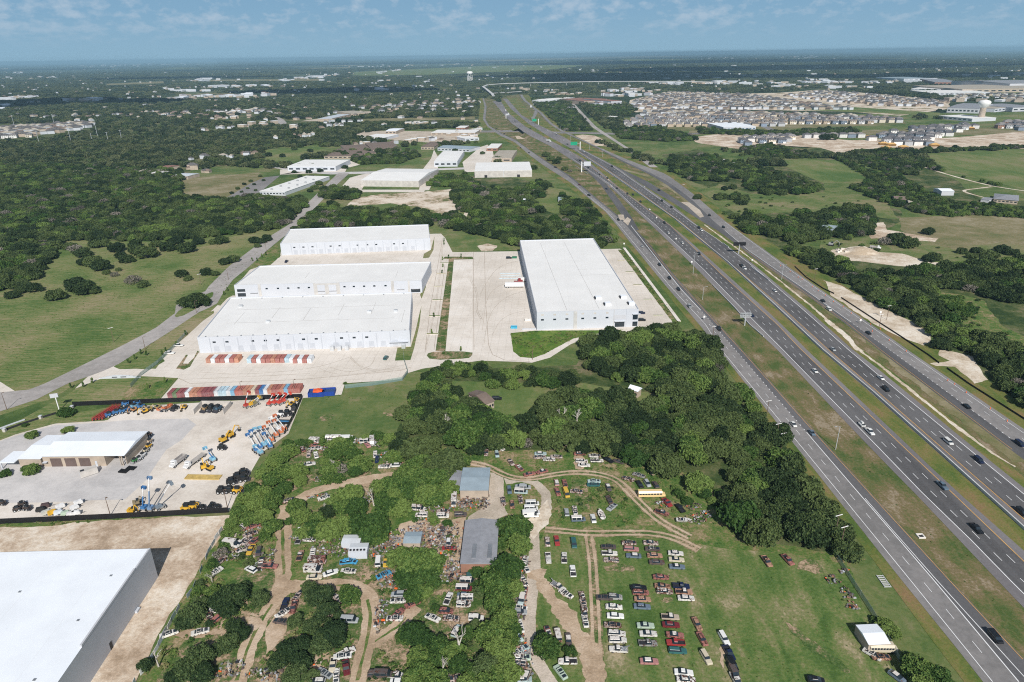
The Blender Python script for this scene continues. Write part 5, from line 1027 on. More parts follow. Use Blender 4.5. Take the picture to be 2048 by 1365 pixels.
for i,(x,y,az) in enumerate(((333,822,200),(340,818,190))): boom(x,y,az,ORG,['orange boom lift nearest the top fence, left one','orange boom lift nearest the top fence, right one'][i],10,5)
loader(351,820,200,BLK,'black loader beside the orange boom lifts',s=1.1)
boom(495,815,30,REDm,'red boom lift raised against the top fence',60,6); boom(505,813,40,YEL,'yellow boom lift right of the raised red lift',15,5); boom(512,811,40,(.2,.18,.1),'dark boom lift at the top fence',15,4)
for i,(x,y,az) in enumerate(((541,811,20),(552,809,30),(562,809,40),(570,806,60))): boom(x,y,az,(.5,.06,.04),'red boom lift, %s in the group by the top right fence'%ordn(i),30,4.5)
excavator(583,812,210,YEL,'yellow loader-excavator in the top right corner of the yard',.7,.8); loader(590,818,180,BLK,'black loader in the top right corner of the yard',s=1.2); excavator(594,803,200,YEL,'yellow excavator farthest into the top right corner',.5,.6)
for i,(x,y) in enumerate(((563,833),(575,831))): loader(x,y,90,[WHT,BLK][i],['white loader beside the right screened fence','black loader beside the right screened fence'][i],s=1.3)
t=base('blue_trailer','blue flat trailer in a black frame beside the right fence','trailer',568,848,95); MB().box(-3,3,-1.1,1.1,.6,.8).box(-3,3,-1.2,-1.1,.8,1.5).box(-3,3,1.1,1.2,.8,1.5).build('frame',['black'],t); MB().box(-2.6,2.6,-.9,.9,.8,1.1).build('deck',['tinted'],t,color=(.05,.2,.4,1)); wheels(t,[(-.6,-1.3),(.6,-1.3),(-.6,1.3),(.6,1.3)])
for i,(x,y,az,c,cn,L_) in enumerate(((512,903,322,BLU,'blue',10),(520,898,322,BLU,'blue',11),(528,893,322,LBL,'pale blue',11),(536,888,322,LBL,'pale blue',10),(543,884,322,ORG,'orange and blue',9),(540,896,325,BLU,'blue',8),(520,909,310,LBL,'pale blue',4),(552,874,322,ORG,'orange',9),(562,868,322,ORG,'orange',8),(557,862,318,WHT,'white',8),(568,862,320,ORG,'orange and white',10))): boom(x,y,az,c,'%s boom lift, %s in the fan of lifts near the trees'%(cn,ordn(i)),12,L_,WHT if i in (0,1,3,5,7,8,10) else (.45,.5,.52))
excavator(448,884,35,YEL,'yellow excavator in the middle of the gravel yard, left one',1.0,.95); excavator(462,874,20,YEL,'yellow excavator in the middle of the gravel yard, right one',1.1,.95); loader(444,899,95,BLK,'black trailer-mounted machine below the yellow excavators',s=1.1)
boom(425,923,310,LBL,'blue folded boom lift beside the yellow machines',25,6,BLU); excavator(408,938,330,YEL,'yellow telescopic handler heap right of the flatbed truck',.7,.9); excavator(421,940,300,YEL,'second yellow machine right of the flatbed truck',.6,.8)
t=base('yellow_forks','long flat yellow steel spreader lying on the gravel','attachment',407,956,93); m=MB(); [m.box(-7,7,-1.6+q*.5,-1.3+q*.5,0,.35) for q in range(7)]; m.box(-7.2,-7,-1.6,1.7,0,.5).box(7,7.2,-1.6,1.7,0,.5); m.build('beams',['tinted'],t,color=(.5,.36,.12,1))
for i,(x,y,az) in enumerate(((463,968,70),(476,958,75),(488,962,80),(444,986,90),(461,985,90),(476,986,90),(488,950,70))): loader(x,y,az,BLK if i!=5 else YEL,'%s attachment loader, %s in the group beside the trees'%('yellow' if i==5 else 'black',ordn(i)),s=1.25)
t=base('office_trailer','small cream site container with a dark vent beside the garage doors','trailer',179,950,50); MB().box(-3.2,3.2,-1.3,1.3,.2,2.9).build('body',['wall_beige'],t); MB().box(-3.26,-3.2,-.8,.8,.3,2.4).build('door',['wall_white'],t); MB().box(-2.8,-1.4,-.8,.4,2.9,3.05).build('vent',['dark'],t)
for i,(x,y) in enumerate(((248,944),(263,938))): t=base('black_mat','flat black pallet rack, %s of two beside the open bay'%ordn(i),'pallet',x,y,100); m=MB(); [m.box(-1.8,1.8,-1.2+q*.5,-.9+q*.5,.0,.5) for q in range(5)]; m.box(-1.8,-1.6,-1.2,1.2,.5,.6).box(1.6,1.8,-1.2,1.2,.5,.6); m.build('slats',['black'],t)
for i,(x,y,c) in enumerate(((270,925,GRN),(279,921,WHT),(286,914,WHT),(292,905,(.5,.45,.35)),(298,896,YEL),(300,886,(.5,.4,.3)),(298,873,(.25,.15,.1)))): loader(x,y,200,c,'small machine, %s along the right wall of the dealership hall'%ordn(i),s=.9,bucket=GRY)
boom(292,1019,10,BLU,'dark blue boom lift raised beside the bottom fence, left one',70,7); boom(305,1020,8,(.15,.25,.4),'slate-blue boom lift raised highest beside the bottom fence',72,11); boom(322,1018,40,(.2,.25,.3),'grey boom lift leaning right beside the bottom fence',45,9,(.2,.22,.25)); excavator(265,1026,90,YEL,'yellow excavator beside the bottom fence boom lifts',.6,.8); excavator(275,1010,60,(.25,.2,.12),'brown excavator behind the bottom fence boom lifts',.5,.8)
for i,(x,y) in enumerate(((375,1022),(387,1019))): loader(x,y,90,YEL,['yellow tractor at the bottom fence, left one','yellow tractor at the bottom fence, right one'][i],s=1.4)
for i,(x,y) in enumerate(((406,1017),(421,1018),(436,1016),(425,1012))): loader(x,y,90,BLK,'small dark trailer frame, %s right of the yellow tractors'%ordn(i),s=.7)
for i,(x,y,c) in enumerate(((122,1018,WHT),(150,1020,WHT),(158,1010,WHT),(94,1030,(.5,.5,.45)),(106,1030,YEL),(118,1030,(.6,.65,.7)),(132,1032,(.4,.5,.4)),(143,1033,WHT),(153,1031,WHT),(82,1024,BLK),(92,1016,(.08,.05,.05)))): 
    t=base('generator_trailer','%s towable generator, %s in the cluster above the bottom left fence'%({1.0:'dark'}.get(1.0) if c[0]<.2 else 'pale',ordn(i)),'generator',x,y,40+i*3,'towable generators'); MB().loft([(-1.5,.5,1.3,.7,.6),(-1.2,.45,1.9,.75,.6),(1.2,.45,1.9,.75,.6),(1.5,.5,1.3,.7,.6)]).build('housing',['tinted'],t,color=rgb(c)); MB().box(1.5,3,-.06,.06,.5,.62).build('drawbar',['dark'],t); wheels(t,[(0,-.85),(0,.85)])
for i,(x,y,az) in enumerate(((35,1022,60),(45,1012,50),(5,1010,90),(55,1020,95))): loader(x,y,az,(.08,.06,.05),'dark implement frame, %s at the left edge of the yard'%ordn(i),s=.9)
# storage pen with bins
t=base('storage_pen','tan-walled storage pen open toward the yard, holding machine parts','pen',425,822,92); MB().box(-7.4,7.4,5,5.3,0,2.6).box(-7.4,-7.1,-4,5,0,2.6).box(7.1,7.4,-4,5,0,2.6).build('wall',['wall_beige'],t)
for i,(x,y,c) in enumerate(((412,822,(.3,.2,.1)),(424,821,BLK),(437,822,(.05,.1,.15)))): loader(x,y,200,c,['brown machine inside the tan storage pen','black machine inside the tan storage pen','dark blue machine inside the tan storage pen'][i],s=1.4)
# gravel-yard stockpile pieces right of the highway
for i in range(16):
    x=1674+rng.uniform(0,36);y=503+rng.uniform(-4,4); t=base('stone_block','pale stone block in the pile at the chalk yard','stone block',x,y,rng.uniform(0,180),'stone blocks at the chalk yard'); MB().box(-1.4,1.4,-.9,.9,0,1.3).build('block',['concrete_new'],t)
p=P(1722,504,0); V=[(0,0,4.5)];F=[]
for rr_,z_ in ((5,3),(12,0)):
    for i in range(14): a=i*math.pi/7; V.append((math.cos(a)*rr_*rng.uniform(.85,1.15)*1.3,math.sin(a)*rr_*rng.uniform(.85,1.15),z_))
F=[(0,1+i,1+(i+1)%14) for i in range(14)]+[(1+i,15+i,15+(i+1)%14,1+(i+1)%14) for i in range(14)]
tag(obj('gravel_heap',mesh('gravel_heap',V,F,'chalk',smooth=True),None,(p.x,p.y,.1)),'cone-shaped heap of pale crushed stone in the chalk yard','gravel heap')
excavator(1662,492,120,(.3,.3,.3),'grey excavator left of the stone pile in the chalk yard',1,1.2); htruck(1750,498,120,'pale truck right of the crushed stone heap','dump',name='parked_truck')
# trucks at the big warehouse
t=base('semi_trailer','long white semi-trailer backed against the shaded dock wall','trailer',1029,576,92); MB().box(-6.8,6.8,-1.3,1.3,1.2,4.0).build('body',['roof_white'],t); wheels(t,[(-5,-1),(-5,1),(-3.8,-1),(-3.8,1)],'big')
t=base('semi_tractor','dark red truck cab beside the long white semi-trailer','truck',1036,566,92); MB().loft([(-3,.8,1.2,1.1,1),(0,.8,1.2,1.1,1),(.2,.8,3.2,1.2,1.1),(2,.8,3.2,1.2,1.1),(2.2,.8,2,1.1,1),(3.6,.8,1.8,1,.9)]).build('cab',['tinted'],t,color=(.25,.03,.03,1)); wheels(t,[(-2,-1.1),(-2,1.1),(2.6,-1.1),(2.6,1.1)],'big')
t=base('dock_container','white box container beside the dark red truck cab','container',1044,563,92); MB().box(-3,3,-1.2,1.2,.3,2.9).build('body',['roof_white'],t); MB().box(-3.06,-3,-1,1,.4,2.7).build('door',['wall_grey'],t)
for i,(x,y,c,l) in enumerate(((1028,657,(.05,.4,.6),'small bright blue skip beside the shaded dock wall'),(1056,642,(.75,.72,.68),'small white skip at the foot of the shaded dock wall'),(1029,517,(.02,.15,.08),'dark green skip near the far dock corner'))):
    t=base('skip',l,'skip',x,y,92); MB().box(-2,2,-1,1,0,.2).box(-2,2,-1,-.9,.2,1.4).box(-2,2,.9,1,.2,1.4).box(-2,-1.9,-.9,.9,.2,1.4).box(1.9,2,-.9,.9,.2,1.4).build('skip_body',['tinted'],t,color=(*c,1)); MB().box(-1.9,1.9,-.9,.9,1.0,1.1).build('load',['tinted'],t,color=(*[q*.6 for q in c],1))
for i,(x,y) in enumerate(((1020,548),(1022,553),(1019,558))): 
    t=base('pallet_rack','pale blue stacked pipes on the truck court, %s row'%ordn(i),'pipes',x,y,92); m=MB(); [m.cyl((-8,-.8+q*.3,.2),(8,-.8+q*.3,.2),.14,n=5) for q in range(6)]; m.build('pipe_bundle',['tinted'],t,color=(.5,.58,.62,1))
# parking strips : dark kerb dividers
def kerb(x,y,w_,az,label,m='dark'): t=base('kerb_divider',label,'kerb',x,y,az); MB().box(-w_/2,w_/2,-.5,.5,0,.2).build('kerb',['concrete_new'],t); MB().box(-w_/2+.2,w_/2-.2,-.3,.3,.2,.45).build('planting',['leaf_weed'],t)
for i,(x,y) in enumerate(((889,527),(883,548),(878,574),(875,601),(869,633),(865,669))): kerb(x,y,7.5,92,'thin planted kerb, %s down the strip left of the brown bed'%ordn(i))
for i,(x,y) in enumerate(((1242,522),(1259,545),(1275,571),(1296,600),(1316,632))): kerb(x,y,6.5,92,'thin planted kerb, %s down the parking strip behind the big warehouse'%ordn(i))
for i,(px_) in enumerate(([(947,505),(947,600),(948,700)],[(969,505),(971,600),(977,690),(985,710),(1010,721),(1060,724)],[(975,470)]*0 or [(885,478),(860,620),(850,705)],[(357,757),(380,768),(600,760),(800,742),(822,735)],[(890,530),(868,700)])):
    ribbon('pavement_joint',px_,.3,'joint',.158,0,3,0)
for px_ in ([(660,735),(690,745),(720,742),(745,730),(750,715)],[(640,738),(670,750),(730,748),(790,735),(820,728)],[(700,712),(720,735),(760,742),(800,738)],[(700,716),(722,738),(762,745),(802,740)],[(940,560),(955,590),(950,620),(962,640)],[(943,560),(958,590),(953,620),(965,640)],[(1060,560),(1020,565),(990,575),(972,600),(965,660)],[(1062,580),(1020,590),(992,610),(975,640),(968,690)],[(1066,620),(1030,625),(1000,640),(985,670)],[(1050,520),(1010,528),(985,545),(960,590)],[(400,745),(470,750),(560,745),(640,735),(700,715)],[(360,760),(430,757),(520,753),(620,748)],[(850,700),(870,620),(880,540),(884,490)],[(852,700),(872,620),(882,540),(886,490)]): ribbon('tyre_mark',px_,.16,'joint',.1575,.04,2,3)
# ------------------------------------------------------------ vehicles
CK={}
def carkit(kind):
    if kind in CK: return CK[kind]
    m=MB(); g=MB(); r=MB(); ex=None; wb=1.45; wt=.78
    if kind in('sedan','coupe','wagon','wreck','modern','hatch'):
        modern=kind in('modern','hatch'); L2=2.3 if modern else 2.6; hd=.95 if modern else .9
        m.loft([(-L2,.45,.75,.8,.74),(-L2+.12,.32,hd,.9,.82),(-1.3,.3,hd+.05,.92,.84),(.9,.3,hd+.04,.92,.84),(L2-.35,.32,hd-.08,.9,.8),(L2-.05,.4,.68,.82,.74)])
        a,b,c,d={'sedan':(-1.75,-1.15,.35,1.0),'coupe':(-1.6,-.7,.2,.9),'wagon':(-2.45,-2.25,.35,1.0),'wreck':(-1.5,-1.0,.3,.8),'modern':(-1.9,-1.0,.2,1.25),'hatch':(-2.15,-1.75,.2,1.2)}[kind]
        ht=1.45 if kind!='hatch' else 1.6
        if kind!='wreck':
            g.loft([(a,hd,hd+.03,.8,.8),(b,hd,ht-.04,.82,.62),(c,hd,ht-.04,.82,.62),(d,hd,hd+.03,.8,.78)]); r.loft([(b-.08,ht-.06,ht,.66,.6),(c+.08,ht-.06,ht,.66,.6)])
        else:
            g.box(a,d,-.7,.7,hd-.02,hd+.1); g.box(1.2,2.1,-.6,.6,hd-.05,hd+.06); r.box(b,b+.12,-.7,.7,hd,ht-.1).box(c,c+.1,-.7,.7,hd,ht-.1).box(b,c,-.68,-.6,ht-.15,ht-.05).box(b,c,.6,.68,ht-.15,ht-.05)
    elif kind in('pickup','towtruck','newpickup'):
        n=kind=='newpickup'; hb=1.05 if n else .98; L2=2.9 if n else 2.65
        m.loft([(-.35,.4,hb,.95,.9),(1.0,.4,hb,.95,.9),(L2-.3,.45,hb-.05,.93,.85),(L2,.5,.85,.85,.78)]); m.box(-L2,-.35,-.95,.95,.45,.62).box(-L2,-.35,-.95,-.86,.62,hb).box(-L2,-.35,.86,.95,.62,hb).box(-L2,-L2+.08,-.86,.86,.62,hb-.02)
        ht=1.85 if n else 1.68
        x0=-.35 if not n else -1.0
        if n: m.box(-1.1,-.34,-.93,.93,.45,hb)
        g.loft([(x0,hb,ht-.05,.85,.7),(.55,hb,ht-.05,.85,.7),(1.1,hb,hb+.03,.83,.8)]); r.loft([(x0-.02,ht-.07,ht,.74,.68),(.6,ht-.07,ht,.74,.68)])
        ex=('bed_liner',MB().box(-L2+.1,x0-.1 if not n else -1.15,-.84,.84,.63,.68),'dark'); wb=1.65
        if kind=='towtruck': ex=('tow_boom',MB().cyl((-.6,-.3,.9),(-3.1,0,2.3),.09,n=4).cyl((-.6,.3,.9),(-3.1,0,2.3),.09,n=4).cyl((-2,0,.9),(-2.4,0,1.9),.07,n=4).box(-2.3,-.8,-.7,.7,.66,.95),'steel')
    elif kind in('van','suv','newsuv','camper','delivery'):
        L2={'van':2.6,'suv':2.3,'newsuv':2.4,'camper':3.4,'delivery':3.0}[kind]; hb=1.05; ht={'van':2.05,'suv':1.75,'newsuv':1.75,'camper':2.7,'delivery':2.5}[kind]; nose={'van':.9,'suv':1.2,'newsuv':1.1,'camper':.9,'delivery':1.0}[kind]
        m.loft([(-L2,.45,hb,.92,.9),(-L2+.1,.38,hb,.95,.92),(L2-nose,.38,hb,.95,.92),(L2-.15,.42,hb-.12,.93,.85),(L2,.5,.8,.88,.8)])
        if kind in('camper','delivery'):
            m.box(-L2+.02,L2-nose-.7,-1.0,1.0,hb,ht); g.loft([(L2-nose-.7,hb,1.9,.88,.75),(L2-nose-.25,hb,1.9,.88,.75),(L2-nose+.3,hb,hb+.03,.86,.8)]).box(-L2+.6,-L2+1.6,-1.03,1.03,1.5,2.0); r.box(-L2,L2-nose-.5,-1.02,1.02,ht,ht+.06)
        else:
            g.loft([(-L2+.05,hb,ht-.06,.9,.78),(L2-nose-.45,hb,ht-.06,.9,.78),(L2-nose+.2,hb,hb+.03,.88,.82)]); r.loft([(-L2+.03,ht-.08,ht,.82,.76),(L2-nose-.42,ht-.08,ht,.82,.76)])
            for x_ in (-L2+.1,-L2*.3,L2-nose-.75): r.box(x_,x_+.13,-.915,.915,hb,ht-.1,ty=.88)
    elif kind in('bus','longvan'):
        L2=5.2 if kind=='bus' else 4; m.loft([(-L2,.5,1.4,1.2,1.2),(L2-1.3,.5,1.4,1.2,1.2)]).loft([(L2-1.3,.5,1.5,1.1,1.0),(L2,.5,1.25,1.0,.85)]); g.loft([(-L2+.1,1.4,2.1,1.17,1.1),(L2-1.35,1.4,2.1,1.17,1.1)]); r.loft([(-L2,2.1,2.75,1.2,.7),(L2-1.3,2.1,2.75,1.2,.7)])
        for i in range(9): r.box(-L2+.1+i*(2*L2-1.5)/8,-L2+.25+i*(2*L2-1.5)/8,-1.19,1.19,1.4,2.12)
        wb=L2*.62; wt=1.05
    elif kind=='boat':
        m.loft([(-2.6,.6,1.3,.5,1.0),(-1,.5,1.35,.6,1.15),(1,.5,1.4,.5,1.05),(2.2,.7,1.5,.2,.6),(2.9,1.2,1.55,.03,.08)]); g.box(-1.8,.4,-.75,.75,1.3,1.44); r.box(-1.5,-1.1,-.6,.6,1.4,1.8).box(-.2,.1,-.6,.6,1.4,1.75); wb=.3
    elif kind=='semi':
        m.box(-7.5,4,-1.25,1.25,1.1,4.0); m.loft([(4.4,.6,3.4,1.2,1.1),(6.2,.6,3.4,1.2,1.1),(6.5,.6,2.2,1.1,1),(8,.6,2,1,.85)]); g.box(6.1,6.42,-.95,.95,2.3,3.1); r.box(-7.5,4,-1.26,1.26,4.0,4.06); wb=5.5; wt=1.1
    elif kind=='servicetrailer':
        m.box(-1.6,1.6,-.95,.95,.5,1.0).loft([(-1.3,1,2.0,.6,.4),(.6,1,2.1,.6,.4)]); g.box(.7,1.4,-.5,.5,1,1.5); r.box(1.6,2.8,-.06,.06,.55,.65); wb=.3
    K=dict(body=m.me('body',['car_paint']),glass=g.me('windows',['glass']),roof=r.me('roof',['car_paint']) if r.F else None,ex=(ex[0],ex[1].me(ex[0],[ex[2]])) if ex else None,wb=wb,wt=wt)
    CK[kind]=K; return K
NICE={'sedan':'sedan','coupe':'coupe','wagon':'station wagon','wreck':'stripped wreck','modern':'sedan','hatch':'hatchback','pickup':'pickup','towtruck':'tow truck','newpickup':'pickup','van':'van','suv':'utility wagon','newsuv':'sport utility car','camper':'camper','delivery':'box van','bus':'school bus','longvan':'bus','boat':'boat','semi':'semi truck','servicetrailer':'utility trailer'}
OBN={'wreck':'wrecked_car','pickup':'pickup_truck','newpickup':'pickup_truck','towtruck':'tow_truck','boat':'boat','bus':'school_bus','longvan':'bus','semi':'semi_truck','van':'van','camper':'camper_van','delivery':'box_van','servicetrailer':'utility_trailer'}
COLS={'r':('rust-brown',(.5,.42,.38),.46),'R':('red and rusty',(.34,.14,.12),.42),'p':('faded pink',(.42,.2,.19),.3),'w':('white',(.72,.72,.7),.0),'W':('white rust-patched',(.68,.66,.62),.38),'c':('cream',(.62,.55,.42),.15),'b':('blue',(.06,.28,.48),.1),'B':('faded blue-grey',(.13,.17,.22),.28),
'k':('black',(.012,.013,.016),.0),'K':('dark rusty',(.1,.08,.075),.36),'g':('silver-grey',(.35,.37,.38),.08),'G':('grey rust-streaked',(.3,.3,.29),.38),'o':('orange rusted',(.38,.22,.15),.42),'t':('teal',(.035,.12,.12),.12),'T':('pale teal',(.4,.5,.5),.28),'y':('yellow',(.62,.4,.06),.05),'Y':('pale yellow',(.7,.52,.25),.04),'m':('maroon',(.14,.02,.025),.25),
'd':('red',(.32,.04,.04),.2),'n':('dark navy',(.012,.02,.06),.0),'s':('slate-blue',(.12,.17,.22),.0),'v':('pale tan',(.5,.42,.33),.33),'l':('light green',(.45,.55,.45),.2)}
def vehicle(px,py,az,kind,col,label,group=None,zz=.16,roofc=None,rustj=.06,cat=None,wh=True):
    K=carkit(kind); nm,c,ru=COLS[col]; v=random.uniform(.88,1.1); ru=max(0,ru+random.uniform(-rustj,rustj)*(ru>0)) ; cc=(c[0]*v,c[1]*v,c[2]*v,ru)
    p=P(px,py,.8); t=thing(OBN.get(kind,'car'),label,cat or {'wreck':'car','newpickup':'pickup','boat':'boat','camper':'camper','semi':'truck','bus':'bus','longvan':'bus','towtruck':'truck','servicetrailer':'trailer'}.get(kind,NICE[kind].split()[-1] if kind in('pickup','van') else 'car'),(p.x,p.y,zz),R(90-az),group)
    obj('body',K['body'],t,color=cc); obj('windows',K['glass'],t)
    if K['roof']:
        rc=cc
        if roofc: rn=COLS[roofc]; rc=(*rn[1],rn[2])
        elif ru>.15 and random.random()<.35: rc=(.66,.62,.58,ru)
        obj('roof',K['roof'],t,color=rc)
    if K['ex']: obj(K['ex'][0],K['ex'][1],t)
    if wh and kind!='boat':
        for sx_ in (-1,1):
            for sy in (-1,1): obj('wheel',WH['car'],t,(sx_*K['wb'],sy*K['wt'],.33))
    return t
def rows(desc,ox,oy,s,items,az0=92,group='junk cars in the scrapyard'):
    its=[(ox+x/s,oy+y/s,k,c,(a[0] if a else az0)) for x,y,k,c,*a in items]; its.sort(key=lambda q:(q[1],q[0]))
    for i,(x,y,k,c,az) in enumerate(its):
        if c=='w' and 'white' not in desc and random.random()<.45: c='W'
        q=desc if '%s' in desc else '%s in '+desc
        vehicle(x,y,az+random.uniform(-2,2)+(180 if random.random()<.25 else 0),k,c,COLS[c][0]+' '+NICE[k]+', '+q%(ordn(i)+' down'),group)
Z=(1180,1060,4.475)
rows('the leftmost column of the mown scrap field',*Z,[(165,150,'wreck','K'),(175,210,'pickup','w'),(190,268,'wagon','r'),(225,600,'hatch','G'),(130,605,'wreck','K'),(215,688,'sedan','W'),(228,768,'sedan','w'),(205,850,'wreck','r'),(240,925,'wagon','W'),(250,985,'wagon','W'),(255,1070,'towtruck','W')],94)
rows('the second column of the mown scrap field',*Z,[(350,115,'wreck','r'),(370,170,'wagon','p'),(390,230,'sedan','B'),(435,515,'sedan','k'),(455,560,'wagon','R'),(470,620,'sedan','o'),(467,685,'sedan','B'),(498,855,'coupe','l'),(522,928,'coupe','w'),(518,1015,'pickup','G'),(530,1175,'sedan','p')],94)
rows('the third column of the mown scrap field',*Z,[(545,115,'coupe','r'),(560,170,'wreck','K'),(580,228,'sedan','o'),(598,288,'sedan','K'),(635,422,'sedan','R'),(650,502,'coupe','o'),(670,550,'wagon','r'),(718,780,'pickup','v'),(725,848,'sedan','m'),(762,940,'coupe','R'),(768,1010,'pickup','d'),(785,1080,'wagon','t'),(840,1275,'coupe','w'),(860,1340,'sedan','w')],95)
rows('the fourth column of the mown scrap field',*Z,[(768,208,'sedan','w'),(775,265,'coupe','c'),(780,328,'coupe','B'),(815,502,'pickup','n'),(840,555,'pickup','o'),(860,610,'sedan','w')],95)
rows('the nose-to-tail line right of the scrap columns',*Z,[(958,840,'sedan','o'),(1005,975,'sedan','R'),(1040,1140,'wagon','c')],170)
rows('the line of vehicles at the right of the scrap field',1380,980,3.066,[(210,910,'wagon','w',172),(240,1000,'pickup','n',172),(262,1075,'suv','k',172),(272,1122,'suv','K',172),(285,1168,'pickup','w',172)],172)
for x,y,az,k,c,l in ((1632,1360,100,'modern','k','black sedan alone at the bottom edge of the scrap field'),(1534,1123,172,'pickup','o','orange rusted pickup at the tree edge right of the scrap field'),(1576,1120,165,'pickup','R','red and white rusty pickup beside the oak shadow'),(1794,1353,150,'modern','B','faded blue-grey car partly under the bottom right tree'),(1765,1298,92,'longvan','c','cream bus parked below the white lean-to'),(1745,1308,140,'wreck','W','wrecked white-patched car beside the cream bus'),(1762,1314,92,'wreck','o','orange wreck below the cream bus')): vehicle(x,y,az,k,c,l)
Z=(1000,940,3.2125)
rows('the group below the chalk loop, left of the twin ruts',*Z,[(305,460,'sedan','r',178),(365,455,'coupe','d',178),(475,475,'suv','t',176),(310,567,'pickup','w',178),(413,565,'pickup','W',4),(468,650,'pickup','w',2),(375,750,'towtruck','W',135),(425,795,'wreck','W',135)])
rows('the rusty line beside the twin ruts',*Z,[(530,820,'wreck','r',175),(538,870,'wreck','r',175),(543,920,'sedan','r',175),(548,970,'wreck','W',175)])
rows('the cluster by the lone tree near the pale drive',*Z,[(310,1045,'wreck','R',170),(370,1060,'van','o',175),(440,1095,'sedan','K',178),(435,1230,'pickup','w',92),(390,1300,'wreck','l',150)])
Z=(940,820,4.452)
rows('the weedy patch between the shed and the oak wood',*Z,[(145,380,'sedan','r',178),(240,395,'hatch','T',172),(268,342,'hatch','W',130),(365,465,'wreck','r',160),(440,515,'wreck','R',150),(628,388,'sedan','T'),(620,420,'wreck','r'),(705,440,'wagon','W'),(770,415,'wreck','r'),(530,570,'coupe','R',70),(640,548,'coupe','R',70)])
rows('the group at the oak edge above the arching track',*Z,[(978,390,'sedan','R'),(995,455,'wagon','W'),(1015,492,'sedan','W'),(1110,408,'wreck','W'),(1130,452,'pickup','W'),(1233,445,'sedan','k',140),(1325,458,'sedan','K',120)])
rows('the thicket inside the arching track',*Z,[(770,645,'hatch','p',175),(845,655,'wreck','R',175),(780,730,'sedan','R',172),(858,745,'van','y',172),(1105,635,'wreck','T'),(1100,665,'wreck','t'),(950,725,'wreck','r',100),(1232,690,'sedan','K',172),(1240,800,'wreck','K',170),(1265,865,'wreck','g',45),(860,910,'hatch','g',178),(935,895,'wreck','W',178),(965,975,'van','B',88),(1097,965,'sedan','w',178),(1168,938,'boat','w',350)])
rows('the island inside the chalk loop',*Z,[(350,715,'hatch','s',175),(490,690,'suv','g',92),(450,680,'hatch','g',92),(455,730,'van','T',97),(450,795,'wreck','r',175),(375,845,'hatch','o',175),(295,815,'pickup','r',175)])
rows('%s of the white vehicles clustered beside the chalk loop',*Z,[(555,835,'van','w',88),(545,880,'van','w',90),(560,915,'van','w',90),(540,938,'delivery','w',90)])
rows('the weeds right of the arching track',*Z,[(1505,580,'wreck','G',120),(1410,612,'wreck','r',120),(1510,660,'sedan','k',170),(1580,655,'hatch','g',170),(1650,665,'hatch','K',170),(1755,825,'pickup','d',160),(1710,915,'pickup','R',125),(1870,875,'pickup','k',165),(1900,990,'boat','w',95)])
p_=vehicle(1303,990,90,'bus','Y','yellow school bus parked in the weeds near the oak edge')
Z=(560,860,4.096)
rows('the clearing left of the tin workshop',*Z,[(1135,645,'van','w',98),(1160,697,'suv','w',92),(1335,665,'coupe','r',95),(1335,705,'suv','w',90),(1480,695,'suv','K',85),(1425,585,'camper','w',178)])
rows('the upper left scrap clearing',*Z,[(135,148,'sedan','W',160),(185,155,'wreck','R',150),(290,125,'pickup','R',90),(300,150,'wreck','W',92),(235,200,'wreck','r',170),(295,205,'wreck','W',160),(240,278,'sedan','w',75),(70,575,'wreck','r',60),(450,78,'longvan','w',90),(520,80,'delivery','w',90),(575,75,'van','w',90),(270,95,'delivery','W',100),(70,137,'hatch','w',90),(715,122,'wreck','p',150),(755,100,'delivery','W',170),(700,95,'van','w',90),(885,275,'wreck','r',170),(940,290,'hatch','w',90),(795,245,'hatch','n',175),(780,200,'wreck','W',170),(855,300,'wreck','w',90),(365,555,'wreck','W',60)])
rows('the open grass around the white box trailers',*Z,[(157,850,'suv','w',178),(157,895,'pickup','G',178),(165,1030,'pickup','o',178),(300,1080,'delivery','R',90),(555,1080,'pickup','b',80),(575,1075,'wreck','b',100),(805,1075,'van','w',176),(870,1080,'pickup','y',175),(1380,930,'hatch','w',178),(1330,830,'towtruck','K',175),(1385,970,'wreck','d',90)])
Z=(260,1040,4.096)
rows('the scrap row along the tin fence',*Z,[(935,40,'wreck','W',30),(900,90,'wreck','r',40),(835,200,'delivery','w',100),(905,190,'pickup','W',30),(960,175,'wreck','r',30),(1030,165,'sedan','R',30),(1010,50,'wreck','R',60),(985,115,'wreck','r',60),(905,275,'wagon','c',15),(925,235,'wreck','r',40),(990,245,'pickup','y',0),(1055,260,'hatch','K',170),(745,330,'sedan','r',20),(990,405,'hatch','w',120),(1075,345,'wreck','K',170),(1145,380,'pickup','R',92),(1120,130,'hatch','o',10),(700,425,'wreck','W',30)],30)
rows('the group below the box trailers',*Z,[(1535,345,'delivery','r',92),(1515,385,'wreck','r',92),(1500,412,'delivery','w',92),(1510,468,'sedan','c',88),(1645,432,'sedan','w',65),(1790,418,'wreck','W',95),(1385,105,'wreck','w',178),(1470,160,'wreck','W',95),(1590,155,'wreck','v',70),(1495,275,'wreck','W',170)])
rows('the shade between the two big lower left trees',*Z,[(1375,620,'wreck','r',20),(1270,690,'pickup','n',178),(1340,715,'pickup','R',178),(1255,760,'wreck','W',45),(680,740,'wreck','W',90),(650,790,'wreck','r',150),(720,800,'wagon','R',30),(1700,640,'wreck','r',130),(1240,830,'wreck','K',100)])
rows('the small clearing between the curved rut tracks',*Z,[(1800,822,'van','g',95),(1770,1085,'pickup','W',60),(1740,1115,'wreck','w',80),(1662,1190,'pickup','c',175),(1770,1210,'pickup','m',160),(1690,1280,'wreck','W',170),(1595,1255,'wreck','g',120),(1530,1325,'hatch','w',90),(320,930,'wreck','w',60),(575,915,'wreck','W',70)])
Z=(700,1060,4.475)
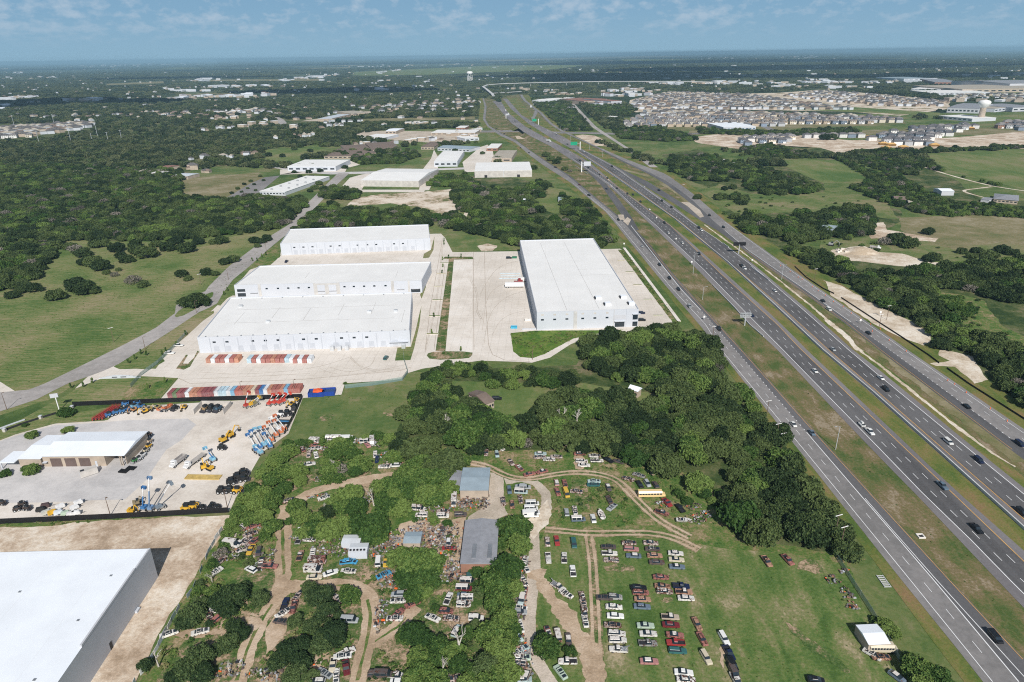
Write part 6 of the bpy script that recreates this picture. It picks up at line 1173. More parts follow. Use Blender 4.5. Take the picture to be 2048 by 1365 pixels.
rows('the bushes left of the long tree belt',*Z,[(430,575,'hatch','g',90),(430,632,'wreck','w',90),(425,755,'pickup','R',35),(400,790,'wreck','W',90),(880,615,'pickup','W',15),(860,725,'hatch','R',95),(740,785,'wreck','W',120),(905,790,'wreck','r',95),(560,660,'wreck','R',60),(300,400,'wreck','b',60),(1130,790,'suv','w',92),(955,905,'suv','T',20),(1025,385,'wreck','o',100)])
rows('the stack of vans under the tree belt edge',*Z,[(1065,415,'suv','t',178),(1055,460,'van','K',95),(1020,525,'van','m',93),(1030,585,'sedan','s',92),(1030,615,'van','w',92),(1018,668,'suv','w',90)])
rows('the bottom edge under the leafless trees',*Z,[(230,1290,'hatch','K',90),(300,1295,'van','K',92),(420,1305,'pickup','w',95),(490,1320,'wreck','K',95),(560,1310,'wreck','K',60),(1010,1330,'wreck','r',100),(440,1360,'sedan','w',90),(1075,1350,'wreck','W',90),(960,1325,'wreck','r',80)])
rows('%s of those poking out of the tree belt beside the pale drive',*Z,[(1560,280,'wreck','W',20),(1570,335,'wreck','W',160),(1555,455,'wreck','W',160),(1530,500,'wreck','r',30),(1560,560,'wreck','R',10),(1535,625,'suv','T',10),(1515,700,'wreck','W',100),(1520,735,'hatch','g',90),(1490,780,'wreck','r',20),(1525,860,'wreck','W',170),(1500,955,'hatch','T',150),(1450,1075,'wreck','W',20),(1500,1110,'wreck','W',120),(1530,1070,'wreck','T',60),(1470,1150,'hatch','W',90),(1540,1140,'wreck','l',90),(1550,1190,'wreck','r',10),(1490,1200,'wreck','W',170),(1520,1270,'hatch','R',60),(1580,1290,'hatch','v',20),(1545,1335,'sedan','T',90)],group='junk cars along the pale drive')
# parked at the warehouses
for x,y,az,k,c,l in ((357,691,92,'newpickup','w','white pickup parked left of the nearest warehouse, upper one'),(339,706,92,'newpickup','w','white pickup parked left of the nearest warehouse, lower one'),(573,523,0,'newpickup','n','dark pickup beside the farthest warehouse corner'),(772,716,10,'newsuv','t','dark teal utility cart at the right end of the container yard'),(1284,640,92,'newsuv','k','black car parked beside the glass corner of the big warehouse'),(1283,626,92,'newsuv','n','dark navy car parked behind the black one at the big warehouse'),(994,797,92,'newsuv','k','black car at the brown-roofed house among the oaks'),(1325,326,92,'newsuv','b','blue car by the trailer park'),(1018,516,92,'newsuv','k','black car at the far end of the truck court')): vehicle(x,y,az,k,c,l,zz=.12)
# traffic
def traffic(desc,group,items):
    its=sorted(items,key=lambda q:-q[1])
    for i,(x,y,k,c,*a) in enumerate(its):
        z=.24+zf(y); t=vehicle(x,y,(a[0] if a else 179),k,c,'%s %s, %s from the bottom %s'%(COLS[c][0],NICE[k],ordn(i),desc),group,zz=z)
traffic('on the left frontage road','traffic on the left frontage road',[(1991,1275,'newsuv','k'),(1587,849,'modern','w'),(1624,866,'modern','s'),(1438,658,'newsuv','k'),(1379,613,'newsuv','g'),(1357,579,'newsuv','k'),(1339,557,'newsuv','k'),(1319,530,'newsuv','k'),(1284,493,'modern','g'),(1237,440,'newsuv','k',172),(1213,378,'modern','n',165),(1178,391,'newsuv','k',150),(1159,370,'modern','m',145),(1111,335,'newsuv','k',140),(1058,306,'modern','k',150),(1041,296,'modern','k',155),(1009,273,'modern','k',120),(1003,268,'newsuv','m',115),(993,263,'modern','k',115),(968,238,'modern','K',178),(970,215,'modern','g',178)])
traffic('on the left carriageway','traffic on the left carriageway',[(1953,1058,'newpickup','k'),(1885,972,'newpickup','s'),(1740,864,'newpickup','w'),(1724,850,'servicetrailer','w'),(1630,742,'modern','w'),(1504,631,'modern','n'),(1398,508,'newsuv','k'),(1365,486,'modern','w'),(1337,466,'modern','w'),(1329,446,'newsuv','k'),(1299,419,'modern','w'),(1281,404,'newsuv','k'),(1266,390,'newsuv','k'),(1255,388,'newsuv','k'),(1234,377,'newsuv','k'),(1215,357,'newsuv','k',172),(1199,349,'modern','k',172),(1197,345,'modern','g',172),(1177,336,'newsuv','k',170),(1160,322,'newsuv','k',165),(1097,284,'semi','w',150),(1083,276,'newsuv','g',150),(1088,280,'newsuv','k',150),(1061,264,'newsuv','k',150),(1030,247,'newsuv','k',160),(1017,229,'semi','w',172),(1011,222,'semi','w',172),(1005,210,'modern','g',174)])
traffic('on the right carriageway','traffic on the right carriageway',[(2044,1025,'newsuv','k'),(1958,921,'newsuv','n'),(1897,884,'newsuv','w'),(1772,779,'newsuv','k'),(1762,756,'modern','w'),(1666,699,'modern','g'),(1550,582,'modern','w'),(1489,537,'newpickup','w'),(1483,532,'newpickup','k'),(1403,461,'newpickup','w'),(1398,456,'newsuv','k'),(1343,415,'newsuv','k'),(1324,402,'newsuv','k'),(1318,381,'newsuv','k',165),(1288,374,'modern','w',172),(1224,333,'newsuv','k',165),(1228,340,'modern','g',165),(1168,304,'modern','w',160),(1135,289,'newsuv','k',155),(1127,282,'modern','w',155),(1113,275,'newsuv','k',155),(1095,267,'modern','w',155),(1071,250,'newsuv','m',160),(1057,247,'modern','k',160),(1039,231,'modern','w',165),(1030,222,'modern','k',168),(1022,215,'modern','g',170)])
traffic('on the right frontage road','traffic on the right frontage road',[(2040,888,'newsuv','n'),(1934,813,'modern','k'),(1737,666,'modern','k'),(1658,619,'newsuv','w'),(1646,602,'modern','k'),(1447,455,'newsuv','k'),(1419,431,'newsuv','k'),(1147,275,'modern','k',145),(1129,268,'modern','g',140),(1104,250,'modern','k',155),(1071,218,'modern','g',150),(1062,239,'modern','k',10)])
# scrap heaps
def heap(px,py,rx,ry,label,seed,n=60,tall=1.6):
    q=random.Random(seed); p=P(px,py,0); m=MB(); mats=['tinted']
    pal=['wall_white','wall_tan','wall_brick','dark','steel','roof_greyer','bark','roof_tan','cone','door_brown']
    for i in range(n):
        r=math.sqrt(q.random()); a=q.uniform(0,6.28); x=math.cos(a)*r*rx; y=math.sin(a)*r*ry; z=q.uniform(0,tall)*(1-r*.7); sx_,sy_,sz_=q.uniform(.15,1.1),q.uniform(.1,.6),q.uniform(.05,.45)
        m.box(-sx_/2,sx_/2,-sy_/2,sy_/2,0,sz_,q.choice([0,7,1,2,2,3,3,4,5,6,5,9,9,9,6,6]) if i%67 else 8,q.uniform(0,3.1),(x,y,z))
    o=m.build('scrap_heap',pal,None,(p.x,p.y,.12)); tag(o,label,'scrap heap','scrap heaps in the scrapyard')
for i,(x,y,rx,ry) in enumerate(((935,995,6,5),(945,1010,7,4),(925,1005,4,3),(920,1015,5,3),(965,1005,3,5),(958,990,4,3),(840,1062,7,3),(860,1058,7,3),(880,1066,7,4),(850,1075,6,4),(870,1080,6,4),(890,1080,6,4),(880,1095,6,4),(855,1095,5,4),(900,1100,5,4),(905,1060,4,4),(800,1070,6,3),(790,1085,6,3),(775,1080,6,3),(745,1102,5,3),(765,1105,6,3),(775,1095,4,3),(660,1098,7,3),(675,1105,6,3),(640,1080,8,2),(615,1078,7,2),(710,1090,3,2),(900,1125,4,4),(912,1140,3,4),(893,1150,3,4),(915,1158,4,3),(770,1150,4,3),(780,1160,5,4),(795,1165,4,3),(805,1175,3,3),(762,1225,2,6),(760,1245,2,5),(650,960,5,2),(700,1020,3,3),(645,995,6,2),(740,1000,3,3),(850,1045,4,2),(870,1020,4,2),(480,1065,5,3),(500,1055,5,3),(455,1110,5,4),(485,1105,4,3),(530,1110,4,3),(525,1130,4,3),(1048,1130,2,5),(1046,1165,2,6),(1042,1190,2,6),(1038,1225,2,6),(1032,1290,4,5),(1030,1310,5,5),(1038,1330,4,5),(1044,1345,3,4),(900,1340,7,5),(915,1360,6,3),(420,1195,4,3),(460,1340,5,3),(520,1348,4,2),(550,1350,4,3),(630,1345,4,3),(1330,1010,4,2),(1392,1040,4,3),(1380,1015,5,2),(1410,1030,3,2),(610,890,5,2),(650,885,7,2),(690,884,7,2),(730,884,5,3),(750,890,3,4),(770,912,3,3),(777,930,4,3),(795,930,4,2),(635,900,6,3),(760,1130,2,2),(1688,1145,2,1),(1695,1190,2,3),(1705,1215,2,2),(1665,1160,3,2),(1270,905,2,1),(975,885,2,2),(1145,868,2,1))):
    heap(x,y,rx,ry,'%s heap of mixed scrap counting outward from the tin sheds'%ordn(i),i,int(16+rx*ry*2.6),1.0 if ry<4 else 1.5)
# ------------------------------------------------------------ trees
def crown_mesh(name,seed,n,leaf,mat,core=True,lobes=19,flat=.62,spread=1.0,top=1.0):
    """crown of radius 1 and height about 1.25, base at z=.2 ; leaf-sized quads over many lobes"""
    q=np.random.default_rng(seed); C=[];Rr=[]
    for i in range(lobes):
        a=q.uniform(0,2*np.pi); r=np.sqrt(q.uniform(0,1))*.66*spread; h=.42+.40*(1-r*r)*q.uniform(.55,1.05)*top
        C.append((math.cos(a)*r,math.sin(a)*r,h)); Rr.append(q.uniform(.17,.32))
    for i in range(lobes//2):
        a=i*4*np.pi/lobes+q.uniform(-.3,.3); r=q.uniform(.58,.74)*spread; C.append((math.cos(a)*r,math.sin(a)*r,q.uniform(.3,.5))); Rr.append(q.uniform(.2,.33))
    C=np.array(C);Rr=np.array(Rr); w=Rr**2; idx=q.choice(len(C),n*2,p=w/w.sum()); d=q.normal(size=(n*2,3)); d/=np.linalg.norm(d,axis=1)[:,None]; d[:,2]=np.where(d[:,2]<-.45,-d[:,2],d[:,2])
    p=C[idx]+d*Rr[idx][:,None]*q.uniform(.78,1.2,(n*2,1))*np.where(q.random((n*2,1))<.08,1.2,1.0)*[1,1,.85]
    dist=np.linalg.norm(p[:,None,:]-C[None],axis=2)/Rr[None]; keep=(dist<.74).sum(1)==0; p=p[keep][:n]; d=d[keep][:n]; n=len(p)
    nn=d+q.normal(size=(n,3))*1.0; nn/=np.linalg.norm(nn,axis=1)[:,None]; u=np.cross(nn,q.normal(size=(n,3))); u/=np.linalg.norm(u,axis=1)[:,None]; v=np.cross(nn,u)
    s=(leaf*q.uniform(.6,1.3,(n,1)))/2
    V=np.stack([p-u*s-v*s*.8,p+u*s-v*s*.5,p+u*s*.8+v*s,p-u*s*.9+v*s*.7],1).reshape(-1,3); F=np.arange(n*4).reshape(-1,4)
    V=V.tolist();F=[tuple(f) for f in F.tolist()]
    if core:
        for c,r in zip(C,Rr):
            k=len(V); m=5;
            for j,(z,rr_) in enumerate(((-.7,.5),(0,.76),(.5,.52))):
                for i in range(m): a=2*math.pi*i/m+j*.6; V.append((c[0]+math.cos(a)*r*rr_,c[1]+math.sin(a)*r*rr_,c[2]+z*r*.8))
            V.append((c[0],c[1],c[2]+r*.6)); V.append((c[0],c[1],c[2]-r*.7))
            for j in range(2):
                for i in range(m): F.append((k+j*m+i,k+j*m+(i+1)%m,k+j*m+m+(i+1)%m,k+j*m+m+i))
            for i in range(m): F.append((k+2*m+i,k+2*m+(i+1)%m,k+3*m)); F.append((k+i,k+3*m+1,k+(i+1)%m))
    return mesh(name,V,F,mat)
def trunk_mesh(seed,mat='bark',r=.055):
    q=random.Random(seed); m=MB().cyl((0,0,-.02),(.02,0,.28),r,r*.75,7)
    for i in range(5):
        a=i*1.256+q.uniform(-.4,.4); e=(math.cos(a)*.42,math.sin(a)*.42,q.uniform(.45,.62)); s=(.02,0,.22); m.cyl(s,e,r*.6,r*.22,5)
        f=(e[0]*1.4,e[1]*1.4,e[2]+.12); m.cyl(e,f,r*.22,r*.1,4)
    return m.me('trunk',[mat])
CR={}
for k,(mat,n,leaf,kw) in {'oak':('leaf_oak',2400,.115,{}),'elm':('leaf_bright',2400,.12,dict(lobes=18,top=1.1)),'jun':('leaf_juniper',2600,.085,dict(lobes=22,spread=.85,top=1.25))}.items():
    CR[k]=[crown_mesh('crown',11*i+len(k)+ord(k[0]),n,leaf,mat,**kw) for i in range(4)]
TR=[trunk_mesh(i) for i in range(3)]
trees=[] # x,y,radius m,height m,kind,region key
def tpx(cx,cy,r,kind,reg,asp=.95,rm=None):
    R_=4.0
    for _ in range(4):
        h=R_*asp*1.25*.55; p=P(cx,cy,h); dep=(p-Vector((0,0,CAMZ))).dot(Vector((0,cp,-sp))); R_=r*dep/FPX
    trees.append((p.x,p.y,R_,R_*asp,kind,reg))
A_='scrapyard tree belt along the pale drive'
NT={'belt':[(1028,1050,38,'elm'),(1040,1085,28,'elm'),(1000,1085,18,'elm'),(975,1120,28,'elm'),(1010,1130,38,'elm'),(955,1138,22,'elm'),(990,1165,36,'elm'),(1025,1175,24,'elm'),(1000,1200,34,'elm'),(1025,1150,20,'elm'),(960,1180,20,'jun'),(1008,1235,30,'elm'),(985,1265,34,'elm'),(1015,1275,26,'elm'),(1000,1300,36,'elm'),(970,1330,34,'jun'),(1010,1340,34,'elm'),(985,1365,36,'elm'),(1028,1258,18,'elm'),(945,1345,24,'elm'),(935,1365,24,'elm')],
'mid':[(830,1118,46,'elm'),(800,1110,30,'elm'),(862,1125,32,'elm'),(850,1155,34,'elm'),(815,1150,30,'elm'),(828,1185,24,'elm'),(845,1178,22,'elm')],
'low':[(828,1262,30,'elm'),(812,1268,22,'elm'),(850,1280,26,'elm'),(838,1310,28,'elm'),(880,1290,28,'elm'),(905,1300,26,'elm'),(870,1318,24,'elm'),(845,1340,30,'elm'),(870,1360,30,'elm'),(820,1355,20,'elm'),(915,1325,24,'elm'),(935,1262,20,'elm'),(950,1250,16,'jun'),(870,1215,11,'elm'),(1095,1290,31,'elm'),(1080,1278,16,'jun'),(1140,1300,16,'elm')],
'left':[(640,1190,34,'jun'),(620,1175,22,'jun'),(655,1225,32,'jun'),(665,1265,36,'jun'),(640,1285,30,'jun'),(620,1250,22,'jun'),(590,1240,20,'jun'),(575,1300,30,'jun'),(555,1320,26,'jun'),(600,1325,30,'jun'),(590,1345,30,'jun'),(625,1350,18,'jun'),(600,1290,28,'jun'),(700,1190,24,'elm'),(690,1175,12,'elm'),(648,1325,8,'elm'),(465,1188,32,'jun'),(440,1200,28,'jun'),(455,1215,26,'jun'),(485,1175,18,'jun'),(520,1196,23,'jun'),(385,1225,32,'jun'),(372,1240,26,'jun'),(405,1205,22,'jun'),(470,1252,24,'jun'),(458,1282,26,'jun'),(485,1265,20,'jun'),(440,1295,20,'jun'),(400,1310,34,'jun'),(375,1330,36,'jun'),(405,1345,30,'jun'),(350,1350,24,'jun'),(290,1328,19,'jun'),(425,1180,18,'elm'),(395,1180,16,'elm'),(420,1245,12,'jun')],
'yard':[(745,1050,38,'elm'),(715,1045,32,'elm'),(685,1050,30,'elm'),(755,1072,22,'elm'),(650,1058,28,'elm'),(628,1055,24,'elm'),(610,1062,20,'elm'),(600,1030,22,'elm'),(580,1040,14,'elm'),(590,1010,22,'elm'),(655,1020,20,'oak'),(635,1035,18,'elm'),(670,1000,20,'elm'),(700,985,30,'elm'),(685,1010,24,'elm'),(712,1012,26,'elm'),(775,1010,28,'elm'),(765,995,20,'elm'),(800,1015,26,'elm'),(790,990,24,'elm'),(760,970,22,'elm'),(790,965,30,'elm'),(820,975,30,'elm'),(850,985,30,'elm'),(870,995,24,'elm'),(890,985,20,'elm'),(845,955,32,'elm'),(875,955,28,'elm'),(810,945,28,'elm'),(900,975,22,'elm'),(870,925,32,'oak'),(900,915,34,'oak'),(925,920,20,'elm'),(840,925,28,'elm'),(890,940,26,'oak'),(830,895,36,'oak'),(860,885,26,'oak'),(800,890,24,'oak'),(790,912,20,'elm'),(868,1040,14,'elm'),(895,1045,12,'elm'),(793,1065,8,'elm'),(763,925,7,'elm'),(800,870,18,'oak'),(780,875,16,'elm'),(760,870,14,'elm'),(830,1040,7,'elm')],
'grove':[(665,905,22,'elm'),(690,895,24,'elm'),(675,885,20,'elm'),(705,905,20,'elm'),(720,925,26,'elm'),(712,940,18,'elm'),(660,935,22,'elm'),(680,935,18,'oak'),(655,955,18,'elm'),(675,955,16,'elm'),(650,920,14,'elm')],
'fence':[(570,940,24,'elm'),(545,955,24,'elm'),(525,985,24,'elm'),(510,1005,24,'elm'),(540,1000,24,'elm'),(565,975,20,'elm'),(595,940,22,'elm'),(600,960,16,'elm'),(560,915,20,'elm'),(580,900,20,'elm'),(545,920,18,'elm'),(525,945,18,'elm'),(505,975,18,'elm'),(490,995,20,'elm'),(480,1020,20,'elm'),(500,1035,20,'elm'),(525,1030,22,'elm'),(545,1050,22,'elm'),(530,1070,16,'elm'),(465,1045,18,'elm'),(455,1065,16,'elm'),(450,1085,16,'elm'),(440,1105,16,'elm'),(425,1125,15,'elm'),(480,1110,12,'oak'),(497,1125,12,'oak'),(475,1060,12,'elm'),(600,885,14,'elm'),(620,882,12,'elm'),(645,878,12,'elm'),(670,876,12,'elm'),(700,876,12,'elm'),(730,874,13,'elm'),(750,868,14,'elm'),(575,885,14,'elm'),(412,1150,14,'elm'),(400,1165,12,'jun')],
'edge':[(1400,962,30,'elm'),(1358,985,14,'elm'),(1375,1000,14,'elm'),(1350,975,10,'elm'),(1410,985,16,'elm'),(1425,1000,12,'elm'),(1440,985,14,'elm'),(1695,1095,32,'oak'),(1770,1252,22,'elm'),(1785,1260,20,'elm'),(1752,1240,12,'elm'),(1835,1330,36,'elm'),(1865,1345,34,'elm'),(1850,1360,30,'elm'),(1890,1365,22,'elm')],
'meadow':[(23,587,15,'oak'),(38,578,14,'oak'),(67,573,17,'oak'),(50,570,14,'oak'),(111,586,21,'oak'),(150,565,24,'oak'),(170,572,24,'oak'),(188,580,12,'oak'),(265,557,18,'oak'),(285,566,13,'oak'),(362,545,14,'oak'),(375,555,10,'oak'),(412,541,14,'oak'),(430,545,10,'oak'),(450,520,14,'oak'),(467,515,14,'oak'),(508,478,12,'oak'),(522,480,11,'oak'),(533,474,12,'oak'),(515,490,8,'oak'),(252,515,16,'oak'),(240,508,12,'oak'),(290,500,24,'oak'),(272,495,18,'oak'),(335,490,18,'oak'),(372,492,20,'oak'),(185,520,20,'oak'),(200,528,20,'oak'),(168,520,16,'oak'),(165,502,18,'oak'),(150,495,16,'oak'),(140,490,14,'oak'),(192,485,16,'oak'),(232,492,18,'oak'),(208,484,14,'oak'),(212,543,9,'oak'),(228,548,9,'oak'),(237,538,7,'oak'),(441,477,16,'oak'),(425,482,10,'oak'),(388,597,25,'oak'),(375,600,20,'oak'),(404,600,18,'oak'),(270,485,14,'oak'),(310,485,14,'oak'),(352,478,14,'oak'),(395,480,14,'oak')],
'roadside':[(463,385,5,'oak'),(475,376,5,'oak'),(488,367,5,'oak'),(501,361,5,'oak'),(520,351,5,'oak'),(483,383,4,'oak'),(495,376,4,'oak'),(508,368,4,'oak'),(527,360,4,'oak'),(511,380,4,'oak'),(617,342,7,'oak'),(640,340,7,'oak'),(661,338,6,'oak'),(588,343,6,'oak'),(690,333,7,'oak'),(623,352,7,'oak'),(629,373,9,'oak'),(638,365,8,'oak'),(620,380,7,'oak'),(600,352,6,'oak'),(790,312,9,'oak'),(812,306,8,'oak'),(826,305,10,'oak'),(770,305,8,'oak'),(750,320,9,'oak'),(730,318,9,'oak'),(565,310,7,'oak'),(620,300,7,'oak'),(537,308,8,'oak'),(588,296,7,'oak'),(600,290,8,'oak'),(910,300,7,'oak'),(965,305,6,'oak'),(1068,333,9,'oak'),(1052,325,7,'oak'),(1092,307,10,'oak'),(1102,315,10,'oak'),(1112,322,9,'oak'),(1130,336,8,'oak'),(1140,341,6,'oak'),(1118,316,7,'oak'),(132,822,17,'elm'),(70,842,0,'x'),(62,868,14,'elm'),(135,858,14,'elm'),(63,938,17,'elm'),(8,945,14,'elm'),(50,935,10,'elm'),(589,456,10,'oak'),(50,849,7,'elm'),(690,766,5,'elm'),(887,706,4,'elm'),(1465,372,10,'oak'),(1450,375,8,'oak'),(1395,392,10,'oak'),(1470,430,12,'oak'),(1500,425,14,'oak'),(1858,460,14,'oak'),(1925,500,12,'oak'),(1795,475,22,'oak'),(1820,482,20,'oak'),(1770,480,16,'oak'),(1870,510,16,'oak'),(1858,515,14,'oak'),(1955,500,14,'oak'),(1975,505,16,'oak'),(2005,495,16,'oak'),(2025,502,14,'oak'),(1945,510,12,'oak'),(1990,508,12,'oak'),(1725,458,14,'oak'),(1740,462,12,'oak'),(1988,292,14,'oak'),(1650,272,12,'oak'),(1665,272,12,'oak')]}
REG={'belt':('tree in the dense belt between the scrapyard and pale drive','belt trees'),'mid':('bright green elm in the middle of the scrapyard','elms in the middle of the scrapyard'),'low':('leafy tree at the bottom of the scrapyard','trees at the bottom of the scrapyard'),'left':('round juniper beside the rutted tracks at lower left','junipers at lower left'),'yard':('tree in the thicket left of the tin sheds','trees left of the tin sheds'),'grove':('elm in the small grove below the green field','elms in the small grove'),'fence':('elm along the fence of the equipment yard','elms along the equipment yard'),'edge':('tree at the edge of the open scrap field','trees at the scrap field edge'),'meadow':('oak standing in the left meadow','oaks in the left meadow'),'roadside':('lone tree beside road or field','lone trees by roads and fields'),
'central':('dark oak in the dense wood between scrapyard and highway','oaks in the central wood'),'north':('oak in the wood behind the white warehouses','oaks behind the warehouses'),'right':('oak in the wood right of the highway','oaks right of the highway'),'west':('oak in the wide wood at the far left','oaks in the far left wood'),'bank':('tree in the row below the concrete lot','trees below the concrete lot')}
for reg,L_ in NT.items():
    for x,y,r,k in L_:
        if r: tpx(x,y,r,k,reg)
# woods filled from outlines (photo pixels of the ground they stand on)
WOODS=[('central',5.6,[(1178,690),(1250,672),(1340,668),(1390,672),(1425,700),(1455,760),(1500,815),(1560,900),(1620,985),(1680,1065),(1690,1100),(1640,1090),(1600,1100),(1500,1085),(1455,1060),(1440,1000),(1470,950),(1440,930),(1390,925),(1330,950),(1290,935),(1230,912),(1150,900),(1050,903),(960,903),(945,908),(900,870),(830,870),(800,850),(835,790),(860,760),(900,790),(960,820),(980,850),(1070,848),(1085,800),(1200,800),(1300,825),(1315,790),(1230,768),(1200,752),(1170,740)],'oak'),
('central',4.4,[(840,790),(870,765),(920,800),(960,830),(1000,860),(1000,900),(940,900),(830,860)],'elm'),
('bank',4.0,[(850,762),(880,745),(960,742),(1060,745),(1130,752),(1175,758),(1165,775),(1090,775),(1020,782),(990,778),(960,757),(900,760),(870,775)],'oak'),
('bank',3.4,[(868,742),(930,733),(985,738),(985,748),(900,750)],'elm'),
('north',5.5,[(880,452),(905,430),(935,445),(1000,440),(1100,445),(1190,440),(1215,455),(1225,485),(1190,500),(1050,500),(1000,482),(935,468)],'oak'),
('north',5.5,[(905,360),(930,352),(945,372),(1000,385),(1060,378),(1085,365),(1100,372),(1080,385),(1090,395),(1060,400),(1090,425),(1000,438),(950,436),(925,430),(905,405)],'oak'),
('north',5,[(1120,395),(1160,405),(1200,430),(1195,440),(1130,432)],'oak'),
('north',5.2,[(625,432),(648,412),(700,422),(760,428),(800,420),(850,428),(880,440),(870,455),(600,457),(600,450)],'oak'),
('north',5,[(640,385),(665,376),(700,384),(722,388),(712,400),(650,402)],'oak'),
('north',5,[(700,318),(760,312),(830,306),(838,314),(800,328),(720,330)],'oak'),
('north',4.5,[(855,372),(940,378),(946,362),(900,352),(880,350)],'elm'),
('right',5.2,[(1560,495),(1640,505),(1700,545),(1800,552),(1880,540),(1960,530),(2100,525),(2100,590),(2040,612),(1960,590),(1900,577),(1870,582),(1860,608),(1900,640),(1945,672),(1990,680),(2100,735),(2100,850),(2030,800),(1975,752),(1950,712),(1880,700),(1868,665),(1800,632),(1720,588),(1660,555),(1590,515)],'oak'),
('right',4,[(1880,600),(1910,598),(1950,625),(1930,640),(1900,625)],'elm'),
('right',6,[(1470,445),(1500,432),(1560,445),(1600,432),(1650,430),(1700,415),(1745,425),(1750,455),(1700,482),(1660,476),(1600,490),(1560,480),(1500,470)],'oak'),
('right',5.5,[(1490,345),(1530,340),(1560,350),(1600,360),(1640,370),(1650,382),(1600,392),(1540,392),(1490,380)],'oak'),
('right',5.5,[(1335,320),(1400,312),(1500,335),(1510,352),(1450,365),(1380,362),(1345,345)],'oak'),
('right',4.2,[(1480,298),(1540,290),(1640,315),(1680,320),(1740,345),(1790,350),(1840,380),(1880,400),(1930,425),(1850,432),(1800,415),(1740,395),(1700,375),(1640,372),(1600,330),(1520,318)],'oak'),
('right',4,[(1690,312),(1790,320),(1850,330),(1830,352),(1760,345)],'oak'),
('right',3.6,[(1700,376),(1800,385),(1860,405),(1960,410),(2100,425),(2100,440),(1950,432),(1900,435),(1780,412)],'elm'),
('right',4.2,[(1806,306),(1860,325),(1930,345),(2000,365),(2060,378),(2060,384),(1990,372),(1920,354),(1850,336),(1800,314)],'oak'),
('right',5,[(1225,262),(1290,255),(1370,268),(1395,282),(1330,284),(1240,278)],'oak'),
('right',5,[(1395,258),(1440,262),(1560,265),(1700,258),(1720,265),(1600,272),(1490,272),(1400,268)],'oak'),
('right',5,[(1062,196),(1110,203),(1150,225),(1178,262),(1130,264),(1105,238),(1070,212)],'oak'),
('right',5,[(1170,210),(1210,208),(1250,212),(1262,232),(1200,232)],'oak'),
('right',5,[(1700,305),(1900,300),(2100,295),(2100,302),(1900,308),(1720,312)],'oak'),
('right',4,[(1440,388),(1500,400),(1490,412),(1430,400)],'oak'),
('west',5.4,[(-60,330),(0,330),(360,345),(362,395),(420,405),(500,398),(600,402),(618,408),(590,440),(555,458),(480,470),(400,478),(300,484),(215,482),(130,482),(105,512),(85,552),(40,578),(-60,595)],'oak')]
xx,yy=np.meshgrid(np.arange(-900,900,1.0),np.arange(120,1500,1.0))
wood_pts=[]
OPEN=[[(1547,318),(1670,317),(1738,356),(1730,372),(1690,378),(1640,376),(1608,366),(1560,335)],[(1836,308),(2120,294),(2120,402),(2040,384),(1890,346)]]
def fill(reg,r,poly,kind,jit=.35):
    wp=np.array([tuple(P(x,y,0)[:2]) for x,y in poly]); s=r*1.25
    gx,gy=np.meshgrid(np.arange(wp[:,0].min(),wp[:,0].max(),s),np.arange(wp[:,1].min(),wp[:,1].max(),s*.92))
    gx=gx+ (np.arange(gx.shape[0])%2)[:,None]*s/2; gx=gx.ravel()+rng.uniform(-jit,jit,gx.size)*s; gy=gy.ravel()+rng.uniform(-jit,jit,gy.size)*s
    m=inpoly(gx,gy,[tuple(q) for q in wp]); gx,gy=gx[m],gy[m]; px,py=proj(gx,gy); k=(px>-60)&(px<2110)&(py<1420)
    for c in OPEN: k&=~inpoly(px,py,c)
    gx,gy=gx[k],gy[k]
    for x,y in zip(gx,gy):
        if rng.random()<(.07 if reg!='right' else (.1 if y<700 else .3)): continue
        R_=r*float(rng.uniform(.6,1.35)); kk=kind
        if kind=='oak' and rng.random()<.2: kk='elm'
        elif kind=='elm' and rng.random()<.2: kk='oak'
        trees.append((x,y,R_,R_*float(rng.uniform(.8,1.3)),kk,reg))
for w_ in WOODS: fill(*w_)
trees.sort(key=lambda q:-(q[2]/math.hypot(q[1],CAMZ)) )
near=[];rest=[]
cnt={'oak':0,'elm':0,'jun':0}
for q in trees:
    lim={'oak':250,'elm':250,'jun':99}[q[4]]
    px,py=proj(q[0],q[1],q[3]*.6)
    vis=(-40<px<2090) and py<1400
    if vis and cnt[q[4]]<lim: cnt[q[4]]+=1; near.append(q)
    elif vis: rest.append(q)
KN={'oak':('live_oak_tree','oak tree','dark green'),'elm':('elm_tree','elm tree','bright green'),'jun':('juniper_tree','juniper tree','olive-green')}
near.sort(key=lambda q:(q[5],q[4],q[1],q[0])); ctr={}
